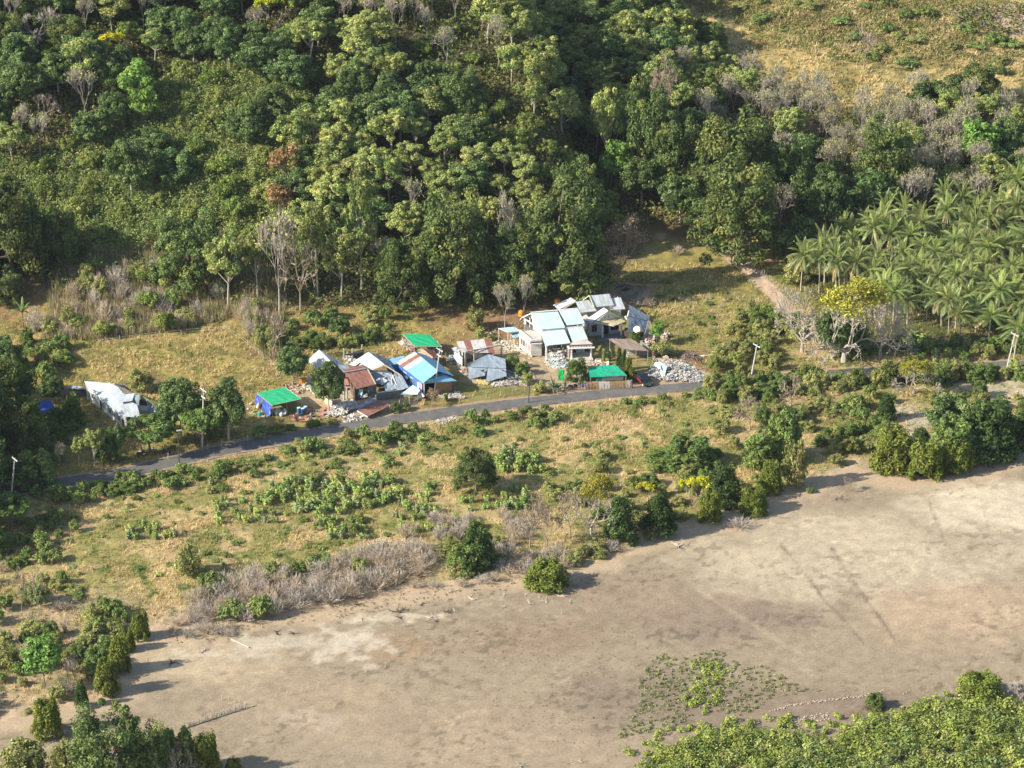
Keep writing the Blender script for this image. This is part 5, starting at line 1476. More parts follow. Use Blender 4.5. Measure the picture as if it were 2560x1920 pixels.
clumpmass('shore_litter', 'dry weeds and stubble along the sandy shore', [(400, 1560), (640, 1555), (900, 1500), (1100, 1465), (1300, 1450), (1300, 1475), (1000, 1520), (700, 1565), (600, 1600), (420, 1610)],
          200, (.12, .4), (.06, .2), 8, .13, [(.28, .21, .13), (.22, .17, .10), (.33, .25, .16)], 56, cat='weeds')

clumpmass('field_scrub', 'low brown-green scrub carpet over the upper part of the open field, upper right', [(1700, -80), (2560, -80), (2380, 10), (2370, 60), (2450, 95), (2560, 110), (2600, 150), (2400, 150), (2150, 160), (1950, 120), (1850, 60), (1720, 20)],
          1300, (.6, 1.6), (.2, .6), 30, .28, [(.24, .22, .075), (.21, .22, .07), (.27, .22, .10), (.18, .20, .06)], 57)

clumpmass('hillside_scrub', 'smooth light olive scrub covering the left hillside between the trees', [(-250, 640), (-100, 400), (100, 420), (300, 330), (450, 200), (700, 130), (780, 260), (760, 560), (600, 640), (560, 560), (330, 640), (60, 640)],
          4600, (.6, 1.5), (1.2, 3.6), 46, .25, [(.19, .25, .075), (.22, .265, .08), (.17, .24, .07), (.24, .27, .095), (.25, .25, .10)], 58)
BRP = wpoly([(130, 720), (180, 600), (330, 540), (480, 600), (590, 640), (720, 700), (700, 900), (655, 900), (600, 800), (430, 830), (260, 850), (100, 850)])
tufts('dry_brush', 60000, (-100, -30), (10, 75), lambda x, y: np.where(inpoly(x, y, BRP), .35 + .65 * sstep((fbm(x, y, 3, 351) - .42) * 6), 0.0),
      lambda x, y, rng: np.where((rng.random(len(x)) < .35)[:, None], np.array((.22, .23, .09)), np.array((.36, .29, .19))) * (.7 + .6 * fbm(x, y, 2, 352))[:, None], (.7, 2.3), (.08, .17), 3, 'tall dry straw and olive brush between the wood and the left meadow', 33, lean=.12, cat='brush')

# ------------------------------------------------------------------ stones, stakes, driftwood on the flat
STONE = mat_plain('stone', (.46, .38, .30), .9, .3, 3)
def rock_mesh(seed, name='stone'):
    rr = random.Random(seed); mb = MB()
    n = 6; prof = [(-.35, .7), (0, 1), (.45, .8), (.7, .35)]
    pts = []
    for z, r in prof:
        for k in range(n):
            a = 2 * PI * k / n + .3 * z; q = r * rr.uniform(.75, 1.15)
            pts.append((math.cos(a) * q, math.sin(a) * q * .8, z * .8))
    fs = [tuple(reversed(range(n))), tuple(range(3 * n, 4 * n))]
    for j in range(3):
        for k in range(n): fs.append((j * n + k, j * n + (k + 1) % n, (j + 1) * n + (k + 1) % n, (j + 1) * n + k))
    mb.add(pts, fs)
    return mb_mesh(mb, name, STONE)
ROCKS = [rock_mesh(i) for i in range(4)]
rnd = random.Random(3)
def stone(u, v, s, lab, grp):
    p = P(u, v); o = link('stone', ROCKS[rnd.randrange(4)], None)
    o.location = (p.x, p.y, ground_z(p.x, p.y) + s * .2); o.scale = (s, s, s * rnd.uniform(.7, 1)); o.rotation_euler = (0, 0, rnd.uniform(0, 6))
    setp(o, lab, 'stone', grp)
for i in range(78):
    t = i / 77; u = 1925 + t * 285 + rnd.uniform(-2, 2); v = 1778 - 52 * t - 4 * math.sin(t * 6) + rnd.uniform(-2.5, 2.5)
    stone(u, v, rnd.uniform(.10, .22), 'pale stone in the long stone row on the dark mud', 'stones of the row on the mud')
for i in range(70):
    t = rnd.random(); u = 1955 + t * 120; v = 1814 - 26 * t + rnd.uniform(-10, 10)
    stone(u, v, rnd.uniform(.10, .22), 'pale stone in the scattered heap between stone row and scrub', 'stones of the heap on the mud')
for i in range(26):
    stone(rnd.uniform(2100, 2330), rnd.uniform(1715, 1760), rnd.uniform(.08, .16), 'small stone right of the stone row near the lone bright bush', 'stones beyond the row on the mud')
STK = mat_plain('weathered_wood', (.50, .44, .36), .9, .3, 3)
stake_me = []
for s in range(3):
    mb = MB(); rr = random.Random(s); mb.tube([(0, 0, -.2), (rr.uniform(-.05, .05), 0, .5), (rr.uniform(-.12, .12), rr.uniform(-.1, .1), 1.0)], [.06, .05, .035], 5); stake_me.append(mb_mesh(mb, 'stake', STK))
def stake(u, v, h, lab, grp, name='stake'):
    p = P(u, v); o = link(name, stake_me[rnd.randrange(3)], None); o.location = (p.x, p.y, ground_z(p.x, p.y)); o.scale = (1, 1, h); o.rotation_euler = (rnd.uniform(-.12, .12), rnd.uniform(-.12, .12), rnd.uniform(0, 6))
    setp(o, lab, 'stake', grp)
for i in range(58):
    t = (i + rnd.uniform(-.3, .3)) / 57; stake(462 + t * 155, 1820 - t * 52, rnd.uniform(.5, 1.3), 'wooden stake of the slanting stick fence on the mud', 'stakes of the stick fence on the mud')
for u, v in ((555, 1750), (572, 1752), (588, 1757), (600, 1760), (612, 1762), (798, 1715), (753, 1730), (718, 1740), (963, 1668), (1084, 1628), (370, 1660), (915, 1680), (1404, 1535)):
    stake(u, v, rnd.uniform(.7, 1.1), 'lone pale stake standing out on the bare mud', 'lone stakes on the mud')
rail = MB(); rail.tube([P(462, 1820, .15), P(540, 1794, .12), P(640, 1763, .05)], [.05, .05, .04], 5)
setp(rail.build('fallen_rail', STK), 'long low rail lying along the foot of the stick fence on the mud', 'rail')
# driftwood: forked dead branches
DW = []
for s in range(4):
    rng = np.random.default_rng(900 + s); mb = MB()
    for i in range(6):
        a = rng.uniform(0, 2 * PI); L = rng.uniform(.6, 1.6); up = rng.uniform(.05, .6)
        e = Vector((math.cos(a) * L, math.sin(a) * L, up)); m_ = e * .5 + Vector(rng.normal(size=3)) * .15; m_.z = abs(m_.z)
        mb.tube([Vector((0, 0, .05)), m_, e], [.10, .07, .03], 4, cap=False)
        mb.tube([m_, m_ + Vector(rng.normal(size=3)) * .45 + Vector((0, 0, .2))], [.05, .02], 4, cap=False)
    DW.append((mb_mesh(mb, 'driftwood', STK), mb_mesh(mb, 'driftwood', BARKD)))
for u, v, s, dk, lab in ((690, 1582, 1.2, 1, 'dark'), (735, 1584, 1.0, 1, 'dark'), (505, 1630, 1.3, 0, 'pale'), (430, 1658, 1.2, 1, 'dark'), (845, 1540, 1.1, 0, 'pale'), (893, 1512, 1.2, 1, 'dark'), (990, 1530, 1.8, 1, 'dark'), (1055, 1510, 1.0, 1, 'dark'), (1135, 1478, 1.2, 0, 'pale'), (1175, 1495, 1.3, 0, 'pale'),
                       (1170, 1465, .8, 0, 'pale'), (1260, 1488, 1.0, 0, 'pale'), (1315, 1488, .9, 0, 'pale'), (1322, 1505, 1.1, 0, 'pale'), (1352, 1495, .8, 0, 'pale'), (1362, 1504, .9, 0, 'pale'), (1398, 1490, 1.3, 0, 'pale'), (1415, 1478, .9, 0, 'pale'), (1424, 1505, .8, 0, 'pale'), (1260, 1517, .7, 0, 'pale'),
                       (1120, 1530, 1.1, 1, 'dark'), (1135, 1525, .9, 0, 'pale'), (1075, 1545, 1.1, 0, 'pale'), (1092, 1552, .8, 1, 'dark'), (1000, 1545, .9, 1, 'dark'), (905, 1552, .9, 0, 'pale'), (1695, 1366, 1.8, 0, 'pale'), (1302, 1915, 1.1, 0, 'pale'), (1452, 1905, .8, 0, 'pale'), (1425, 1907, .7, 0, 'pale'), (640, 1440, 1.0, 0, 'pale'), (945, 1738, .5, 0, 'pale')):
    p = P(u, v); o = link('driftwood', DW[rnd.randrange(4)][dk], None); o.location = (p.x, p.y, ground_z(p.x, p.y)); s *= .72; o.scale = (s, s, s * .8); o.rotation_euler = (0, 0, rnd.uniform(0, 6))
    where = ('right under the round mangrove bush' if 1230 < u < 1440 and v < 1520 else 'beside the pointed dark bushes' if u > 1600 else 'at the bottom edge of the mud' if v > 1850 else 'on the sandy shore, left part' if u < 780 else 'in the dry field' if v < 1450 else 'on the sandy shore, middle part' if v < 1600 else 'alone on the pale mud')
    setp(o, f'{lab} forked dead branch {where}', 'driftwood', f'{lab} driftwood {where}')
mb = MB(); mb.tube([P(578, 1598, .1), P(600, 1608, .12), P(622, 1618, .15)], [.14, .12, .09], 6)
setp(mb.build('fallen_log', STK), 'straight pale log lying on the sandy shore, left', 'log')
# fallen tree at the upper end of the meadow
mb = MB(); a_ = P(1542, 712, .6); b_ = P(1615, 718, 1.0)
mb.tube([a_, a_.lerp(b_, .5) + Vector((0, 0, .3)), b_], [.4, .3, .15], 7)
rng = np.random.default_rng(77)
for i in range(34):
    s_ = a_.lerp(b_, float(rng.uniform(.1, 1))); e = s_ + Vector((float(rng.normal()) * 3.2, -abs(float(rng.normal())) * 2.5, float(rng.uniform(-.6, 1.2))))
    e.z = max(e.z, .05); mb.tube([s_, s_.lerp(e, .5) + Vector((0, 0, .3)), e], [.10, .07, .03], 4, cap=False)
setp(mb.build('fallen_tree', TWIG), 'fallen dead tree with a spray of bare branches at the upper end of the meadow', 'fallen tree')
# fence posts along the fenced path, and stumps in the meadow
for i in range(44):
    t = i / 43; u = 1812 + t * 180; v = 628 + t * 132 + 6 * math.sin(t * 3); stake(u + 6, v - 6, rnd.uniform(1.0, 1.9), 'rough wooden post of the fence along the diagonal path', 'posts of the diagonal path fence', 'fence_post')
for u, v, h in ((1704, 745, 1.3), (1687, 763, 1.1), (1737, 790, 1.8), (1765, 728, .8), (1775, 730, .7), (1880, 722, 1.4), (1768, 720, .7), (1736, 778, 1.4), (1690, 905, 1.0), (1735, 920, 1.2), (1762, 930, 1.1), (1753, 900, 1.0), (1712, 738, 1.0), (1650, 760, .8), (1760, 760, .9)):
    stake(u, v, h, 'weathered stump or post in the right meadow', 'stumps in the right meadow', 'wooden_post')
# ================================================================== THE VILLAGE
def Z(k, X, Y, h=0.0):
    u0, v0, s = {'A': (600, 760, 3.814), 'B': (980, 700, 4.424), 'C': (1380, 700, 5.267), 'D': (150, 900, 4.706), 'E': (1440, 860, 8.508),
                 'F': (1460, 720, 9.218), 'G': (1200, 740, 7.373), 'H': (620, 960, 7.373), 'J': (760, 850, 7.9), 'S': (0, 0, 1)}[k]
    return P(u0 + X / s, v0 + Y / s, h)
M_MINT = mat_sheet('sheet_pale_blue', (.54, .68, .70), (.42, .54, .57), .3, .42, 1.05, spec=.5, sheetvar=.05)
M_WHITE = mat_sheet('sheet_white', (.42, .465, .485), (.32, .34, .35), .5, .45, .9, sheetvar=.06)
M_GREY = mat_sheet('sheet_grey_blue', (.26, .31, .36), (.24, .25, .26), .5, .45, .8)
M_STAIN = mat_sheet('sheet_grey_stained', (.50, .53, .54), (.20, .20, .20), .85, .5, .8)
M_BLUE = mat_sheet('sheet_sky_blue', (.20, .41, .58), (.16, .32, .46), .4, .45, .85, sheetvar=.06)
M_RUST = mat_sheet('sheet_rust', (.255, .115, .085), (.17, .075, .055), .6, .75, .8)
M_STRIPE = mat_sheet('sheet_rust_striped', (.52, .50, .48), (.27, .12, .09), .6, .6, .8, strip=.45)
M_SALMON = mat_sheet('sheet_salmon', (.47, .26, .17), (.33, .18, .12), .5, .7, .8)
M_BROWN = mat_sheet('thatch_brown', (.26, .205, .165), (.19, .15, .12), .6, .95, .45, sheetvar=.14, spec=.1)
M_GTARP = mat_plain('tarp_green', (.02, .38, .16), .65, .2, .8)
M_TEAL = mat_sheet('tarp_teal', (.02, .36, .20), (.015, .27, .16), .4, .5, 1.5, spec=.3, sheetvar=.1)
M_BTARP = mat_plain('tarp_blue', (.035, .085, .40), .5, .3, 1.2)
M_NET = mat_plain('net_green', (.01, .62, .14), .7, .2, 1)
M_CONC = mat_plain('concrete_cream', (.52, .47, .40), .85, .22, 1.1)
M_WALL = mat_plain('wall_white', (.66, .63, .57), .85, .16, .9)
M_WALLB = mat_plain('wall_blotched', (.60, .63, .60), .85, .45, 1.2)
M_YEL = mat_plain('wall_pale_yellow', (.66, .68, .36), .85, .15, .8)
M_BWALL = mat_plain('wall_blue', (.055, .15, .42), .8, .3, 1.2)
M_DARK = mat_plain('shade_and_hair_black', (.025, .025, .03), .9, .2, 2)  # near-black painted for the shade inside openings; also used for hair
M_TIMB = mat_plain('timber', (.44, .27, .12), .85, .35, 1.6)
M_TIMD = mat_plain('timber_dark', (.14, .10, .075), .9, .35, 1.6)
M_GWALL = mat_plain('wall_grey', (.17, .17, .165), .9, .3, 1.5)
M_GLASS = mat_plain('window_pane', (.03, .035, .045), .15, .1, 1)
M_TRIM = mat_plain('trim_white', (.72, .70, .66), .7, .1, 2)
M_FRZ = mat_plain('frieze_maroon', (.10, .05, .045), .8, .3, 3)
M_ORANGE = mat_plain('tank_orange', (.80, .30, .03), .5, .1, 2)
M_DGREY = mat_plain('dark_metal', (.06, .065, .07), .5, .2, 2)
M_CURT = mat_plain('curtain_pink', (.55, .22, .22), .8, .35, 4)
M_LBLUE = mat_plain('sheet_pale_cloth', (.50, .68, .76), .7, .1, 2)
M_GREENB = mat_plain('green_beam', (.22, .30, .12), .8, .2, 2)

def house(name, label, px, cat='house'):
    p = P(*px); return thing(name, label, cat, (p.x, p.y, 0))
def centre_house(name, label, pts, cat='house'):
    c = sum((Vector((p.x, p.y, 0)) for p in pts), Vector()) / len(pts)
    return thing(name, label, cat, c)
def V2(p, z): return Vector((p.x, p.y, z))
def mirror(e, r): return Vector((2 * r.x - e.x, 2 * r.y - e.y, e.z))
def inset4(pts, k):
    c = sum(pts, Vector()) / len(pts); return [Vector((p.x + (c.x - p.x) * k, p.y + (c.y - p.y) * k, p.z)) for p in pts]
def window(root, a, b, z0, z1, pane_mat=None, frame=M_TRIM, nrm=None, name='window'):
    """window between plan points a and b, standing proud of the wall"""
    a = Vector((a[0], a[1], 0)); b = Vector((b[0], b[1], 0)); d = (b - a).normalized(); q = Vector((d.y, -d.x, 0))
    if nrm is not None and q.dot(nrm) < 0: q = -q
    m = MB(); L = (b - a).length; ang = math.atan2(d.y, d.x); c = (a + b) / 2 + q * .12
    zc = (z0 + z1) / 2
    for s in (-1, 1): m.box(c + d * s * L / 2 + Vector((0, 0, zc)), (.09, .12, z1 - z0 + .09), ang)
    m.box(c + Vector((0, 0, z0)), (L, .11, .09), ang); m.box(c + Vector((0, 0, z1)), (L, .11, .09), ang)
    if name == 'window': m.box(c + Vector((0, 0, zc)), (.06, .10, z1 - z0), ang)
    w_ = m.build(name, frame, root)
    m2 = MB(); m2.box(c - q * .02 + Vector((0, 0, zc)), (L - .09, .05, z1 - z0 - .09), ang)
    m2.build('pane' if name == 'window' else 'panel', pane_mat or M_GLASS, w_)
    return w_

M_RB = mat_plain('rubble_pale', (.42, .385, .33), .9, .3, 2)
def rubble(name, label, polypx, n, size, mats, seed, hmax=.5, slabs=.25, cat='rubble', beams=.1):
    return rubble_(name, label, polypx, int(n * 1.3), size * .85, [M_RB if m_ is M_WALL else m_ for m_ in mats], seed, hmax, slabs, cat, beams)
def rubble_(name, label, polypx, n, size, mats, seed, hmax=.5, slabs=.25, cat='rubble', beams=.1):
    """heap of broken masonry; the heap of each material is its own part"""
    rr = random.Random(seed); W_ = [(P(u, v).x, P(u, v).y) for u, v in polypx]
    xs = [p[0] for p in W_]; ys = [p[1] for p in W_]; cx, cy = sum(xs) / len(xs), sum(ys) / len(ys)
    R0 = max(math.hypot(x - cx, y - cy) for x, y in W_)
    o = MB(); root = thing(name, label, cat, (cx, cy, 0)); root['kind'] = 'stuff'
    mbs = [MB() for _ in mats]; k = 0; t = 0
    while k < n and t < n * 20:
        t += 1
        x, y = rr.uniform(min(xs), max(xs)), rr.uniform(min(ys), max(ys))
        if not inpoly(np.array([x]), np.array([y]), W_)[0]: continue
        k += 1; hh = hmax * max(0, 1 - math.hypot(x - cx, y - cy) / R0) * rr.uniform(.3, 1)
        s = size * rr.uniform(.4, 1.3); q = rr.random()
        dims = (s * 2.6, s * 1.8, s * .3) if q < slabs else ((s * 4.5, s * .35, s * .35) if q < slabs + beams else (s, s * rr.uniform(.6, 1), s * rr.uniform(.5, .9)))
        mbs[rr.randrange(len(mats))].box((x, y, hh + s * .15), dims, rr.uniform(0, PI), (rr.gauss(0, .35), rr.gauss(0, .35)))
    names = ['broken_blocks', 'broken_slabs', 'debris', 'scraps', 'splinters']
    for i, (m_, mt) in enumerate(zip(mbs, mats)):
        if m_.v: m_.build(names[i], mt, root)
    return root

# ---------------------------------------------------------------- 1 long white collapsed house, far left
def h_long_white():
    pts = [Z('D', 320, 320), Z('D', 765, 700), Z('D', 1150, 640), Z('D', 640, 300)]
    r = centre_house('collapsed_house', 'long white house with twisted pale grey roof, walls still upright, far left of the village', pts)
    e0, e1 = Z('D', 305, 300, 2.7), Z('D', 765, 690, 2.5)
    m = MB(); m.wall(V2(e0, 0) + Vector((.25, .1, 0)), V2(e1, 0) + Vector((.25, .1, 0)), 0, 2.6, .16, 2.4); m.build('side_wall', M_WALLB, r)
    ax = V2(e1, 0) - V2(e0, 0); L = ax.length; d = ax.normalized(); q = Vector((-d.y, d.x, 0))  # q points right/back
    if q.x < 0: q = -q
    for t, w_, nm, z0 in ((.12, 1.0, 'window', 1.0), (.34, .9, 'door', .05), (.40, .8, 'window', .9), (.56, 1.1, 'window', .9), (.66, 1.0, 'window', .9), (.79, 1.1, 'window', .9), (.9, 1.2, 'door', .05)):
        a = V2(e0, 0) + d * (L * t) + Vector((.2, .1, 0)); window(r, a, a + d * w_, z0, 2.1, M_DARK, M_TRIM, -q, nm)
    m = MB(); m.wall(V2(e1, 0) + q * .4, V2(e1, 0) + q * 4.6, 0, 2.2, .16, 1.6); m.build('end_wall', M_GWALL, r)
    m = MB()
    for t in (.02, 1.0): m.box(V2(e0, 1.3) + d * (L * t) + q * .1, (.28, .28, 2.6), 0)
    m.box(V2(e1, 1.2) + q * 2.2, (.25, .25, 2.4), 0); m.build('post', M_TRIM, r)
    m = MB()
    m.sheet([Z('D', 640, 278, 4.2), Z('D', 283, 245, 3.3), Z('D', 320, 322, 2.75), Z('D', 600, 430, 3.2)], 6, 6, .05, .018, 3)
    m.build('roof', M_WHITE, r)
    m = MB(); m.sheet([Z('D', 690, 322, 4.35), Z('D', 575, 262, 4.4), Z('D', 420, 330, 3.4), Z('D', 590, 402, 3.5)], 4, 4, .05, .018, 4); m.build('roof_sheet', M_WHITE, r)
    m = MB(); m.sheet([Z('D', 900, 520, 3.5), Z('D', 560, 375, 3.75), Z('D', 380, 372, 2.75), Z('D', 765, 690, 2.6)], 7, 6, .05, .018, 5); m.build('roof_sheet', M_WHITE, r)
    m = MB(); m.sheet([Z('D', 760, 410, 3.95), Z('D', 688, 322, 4.5), Z('D', 590, 402, 3.75), Z('D', 700, 480, 3.6)], 4, 4, .05, .018, 6); m.build('roof_sheet', M_WHITE, r)
    m = MB(); m.sheet([Z('D', 880, 388, 4.4), Z('D', 750, 405, 4.0), Z('D', 690, 500, 3.7), Z('D', 850, 480, 3.9)], 4, 4, .05, .018, 7); m.build('roof_sheet', M_WHITE, r)
    m = MB(); m.sheet([Z('D', 905, 520, 3.6), Z('D', 700, 540, 3.5), Z('D', 745, 665, 2.8), Z('D', 948, 678, 2.7)], 6, 5, .05, .018, 8); m.build('roof_sheet', M_STAIN, r)
    m = MB(); m.sheet([Z('D', 935, 400, 4.3), Z('D', 860, 420, 4.1), Z('D', 905, 520, 3.5), Z('D', 925, 600, 2.9)], 4, 5, .05, .018, 9); m.build('roof_sheet', M_GREY, r)
    # far slope, dropped; the shade on its underside is put in as dark colour
    m = MB(); m.sheet([Z('D', 640, 280, 4.1), Z('D', 870, 380, 4.2), Z('D', 900, 400, 2.2), Z('D', 760, 300, 2.2)], 4, 4, .05, .1, 10); m.build('roof_sheet', M_DGREY, r)
    m = MB(); m.sheet([Z('D', 1010, 460, 2.6), Z('D', 1120, 560, 2.2), Z('D', 1190, 660, .6), Z('D', 1050, 650, .8)], 4, 4, .05, .018, 11); m.build('roof_sheet', M_GREY, r)
    m = MB(); m.tube([Z('D', 870, 375, 4.4), Z('D', 1040, 470, 3.3), Z('D', 1165, 565, 2.0)], [.17, .17, .15], 5); m.build('ridge_beam', M_GREENB, r)
    m = MB(); m.box(Z('D', 985, 590, 1.2), (2.2, 1.6, .9), .4, (.2, .3)); m.box(Z('D', 950, 640, .6), (2.8, 2.0, .8), .9, (.3, .1)); m.build('broken_gable', M_CONC, r)
    m = MB(); m.box(Z('D', 985, 480, 2.0), (2.0, 1.6, 1.2), .2, (.1, .5)); m.build('inner_partition', M_TIMD, r)
    m = MB(); m.box(sum(pts, Vector()) / 4 + Vector((.3, 0, .02)), (7.0, 13.5, .2), math.atan2(d.y, d.x) - PI / 2); m.build('floor_slab', M_GWALL, r)
h_long_white()
r = house('lean_to_shed', 'low dark shed of sagging metal sheets behind the long white house', (195, 985), 'shed')
m = MB(); m.sheet([Z('D', 100, 300, 1.5), Z('D', 230, 300, 1.7), Z('D', 305, 345, 1.3), Z('D', 120, 345, 1.1)], 6, 4, .04, .12, 3); m.build('roof', M_GREY, r)
m = MB(); m.sheet([Z('D', 120, 330, 1.3), Z('D', 300, 350, 1.2), Z('D', 290, 375, .7), Z('D', 110, 360, .6)], 5, 3, .04, .12, 4); m.build('roof_sheet', M_DGREY, r)
m = MB(); m.box(Z('D', 200, 380, .4), (5, 2.2, .8), .2); m.build('wall', M_TIMD, r)
r = house('tarp_shelter', 'dark blue tarpaulin shelter in the shade at the far left', (110, 1025), 'shelter')
m = MB(); m.sheet([Z('S', 78, 1005, 1.7), Z('S', 125, 1000, 1.9), Z('S', 140, 1022, 1.3), Z('S', 100, 1032, 1.2)], 6, 5, .03, .08, 3); m.build('tarpaulin', M_BTARP, r)
m = MB()
for q in ((80, 1005, 1.7), (124, 1001, 1.9), (139, 1022, 1.3), (101, 1031, 1.2)):
    t = Z('S', *q); m.bar(V2(t, 0), V2(t, t.z), .04)
m.build('pole', STK, r)

# ---------------------------------------------------------------- 2 green tarpaulin tent
def tent():
    c = [Z('A', 160, 850, 2.3), Z('A', 430, 792, 2.6), Z('A', 585, 905, 2.5), Z('A', 305, 968, 2.2)]
    r = centre_house('tent', 'tent with bright green tarpaulin roof and blue side sheets, by the road', c, 'tent')
    m = MB(); m.sheet([c[0], c[1], c[2], c[3]], 8, 8, .03, .05, 5); m.build('tarpaulin_roof', M_GTARP, r)
    for p in c + [(c[0] + c[3]) / 2, (c[2] + c[3]) / 2]:
        m = MB(); m.bar(V2(p, 0), V2(p, p.z), .05); m.build('pole', STK, r)
    m = MB(); m.bar(c[3], c[2], .05); m.bar(c[0], c[3], .05); m.bar(c[1], c[2], .05); m.bar(c[0], c[1], .05); m.build('roof_frame', STK, r)
    m = MB(); a, b = c[0].lerp(c[3], .42), c[3]
    m.sheet([a - Vector((.05, 0, .05)), b - Vector((.05, 0, .05)), V2(b, .05) - Vector((.5, .3, 0)), V2(a, .1) - Vector((.3, .2, 0))], 8, 6, .02, .09, 6); m.build('side_sheet', M_BTARP, r)
    m = MB(); a, b = c[0], c[0].lerp(c[3], .3)
    m.sheet([a - Vector((.05, 0, .05)), b - Vector((.05, 0, .05)), V2(b, .3) - Vector((.3, .0, 0)), V2(a, .3) - Vector((.5, 0, 0))], 5, 5, .02, .1, 7); m.build('side_sheet', M_BTARP, r)
    m = MB(); m.wall(c[1].lerp(c[0], .1), c[1].lerp(c[2], .1), 0, .1, .05); a, b = c[0].lerp(c[1], .5), c[1]
    m.sheet([a, b, V2(b, .1), V2(a, .1)], 4, 4, .03, .05, 8); m.build('back_sheet', M_TIMD, r)
    # what stands in front of it
    M_SACK = mat_plain('sack_white', (.72, .70, .66), .8, .15, 4)
    rr = random.Random(4)
    mb = MB(); prof = [(0, .22), (.12, .30), (.35, .30), (.55, .22), (.62, .10), (.70, .13)]
    mb.tube([(0, 0, z) for z, _ in prof], [q for _, q in prof], 8); sk = mb_mesh(mb, 'sack', M_SACK)
    for X, Y in ((300, 1030), (318, 1018), (335, 1032), (352, 1020), (368, 1034), (385, 1022), (402, 1030), (420, 1020), (436, 1028), (345, 1045), (380, 1048), (410, 1050), (428, 1046), (280, 1040), (372, 1010), (180, 975), (165, 985), (395, 1060)):
        p = Z('A', X, Y + 10); o = link('sack', sk, None, None, (p.x, p.y, 0)); s = rr.uniform(.75, 1.1); o.scale = (s, s, s * rr.uniform(.8, 1.2)); o.rotation_euler = (rr.gauss(0, .15), rr.gauss(0, .15), rr.uniform(0, 6))
        setp(o, 'stuffed white sack in the heap in front of the green-roofed tent', 'sack', 'white sacks before the tent')
    for X, Y, col, nm, lab in ((562, 1045, (.04, .13, .26), 'tall', 'tall blue barrel, left of three before the tent'), (600, 1052, (.015, .04, .16), 'dark', 'dark blue barrel, middle one before the tent'), (625, 1035, (.12, .16, .34), 'pale', 'paler blue-grey barrel, right of three before the tent')):
        p = Z('A', X, Y); t = thing('barrel', lab, 'barrel', (p.x, p.y, 0)); mt = mat_plain('barrel_' + nm, col, .45, .1, 2)
        m = MB(); pr = [(0, .33), (.05, .36), (.3, .37), (.33, .39), (.36, .37), (.75, .37), (.78, .39), (.81, .37), (1.1, .36), (1.15, .33)]
        m.tube([Vector((p.x, p.y, z)) for z, _ in pr], [q for _, q in pr], 12); m.build('body', mt, t)
        m = MB(); m.tube([Vector((p.x, p.y, 1.15)), Vector((p.x, p.y, 1.2))], [.34, .32], 12); m.build('lid', M_LBLUE, t)
    p = Z('A', 187, 1060); t = thing('water_jug', 'small turquoise bucket at the left end of the tent', 'bucket', (p.x, p.y, 0))
    m = MB(); m.tube([Vector((p.x, p.y, z)) for z in (0, .1, .6, .65)], [.25, .3, .36, .33], 10); m.build('body', mat_plain('turquoise', (.05, .42, .34), .5, .1), t)
    m = MB(); m.tube([Vector((p.x + .33 * math.cos(a), p.y, .65 + .25 * math.sin(a))) for a in (0, .8, 1.6, 2.4, PI)], [.02] * 5, 4); m.build('handle', M_DGREY, t)
    rubble('household_litter', 'mixed bright household goods and crates strewn before the barrels', [(735, 1035), (790, 1015), (830, 1020), (840, 1045), (760, 1055), (730, 1050)], 46, .45, [M_CURT, M_SALMON, M_WALL, M_DGREY], 9, .2, .3, 'litter')
    rubble('scattered_boards', 'pink boards and pale scraps left of the green tent', [(620, 1005), (650, 1020), (670, 1045), (640, 1045), (615, 1025)], 22, .4, [M_WALL, M_CONC], 10, .1, .3, 'litter')
tent()

# ---------------------------------------------------------------- generic gable house from ridge and one eave
def gable(r, RA, RB, EA, EB, roofm, farm, wallm, wz=None, dent=.03, seed=1, near_mats=None, ends=(True, True), inset=.10, sides=(True, True)):
    FA, FB = mirror(EA, RA), mirror(EB, RB)
    m = MB(); m.sheet([RA, RB, EB, EA], 8, 6, .05, dent, seed); m.build('roof', roofm, r)
    m = MB(); m.sheet([RB + Vector((0, 0, .01)), RA + Vector((0, 0, .01)), FA, FB], 8, 6, .05, dent, seed + 1); m.build('roof', farm, r)
    m = MB(); m.bar(RA + Vector((0, 0, .05)), RB + Vector((0, 0, .05)), .11, 5); m.build('ridge_cap', farm, r)
    k = inset
    a, b, c, d = [V2(p, 0) for p in inset4([V2(EA, 0), V2(EB, 0), V2(FB, 0), V2(FA, 0)], k)]
    z = (wz or EA.z) - .05
    m = MB()
    if sides[0]: m.wall(a, b, 0, z, .15)
    if sides[1]: m.wall(d, c, 0, z, .15)
    for p, q, rz, e in ((b, c, RB.z, ends[1]), (a, d, RA.z, ends[0])):
        if not e: continue
        m.wall(p, q, 0, z, .14)
        mid = (p + q) / 2; n_ = (q - p).normalized(); n_ = Vector((-n_.y, n_.x, 0))
        m.poly([V2(p, z), V2(q, z), V2(mid, rz - .25)], .1, n_)
    if m.v: m.build('wall', wallm, r)
    return a, b, c, d

# ---------------------------------------------------------------- 3 white collapsed house behind the dark tree
RA, RB, EA = Z('J', 300, 190, 4.4), Z('J', 545, 430, 4.0), Z('J', 60, 400, 2.3)
EB = Z('J', 285, 590, 1.9)
r = centre_house('collapsed_house', 'house with peaked white metal roof half hidden by the dark tree', [RA, RB, EA])
m = MB(); m.sheet([RA, RB, EB, EA], 8, 8, .05, .05, 2); m.build('roof', M_WHITE, r)
m = MB(); m.sheet([RA + Vector((.05, 0, 0)), Z('J', 600, 470, 3.9), Z('J', 790, 610, 2.9), Z('J', 830, 490, 2.6)], 8, 6, .05, .07, 3); m.build('roof', M_GREY, r)
m = MB(); m.sheet([Z('J', 640, 480, 3.7), Z('J', 830, 490, 3.0), Z('J', 1010, 600, 2.6), Z('J', 790, 640, 2.7)], 6, 5, .05, .06, 4); m.build('roof_sheet', M_STAIN, r)
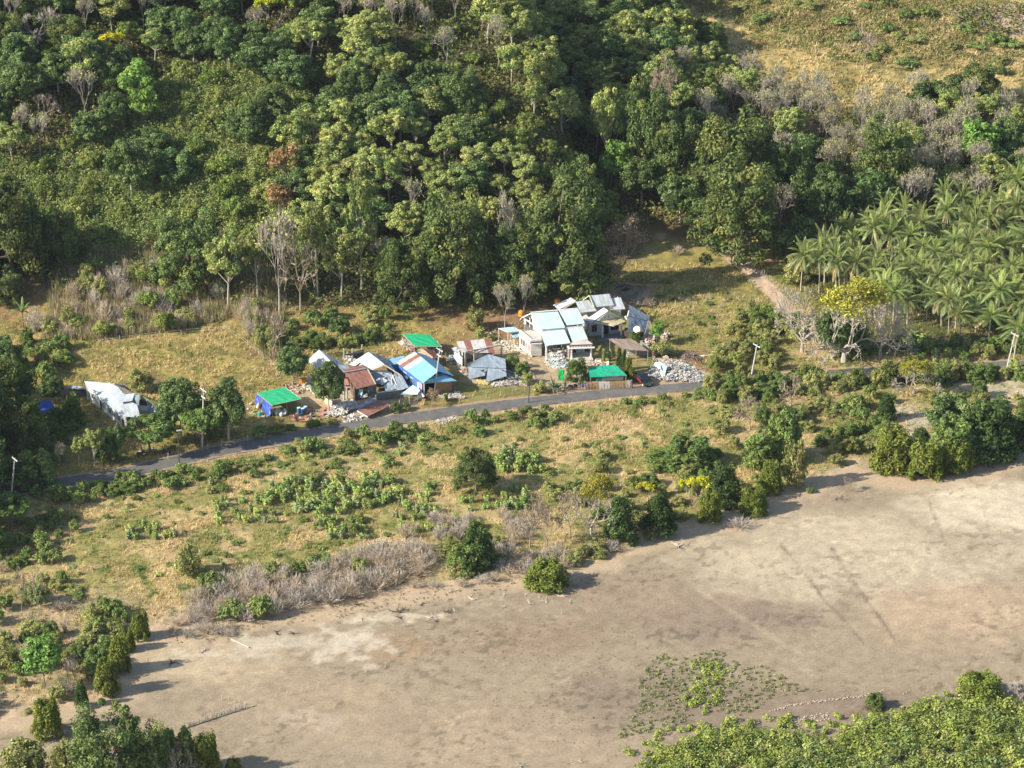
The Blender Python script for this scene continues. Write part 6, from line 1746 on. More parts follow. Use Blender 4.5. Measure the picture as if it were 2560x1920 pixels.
m = MB(); m.sheet([Z('J', 600, 470, 4.0), Z('J', 545, 440, 3.9), Z('J', 530, 520, 3.4), Z('J', 630, 530, 3.5)], 3, 3, .05, .05, 5); m.build('roof_sheet', M_WHITE, r)
a, b = Z('J', 75, 800, 0), Z('J', 250, 960, 0)
m = MB(); m.wall(a, Z('J', 130, 850, 0), 0, 1.2, .16, .9); m.build('side_wall', M_WALL, r)
m = MB(); m.wall(Z('J', 255, 1080, 0), Z('J', 375, 1190, 0), 0, 2.1, .18, 1.6); m.wall(Z('J', 400, 1220, 0), Z('J', 560, 1340, 0), 0, 1.9, .18, 1.3); m.build('yellow_wall', M_YEL, r)
m = MB(); m.wall(Z('J', 700, 920, 0), Z('J', 420, 760, 0), 0, 2.4, .16, 1.8); m.wall(Z('J', 300, 560, 0), Z('J', 560, 760, 0), 0, 2.6, .16); m.build('inner_wall', M_GWALL, r)
for X in (790, 855):
    m = MB(); p = Z('J', X, 1180, 0); m.box(p + Vector((0, 0, 1.2)), (.26, .26, 2.4), .4); m.build('pillar', M_WALL, r)
m = MB(); p = Z('J', 790, 1180, 0); q = Z('J', 860, 1180, 0); m.bar(V2(p, 2.45) - Vector((1, 0, 0)), V2(q, 2.45) + Vector((.5, 0, 0)), .12); m.build('lintel', M_CONC, r)
r = house('orange_basket', 'small orange crate beside the dense dark tree', (758, 958), 'crate')
m = MB(); p = P(758, 958); m.box(p + Vector((0, 0, .45)), (1.0, .7, .9), .5); m.build('body', M_ORANGE, r)
m = MB(); m.box(p + Vector((0, 0, .92)), (1.1, .8, .08), .5); m.build('rim', M_TIMB, r)

# ---------------------------------------------------------------- 4 dark flat shed behind
r = house('open_shed', 'open shed with flat dark sheet roof behind the two white roofs', (882, 902), 'shed')
c = [Z('J', 800, 300, 2.5), Z('J', 1110, 215, 2.5), Z('J', 1195, 240, 2.4), Z('J', 930, 300, 2.3)]
m = MB(); m.poly(c, .08); m.sheet([c[0] + Vector((0, 0, .06)), c[1] + Vector((0, 0, .08)), c[2] + Vector((0, 0, .08)), c[3] + Vector((0, 0, .05))], 5, 3, .04, .05, 2); m.build('roof', M_DGREY, r)
for X, Y in ((860, 460), (960, 400), (790, 400), (1150, 320)):
    m = MB(); p = Z('J', X, Y, 0); m.box(p + Vector((0, 0, 1.15)), (.22, .22, 2.3), .2); m.build('post', M_WALL, r)
m = MB(); m.wall(Z('J', 960, 400, 0), Z('J', 1180, 340, 0), 0, 1.6, .12); m.build('wall', M_TIMD, r)
rubble('rubble_heap', 'pale rubble under the flat dark shed roof', [(855, 895), (885, 890), (895, 912), (860, 915)], 40, .5, [M_WALL, M_CONC], 12, .3)

# ---------------------------------------------------------------- 5 second white house
RA, RB = Z('J', 1275, 232, 4.6), Z('J', 1590, 480, 4.4)
EA, EB = Z('J', 870, 480, 2.5), Z('J', 1290, 605, 2.6)
r = centre_house('collapsed_house', 'ruin with wide pale torn roof between the peaked white roof and the blue house', [RA, RB, EA, EB])
m = MB(); m.sheet([RA, RB, EB, EA], 9, 7, .05, .06, 12); m.build('roof', M_WHITE, r)
FA, FB = mirror(EA, RA), mirror(EB, RB); FB.z = FA.z = 2.8
m = MB(); m.sheet([RB + Vector((0, 0, .02)), RA + Vector((0, 0, .02)), RA.lerp(FA, .8), RB.lerp(FB, .8)], 6, 5, .05, .04, 13); m.build('roof', M_GREY, r)
m = MB(); m.sheet([Z('J', 1140, 460, 3.3), Z('J', 1090, 455, 3.4), Z('J', 990, 530, 2.9), Z('J', 1010, 545, 2.8)], 3, 3, .05, .03, 4); m.build('torn_edge', M_DGREY, r)
q4 = inset4([V2(EA, 0), V2(EB, 0), V2(FB, 0), V2(FA, 0)], .12)
m = MB(); m.wall(q4[0], q4[1], 0, 2.4); m.wall(q4[3], q4[2], 0, 2.5); m.wall(q4[1], q4[2], 0, 1.5); m.build('wall', M_GWALL, r)
m = MB(); m.bar(RB - Vector((0, 0, .1)), FB + Vector((0, 0, .1)), .12); m.bar(RB - Vector((0, 0, .1)), EB - Vector((0, 0, .05)), .1); m.build('barge_board', M_CONC, r)
# fallen grey sheets of its front
m = MB(); m.sheet([Z('J', 1290, 600, 2.6), Z('J', 1620, 598, 2.7), Z('J', 1720, 640, 2.3), Z('J', 1330, 660, 2.2)], 7, 4, .05, .06, 14); m.build('roof_sheet', M_WHITE, r)
m = MB(); m.sheet([Z('J', 1330, 655, 2.2), Z('J', 1725, 645, 2.2), Z('J', 1830, 900, 1.5), Z('J', 1400, 860, 1.2)], 8, 7, .05, .10, 15); m.build('roof_sheet', M_GREY, r)
m = MB(); m.sheet([Z('J', 1560, 850, 1.7), Z('J', 1700, 740, 2.2), Z('J', 1850, 960, 1.4), Z('J', 1610, 1005, 1.2)], 6, 6, .05, .07, 16); m.build('roof_sheet', M_GREY, r)
m = MB(); m.sheet([Z('J', 1500, 790, 2.1), Z('J', 1560, 745, 2.5), Z('J', 1660, 805, 2.1), Z('J', 1520, 895, 1.7)], 4, 4, .04, .05, 17); m.build('bent_sheet', M_WHITE, r)
m = MB(); m.bar(Z('J', 1745, 690, 2.5), Z('J', 1825, 890, 1.9), .1); m.bar(Z('J', 1720, 730, 2.3), Z('J', 1740, 880, 1.8), .06); m.build('fallen_rafter', M_TRIM, r)
r = centre_house('collapsed_house', 'low grey-walled ruin with slumped blue-grey roof sheet beside the blue house', [Z('A', 1460, 680), Z('A', 1600, 810)])
m = MB(); m.sheet([Z('A', 1460, 672, 2.4), Z('A', 1535, 668, 2.5), Z('A', 1612, 798, 1.9), Z('A', 1500, 822, 1.7)], 7, 6, .05, .05, 18); m.build('roof', M_GREY, r)
m = MB(); m.wall(Z('A', 1300, 920, 0), Z('A', 1560, 890, 0), 0, 1.6, .15, 1.7); m.build('front_wall', M_GWALL, r)
m = MB(); m.bar(Z('A', 1310, 845, 1.75), Z('A', 1560, 812, 1.9), .09); m.build('roof_beam', M_WALL, r)

# ---------------------------------------------------------------- 6 rusty roofed house and its fallen porch roof
r = centre_house('wooden_house', 'wooden house with steep rust-red metal roof leaning to the road', [Z('J', 1000, 900), Z('J', 1390, 900)])
m = MB(); m.sheet([Z('J', 810, 645, 3.9), Z('J', 1245, 570, 4.1), Z('J', 1410, 870, 2.5), Z('J', 1030, 970, 2.2)], 9, 8, .05, .05, 20); m.build('roof', M_RUST, r)
m = MB(); m.bar(Z('J', 805, 640, 4.0), Z('J', 1240, 565, 4.2), .13); m.build('ridge_cap', M_WHITE, r)
m = MB(); m.bar(Z('J', 1255, 570, 4.15), Z('J', 1415, 870, 2.55), .10); m.build('barge_board', M_CONC, r)
m = MB(); m.sheet([Z('J', 1245, 565, 4.0), Z('J', 815, 640, 3.8), Z('J', 760, 560, 2.6), Z('J', 1160, 480, 2.8)], 5, 4, .05, .05, 21); m.build('roof', M_RUST, r)
m = MB(); m.wall(Z('J', 1270, 1090, 0), Z('J', 1430, 1040, 0), 0, 2.3, .12, 2.5); m.build('board_wall', mat_plain('grey_boards', (.24, .235, .21), .9, .35, 2), r)
m = MB(); m.wall(Z('J', 1010, 1200, 0), Z('J', 1270, 1150, 0), 0, 1.0, .12); m.wall(Z('J', 800, 760, 0), Z('J', 1010, 1190, 0), 0, 2.3, .12); m.wall(Z('J', 820, 1000, 0), Z('J', 1300, 900, 0), 0, 2.6, .1); m.build('inner_wall', M_TIMD, r)
m = MB(); m.sheet([Z('J', 800, 760, 2.8), Z('J', 860, 760, 3.0), Z('J', 900, 890, 2.4), Z('J', 780, 900, 2.2)], 4, 4, .04, .05, 22); m.build('side_roof', M_RUST, r)
r = house('wash_panel', 'white panel and bent board leaning in the opening under the rust-red roof', (900, 995), 'panel')
m = MB(); m.sheet([Z('J', 1095, 970, 1.9), Z('J', 1170, 975, 1.9), Z('J', 1130, 1140, .5), Z('J', 1055, 1130, .5)], 3, 3, .06, .01, 1); m.build('panel', M_LBLUE, r)
m = MB(); m.sheet([Z('J', 1150, 1110, .7), Z('J', 1240, 1050, 1.3), Z('J', 1270, 1120, .6), Z('J', 1130, 1150, .4)], 3, 3, .06, .02, 2); m.build('board', M_WALL, r)
r = centre_house('fallen_roof', 'rust-red porch roof lying on the ground beside the road', [Z('A', 1120, 1015), Z('A', 1435, 965), Z('A', 1220, 1078)], 'roof')
m = MB(); m.sheet([Z('A', 1120, 1012, .9), Z('A', 1305, 925, 1.3), Z('A', 1438, 965, 1.2), Z('A', 1222, 1072, .7)], 8, 8, .05, .05, 23); m.build('roof', M_RUST, r)
m = MB(); m.bar(Z('A', 1118, 1020, .8), Z('A', 1220, 1078, .55), .13); m.build('edge_board', M_WALL, r)
m = MB(); m.sheet([Z('A', 1090, 985, .9), Z('A', 1270, 890, 1.5), Z('A', 1310, 915, 1.2), Z('A', 1130, 1000, .7)], 7, 3, .05, .09, 24); m.build('bent_sheet', M_GREY, r)
m = MB()
for X, Y, h in ((1230, 1060, .7), (1420, 975, 1.1), (1310, 935, 1.2)): p = Z('A', X, Y, h); m.box(V2(p, h / 2), (.14, .14, h), 0)
m.build('prop', M_TIMD, r)

# ---------------------------------------------------------------- 7 blue house
RA, RB, EA, EB = Z('A', 1665, 452, 4.7), Z('A', 1893, 640, 4.7), Z('A', 1490, 557, 3.0), Z('A', 1745, 757, 3.0)
r = centre_house('blue_house', 'intact blue house with half rust-striped, half sky-blue roof and timber front', [EA, EB, mirror(EA, RA), mirror(EB, RB)])
k = .40
RM, EM = RA.lerp(RB, k), EA.lerp(EB, k)
m = MB(); m.sheet([RA, RM, EM, EA], 6, 6, .05, .03, 31); m.build('roof', M_STRIPE, r)
up = Vector((0, 0, .03))
m = MB(); m.sheet([RM + up, RB + up, EB + up, EM + up], 7, 6, .05, .02, 32); m.build('roof', M_BLUE, r)
FA, FB = mirror(EA, RA), mirror(EB, RB)
m = MB(); m.sheet([RB, RA, FA, FB], 8, 5, .05, .02, 33); m.build('roof', M_BLUE, r)
a, b, c, d = inset4([V2(EA, 0), V2(EB, 0), V2(FB, 0), V2(FA, 0)], .09)
m = MB(); m.wall(a, b, 0, 2.9, .15); m.wall(d, c, 0, 2.9, .15); m.wall(a, d, 0, 2.9, .15); m.build('wall', M_BWALL, r)
n_ = (c - b).normalized(); nn = Vector((n_.y, -n_.x, 0))
m = MB(); m.poly([V2(b, 2.95), V2(c, 2.95), V2((b + c) / 2, 4.5)], .1, nn); m.build('gable', mat_plain('gable_navy', (.03, .05, .11), .8, .3), r)
bm_ = b.lerp(c, .5)
m = MB(); m.wall(b.lerp(c, .42), c, 0, 2.85, .14)
m.build('timber_wall', M_TIMB, r)
m = MB()
for t in np.linspace(.44, .98, 9): m.box(V2(b.lerp(c, float(t)), 1.4) + nn * .09, (.05, .05, 2.7), 0)
m.build('battens', M_TIMD, r)
m = MB(); m.box(V2(b.lerp(c, .02), 1.4), (.2, .2, 2.8), 0); m.build('post', M_TRIM, r)
sk = [Z('A', 1800, 722, 3.55), Z('A', 1950, 672, 3.55), Z('A', 2064, 730, 2.7), Z('A', 1752, 758, 2.7)]
m = MB(); m.sheet(sk, 7, 4, .05, .02, 34); m.build('front_canopy', M_BLUE, r)
m = MB(); m.bar(sk[0] + Vector((0, 0, .25)), sk[1] + Vector((0, 0, .25)), .07); m.build('canopy_rail', M_BLUE, r)
dd = (b - a).normalized(); qn = Vector((-dd.y, dd.x, 0)); qn = qn if qn.x < 0 else -qn
for t in (.22, .5, .78):
    s_ = a + (b - a) * t; window(r, s_, s_ + dd * 1.0, 1.0, 2.2, M_LBLUE if t > .7 else M_GLASS, M_LBLUE, qn)
m = MB(); q = a.lerp(b, .86); m.sheet([V2(q, 2.7) + qn * .25, V2(b, 2.7) + qn * .25, V2(b, .4) + qn * .3, V2(q, .4) + qn * .3], 4, 4, .03, .04, 3); m.build('curtain', mat_plain('curtain_lilac', (.42, .32, .48), .8, .3, 3), r)
r = centre_house('blue_annex', 'small sky-blue lean-to at the back left of the blue house', [Z('A', 1385, 533), Z('A', 1555, 560)], 'annex')
ax_ = [Z('A', 1385, 535, 2.6), Z('A', 1556, 492, 3.1), Z('A', 1600, 540, 3.0), Z('A', 1440, 582, 2.5)]
m = MB(); m.sheet(ax_, 6, 5, .05, .02, 35); m.build('roof', M_BLUE, r)
m = MB(); m.wall(ax_[3].lerp(ax_[0], .1), ax_[2].lerp(ax_[1], .1), 0, 2.4, .12); m.wall(ax_[0].lerp(ax_[2], .08), ax_[3].lerp(ax_[1], .08), 0, 2.4, .12); m.build('wall', mat_plain('wall_bright_blue', (.06, .30, .66), .7, .2, 1.2), r)
r = centre_house('back_shed', 'shed with salmon-brown roof and grey plank wall behind the blue house', [Z('A', 1745, 430), Z('A', 1900, 560)], 'shed')
m = MB(); m.sheet([Z('A', 1745, 428, 3.6), Z('A', 1845, 512, 3.5), Z('A', 1790, 525, 2.8), Z('A', 1685, 470, 2.8)], 5, 5, .05, .03, 36); m.build('roof', M_SALMON, r)
m = MB(); m.sheet([Z('A', 1845, 512, 3.5), Z('A', 1745, 428, 3.6), Z('A', 1850, 440, 2.8), Z('A', 1900, 500, 2.7)], 5, 5, .05, .03, 37); m.build('roof', M_RUST, r)
m = MB(); m.wall(Z('A', 1845, 598, 0), Z('A', 1962, 595, 0), 0, 1.7, .1); m.wall(Z('A', 1962, 595, 0), Z('A', 1962, 545, 0), 0, 1.7, .1); m.build('plank_wall', mat_plain('grey_planks', (.22, .22, .21), .9, .35, 2), r)
m = MB(); 
for X in (1850, 1880, 1910, 1940, 1960): p = Z('A', X, 598, 0); m.box(V2(p, .95), (.1, .16, 1.9), 0)
m.build('post', M_TIMD, r)

# small canopy and white sheets in front
r = centre_house('canopy', 'small pale blue canopy before the ruin left of the blue house', [Z('A', 1530, 860), Z('A', 1700, 850)], 'canopy')
cc_ = [Z('A', 1650, 770, 2.2), Z('A', 1718, 820, 2.0), Z('A', 1690, 862, 1.6), Z('A', 1530, 862, 1.6)]
m = MB(); m.sheet(cc_, 5, 5, .04, .05, 38); m.build('roof', M_LBLUE, r)
for p in cc_[1:]: m = MB(); m.bar(V2(p, 0), V2(p, p.z), .05); m.build('pole', STK, r)
r = centre_house('leaning_boards', 'white and tan boards leaning together before the dark opening of the blue house', [Z('A', 1720, 920)], 'boards')
m = MB(); m.sheet([Z('A', 1715, 825, 1.6), Z('A', 1760, 880, 1.5), Z('A', 1730, 900, .3), Z('A', 1675, 918, .1)], 4, 4, .05, .04, 39); m.build('board', M_TRIM, r)
m = MB(); m.sheet([Z('A', 1735, 905, 1.2), Z('A', 1768, 905, 1.2), Z('A', 1750, 965, .1), Z('A', 1715, 960, .1)], 3, 3, .05, .02, 40); m.build('board', M_TIMB, r)

# ---------------------------------------------------------------- 8 green shade roof
def poleroof(name, label, c, mat, cat='shelter', part='roof', n=6, dent=.05, posts=None, pm=STK, th=.03, pr=.06):
    r = centre_house(name, label, c, cat)
    m = MB(); m.sheet(c, n, n, th, dent, 41); m.build(part, mat, r)
    for p in (posts or c):
        p = p + (sum(c, Vector()) / len(c) - p) * .04; m = MB(); m.bar(V2(p, 0), V2(p, p.z - .02), pr); m.build('post', pm, r)
    m = MB(); lo = Vector((0, 0, -.06))
    for i in range(4): m.bar(c[i] + lo, c[(i + 1) % 4] + lo, .05)
    m.build('frame', pm, r)
    return r
poleroof('shade_roof', 'green netting shade roof on poles behind the blue house', [Z('A', 1552, 284, 2.7), Z('A', 1808, 291, 2.7), Z('A', 1926, 404, 2.3), Z('A', 1660, 400, 2.3)], mat_plain('shade_net', (.012, .36, .155), .7, .2, 2), 'shade roof')
rubble('household_litter', 'pots, laundry and planks under the green shade roof', [(1005, 858), (1090, 862), (1100, 885), (1020, 880)], 42, .45, [M_WALL, M_CONC, M_DGREY, M_CURT], 42, .3, .3, 'litter')
rubble('fallen_boards', 'pale boards at the left corner of the green shade roof', [(1000, 852), (1030, 855), (1025, 868), (1003, 864)], 14, .6, [M_WALL, M_CONC], 43, .3, .5, 'boards')

# ---------------------------------------------------------------- 9 small striped-roof house and the fallen grey roof
c = [Z('B', 712, 680, 3.6), Z('B', 1092, 645, 3.6), Z('B', 1145, 808, 2.3), Z('B', 765, 800, 2.3)]
r = centre_house('small_house', 'small house with rust and white striped roof behind a bare concrete frame', c)
m = MB(); m.sheet(c, 8, 6, .05, .04, 51); m.build('roof', M_STRIPE, r)
w4 = inset4([V2(p, 0) for p in c], .12)
m = MB(); m.wall(w4[3], w4[0], 0, 2.2); m.wall(w4[0], w4[1], 0, 3.2); m.wall(w4[1], w4[2], 0, 2.2); m.build('wall', M_WALL, r)
m = MB(); m.sheet([Z('B', 655, 750, 2.7), Z('B', 715, 740, 2.9), Z('B', 740, 800, 2.2), Z('B', 690, 800, 2.2)], 3, 3, .04, .04, 52); m.build('side_roof', M_WHITE, r)
m = MB(); m.wall(Z('B', 690, 900, 0), Z('B', 780, 960, 0), 0, 2.2, .14, 1.8); m.build('leaning_wall', M_WALLB, r)
r = centre_house('concrete_frame', 'bare cream concrete porch frame in front of the striped-roof house', [Z('B', 800, 900), Z('B', 1210, 880)], 'concrete frame')
P0 = [Z('B', 812, 955, 0), Z('B', 912, 925, 0), Z('B', 1005, 905, 0), Z('B', 1210, 875, 0)]
for p in P0: m = MB(); m.box(V2(p, 1.4), (.26, .26, 2.8), .3); m.build('column', M_CONC, r)
m = MB(); m.bar(V2(P0[0], 2.9), V2(P0[3], 2.9), .15); m.build('beam', M_CONC, r)
m = MB(); m.wall(P0[1], P0[2], 1.0, 2.7, .12); m.build('infill_wall', M_CONC, r)
fr = [Z('B', 832, 930, 2.4), Z('B', 1062, 822, 2.7), Z('B', 1252, 872, 2.5), Z('B', 1262, 975, 1.9), Z('B', 842, 958, 1.8)]
r = centre_house('fallen_roof', 'blue-grey metal roof lying folded on its ruined house, right of the blue house', fr, 'roof')
m = MB(); m.sheet([fr[1], fr[2], fr[3], Z('B', 1055, 968, 1.85)], 6, 5, .05, .06, 53); m.sheet([fr[0], fr[1] + Vector((0, 0, .02)), Z('B', 1056, 968, 1.87), fr[4]], 6, 5, .05, .06, 54); m.build('roof', M_GREY, r)
m = MB(); m.sheet([Z('B', 842, 962, 1.7), Z('B', 1058, 966, 1.75), Z('B', 1025, 1058, .8), Z('B', 848, 1096, .5)], 6, 5, .05, .05, 55); m.build('roof', M_GREY, r)
m = MB(); m.sheet([Z('B', 1058, 968, 1.75), Z('B', 1262, 978, 1.75), Z('B', 1268, 1062, .9), Z('B', 1040, 1130, .4)], 6, 6, .05, .05, 56); m.build('roof', M_GREY, r)
m = MB(); m.box(Z('B', 1060, 1000, .5), (6.5, 4.0, .9), .1); m.build('crushed_wall', M_GWALL, r)
m = MB(); m.poly([Z('B', 980, 1000, 1.62), Z('B', 1025, 985, 1.75), Z('B', 1012, 1020, 1.4)], .04); m.poly([Z('B', 1215, 990, 1.78), Z('B', 1240, 995, 1.75), Z('B', 1232, 1012, 1.6)], .04); m.build('hole_shade', M_DARK, r)  # solid dark patches on the sheet, painted as the shade in torn holes
m = MB(); m.box(Z('B', 1000, 1130, .3), (2.4, .5, .25), -.5, (.2, .1)); m.box(Z('B', 1205, 1082, .5), (.9, .25, .25), .4); m.build('yellow_beam', mat_plain('yellow_timber', (.62, .40, .10), .8, .2), r)
rubble('rubble_heap', 'rubble and twisted metal at the right end of the fallen blue-grey roof', [(1265, 920), (1290, 915), (1310, 950), (1275, 958), (1255, 945)], 70, .55, [M_WALL, M_GREY, M_DGREY, M_WALL], 57, .8, .2, 'rubble', .35)
rubble('rubble_strip', 'strip of broken blocks along the front of the fallen blue-grey roof', [(1175, 950), (1240, 955), (1320, 950), (1325, 962), (1230, 966), (1180, 960)], 150, .3, [M_CONC, M_WALL], 58, .15)
rubble('rubble_heap', 'rubble before the leaning wall of the striped-roof house', [(1140, 908), (1165, 918), (1172, 945), (1150, 935)], 60, .42, [M_CONC, M_WALL, M_SALMON], 59, .3)
rubble('household_litter', 'white laundry and jars left of the striped-roof house', [(1112, 890), (1140, 888), (1150, 912), (1120, 912)], 34, .42, [M_WALL, M_DGREY, M_LBLUE], 60, .3, .2, 'litter')

# ---------------------------------------------------------------- 10 large two-part house with pale blue roofs
def bighouse():
    A0, A1, A2 = Z('G', 945, 310, 6.6), Z('G', 1425, 262, 6.6), Z('G', 1800, 238, 6.6)
    B0, B1, B2, B3 = Z('G', 1115, 618, 4.5), Z('G', 1570, 580, 4.5), Z('G', 1600, 556, 4.6), Z('G', 1935, 520, 4.6)
    r = centre_house('large_house', 'largest house, with pale blue roofs in two tiers and a broken left gable', [A0, A2, B0, B3])
    m = MB(); m.sheet([A0, A1, B1, B0], 8, 7, .06, .015, 61); m.build('upper_roof', M_MINT, r)
    u_ = Vector((0, 0, .16)); m = MB(); m.sheet([A1 + u_ + Vector((.15, 0, 0)), A2 + u_, B3 + u_, B2 + u_], 8, 7, .06, .015, 62); m.build('upper_roof', M_MINT, r)
    # far slope
    d = (A0 - B0); F0, F2 = Vector((A0.x + d.x, A0.y + d.y, B0.z)), Vector((A2.x + d.x, A2.y + d.y, B3.z))
    m = MB(); m.sheet([A2 + Vector((0, 0, .02)), A0 + Vector((0, 0, .02)), F0, F2], 8, 6, .06, .02, 63); m.build('upper_roof', M_WHITE, r)
    m = MB(); m.bar(A0 + Vector((0, 0, .05)), A2 + Vector((0, 0, .1)), .13, 5); m.build('ridge_cap', M_TRIM, r)
    C0, C1, C2, C3 = Z('G', 1095, 640, 4.1), Z('G', 1555, 615, 4.1), Z('G', 1610, 600, 4.15), Z('G', 1885, 562, 4.15)
    D0, D1, D2, D3 = Z('G', 1205, 915, 2.95), Z('G', 1670, 868, 2.95), Z('G', 1700, 850, 3.0), Z('G', 1990, 815, 3.0)
    m = MB(); m.sheet([C0, C1, D1, D0], 8, 6, .06, .015, 64); m.build('porch_roof', M_MINT, r)
    m = MB(); m.sheet([C2 + u_, C3 + u_, D3 + u_, D2 + u_], 7, 6, .06, .015, 65); m.build('porch_roof', M_MINT, r)
    # left gable wall with its broken arch
    g0, g1 = V2(B0, 0) + Vector((-.0, 0, 0)), V2(F0, 0)
    gm = V2(A0, 0); dirg = (g1 - g0).normalized(); nn = Vector((dirg.y, -dirg.x, 0)); nn = nn if nn.x < 0 else -nn
    inn = -nn * .45
    m = MB(); z0 = 3.1
    m.poly([V2(g0, z0) + inn, V2(g0, B0.z - .1) + inn, V2(gm, A0.z - .25) + inn, V2(gm.lerp(g1, .35), A0.z - 1.0) + inn, V2(gm.lerp(g1, .12), 5.0) + inn, V2(gm.lerp(g1, .02), z0) + inn], .16, nn)
    m.build('gable_wall', M_WALL, r)
    m = MB(); m.poly([V2(gm.lerp(g1, .8), z0) + inn, V2(gm.lerp(g1, .8), B0.z + .2) + inn, V2(gm.lerp(g1, .95), B0.z) + inn, V2(g1, z0) + inn], .16, nn); m.build('gable_wall', M_WALL, r)
    m = MB(); m.bar(A0 + Vector((0, 0, -.1)), F0 + Vector((0, 0, -.1)), .12); m.bar(A0 + Vector((0, 0, -.1)), B0 + Vector((0, 0, -.1)), .1); m.build('barge_board', M_TRIM, r)
    m = MB(); p = gm.lerp(g1, .42) + inn * 1.4; m.box(V2(p, 4.2), (.25, .25, 2.4), .3); m.box(V2(p, 4.0), (.2, 2.6, .22), math.atan2(dirg.y, dirg.x) - PI / 2); m.build('inner_pillar', M_TRIM, r)
    # body walls
    b3, f2 = V2(B3, 0), V2(F2, 0); S = -nn
    m = MB(); fw0, fw1 = g0 + inn, b3 + nn * .4
    m.wall(g1 + inn, f2 + nn * .4, 0, B0.z - .1, .18); m.wall(fw1, f2 + nn * .4, 0, B3.z - .1, .18); m.wall(fw0, fw1, 2.9, B0.z - .1, .16); m.build('wall', M_WALL, r)
    m = MB(); m.wall(fw0, fw1, 0, 2.9, .16); m.build('front_wall', mat_plain('wall_mauve', (.33, .27, .27), .85, .3, 1), r)
    dx = (fw1 - fw0).normalized(); out = Vector((dx.y, -dx.x, 0))
    L = (fw1 - fw0).length
    for t, w_, nm in ((.10, 1.1, 'window'), (.34, 1.0, 'door'), (.55, 1.2, 'window'), (.80, 1.1, 'door')):
        s_ = fw0 + dx * L * t; window(r, s_, s_ + dx * w_, .95 if nm == 'window' else .1, 2.3, M_GLASS if nm == 'window' else M_TIMD, M_TRIM, out, nm)
    # left flat-roofed annex with parapet
    q = [Z('G', 745, 650, 3.2), Z('G', 1100, 640, 3.3), Z('G', 1130, 775, 3.2), Z('G', 965, 785, 3.15)]
    m = MB(); m.poly([Z('G', 740, 655, 3.05), Z('G', 930, 625, 3.05), Z('G', 1125, 690, 3.05), Z('G', 1130, 790, 3.05), Z('G', 945, 800, 3.05)], .2); m.build('annex_slab', M_CONC, r)
    a, b, c = Z('G', 735, 665, 3.0), Z('G', 945, 835, 3.0), Z('G', 1135, 825, 3.0)
    m = MB(); m.wall(a, b, 2.95, 3.45, .3); m.wall(b, c, 2.95, 3.4, .3); m.build('parapet', M_TRIM, r)
    m = MB(); m.wall(a + nn * .25, b + nn * .25, 2.55, 2.75, .35); m.wall(b + out * .2, c + out * .2, 2.5, 2.68, .4); m.build('cornice', M_TRIM, r)
    m = MB(); m.wall(b + out * .08, c + out * .08, 2.68, 2.97, .22); m.build('frieze', M_FRZ, r)
    m = MB(); m.wall(a, b, 0, 2.6, .18); m.wall(b, c, 0, 2.55, .18); m.build('annex_wall', M_WALL, r)
    da = (b - a).normalized(); La = (b - a).length; na = Vector((-da.y, da.x, 0)); na = na if na.x < 0 else -na; a0 = V2(a, 0)
    for t in (.12, .33, .56, .78): s_ = a0 + V2(da, 0) * La * t; window(r, s_, s_ + V2(da, 0) * .9, .9, 2.2, M_CURT if t > .5 else M_GLASS, M_TRIM, na)
    m = MB(); m.poly([Z('G', 720, 985, .25), Z('G', 1030, 1040, .25), Z('G', 1060, 1060, .25), Z('G', 960, 1100, .25), Z('G', 700, 1010, .25)], .25); m.build('annex_step', M_CONC, r)
    # right porch with flat slab
    s = [Z('G', 1655, 900, 2.95), Z('G', 1720, 828, 3.25), Z('G', 1985, 812, 3.25), Z('G', 2080, 885, 2.95)]
    m = MB(); m.poly(s, .14); m.build('porch_slab', M_CONC, r)
    e = [Z('G', 1660, 905, 2.9), Z('G', 2075, 890, 2.9)]
    dd = (V2(e[1], 0) - V2(e[0], 0)).normalized(); oo = Vector((dd.y, -dd.x, 0)); bk = -oo
    m = MB(); m.wall(V2(e[0], 0), V2(e[1], 0), 2.45, 2.8, .2); m.wall(V2(e[0], 0), V2(e[0], 0) + bk * 3.2, 2.45, 2.8, .2); m.wall(V2(e[1], 0), V2(e[1], 0) + bk * 3.2, 2.45, 2.8, .2); m.build('frieze', M_FRZ, r)
    m = MB(); m.wall(V2(e[0], 0) + oo * .25 - dd * .4, V2(e[1], 0) + oo * .25 + dd * .35, 2.3, 2.45, .55); m.wall(V2(e[0], 0) - dd * .25, V2(e[0], 0) - dd * .25 + bk * 3.2, 2.3, 2.45, .5); m.build('cornice', M_TRIM, r)
    m = MB()
    for t in np.linspace(.08, .92, 8): m.box(V2(V2(e[0], 0).lerp(V2(e[1], 0), float(t)), 2.62) + oo * .12, (.35, .04, .14), math.atan2(dd.y, dd.x))
    m.build('frieze_blocks', M_TRIM, r)
    for p in (V2(e[0], 0) + dd * .3, V2(e[1], 0) - dd * .25):
        m = MB(); m.tube([V2(p, 0), V2(p, .5), V2(p, .52), V2(p, 2.35)], [.30, .27, .2, .15], 8); m.build('porch_pillar', M_TRIM, r)
    m = MB(); m.wall(V2(e[0], 0) - dd * .2, V2(e[0], 0) - dd * .2 + bk * 3.0, 0, 2.3, .2); m.build('porch_side_wall', mat_plain('wall_cream_pink', (.60, .50, .42), .85, .15, 1), r)
    m = MB(); m.wall(V2(e[0], 0) + bk * 2.6, V2(e[1], 0) + bk * 2.6, 0, 2.3, .15); m.build('porch_back_wall', mat_plain('wall_maroon', (.13, .06, .055), .8, .3, 1), r)
    for t in (.34, .46, .58): s_ = V2(e[0], 0).lerp(V2(e[1], 0), t) + bk * 2.5; window(r, s_, s_ + dd * .5, .2, 2.1, M_LBLUE, M_TRIM, oo, 'window')
    m = MB(); cx = (V2(e[0], 0) + V2(e[1], 0)) / 2
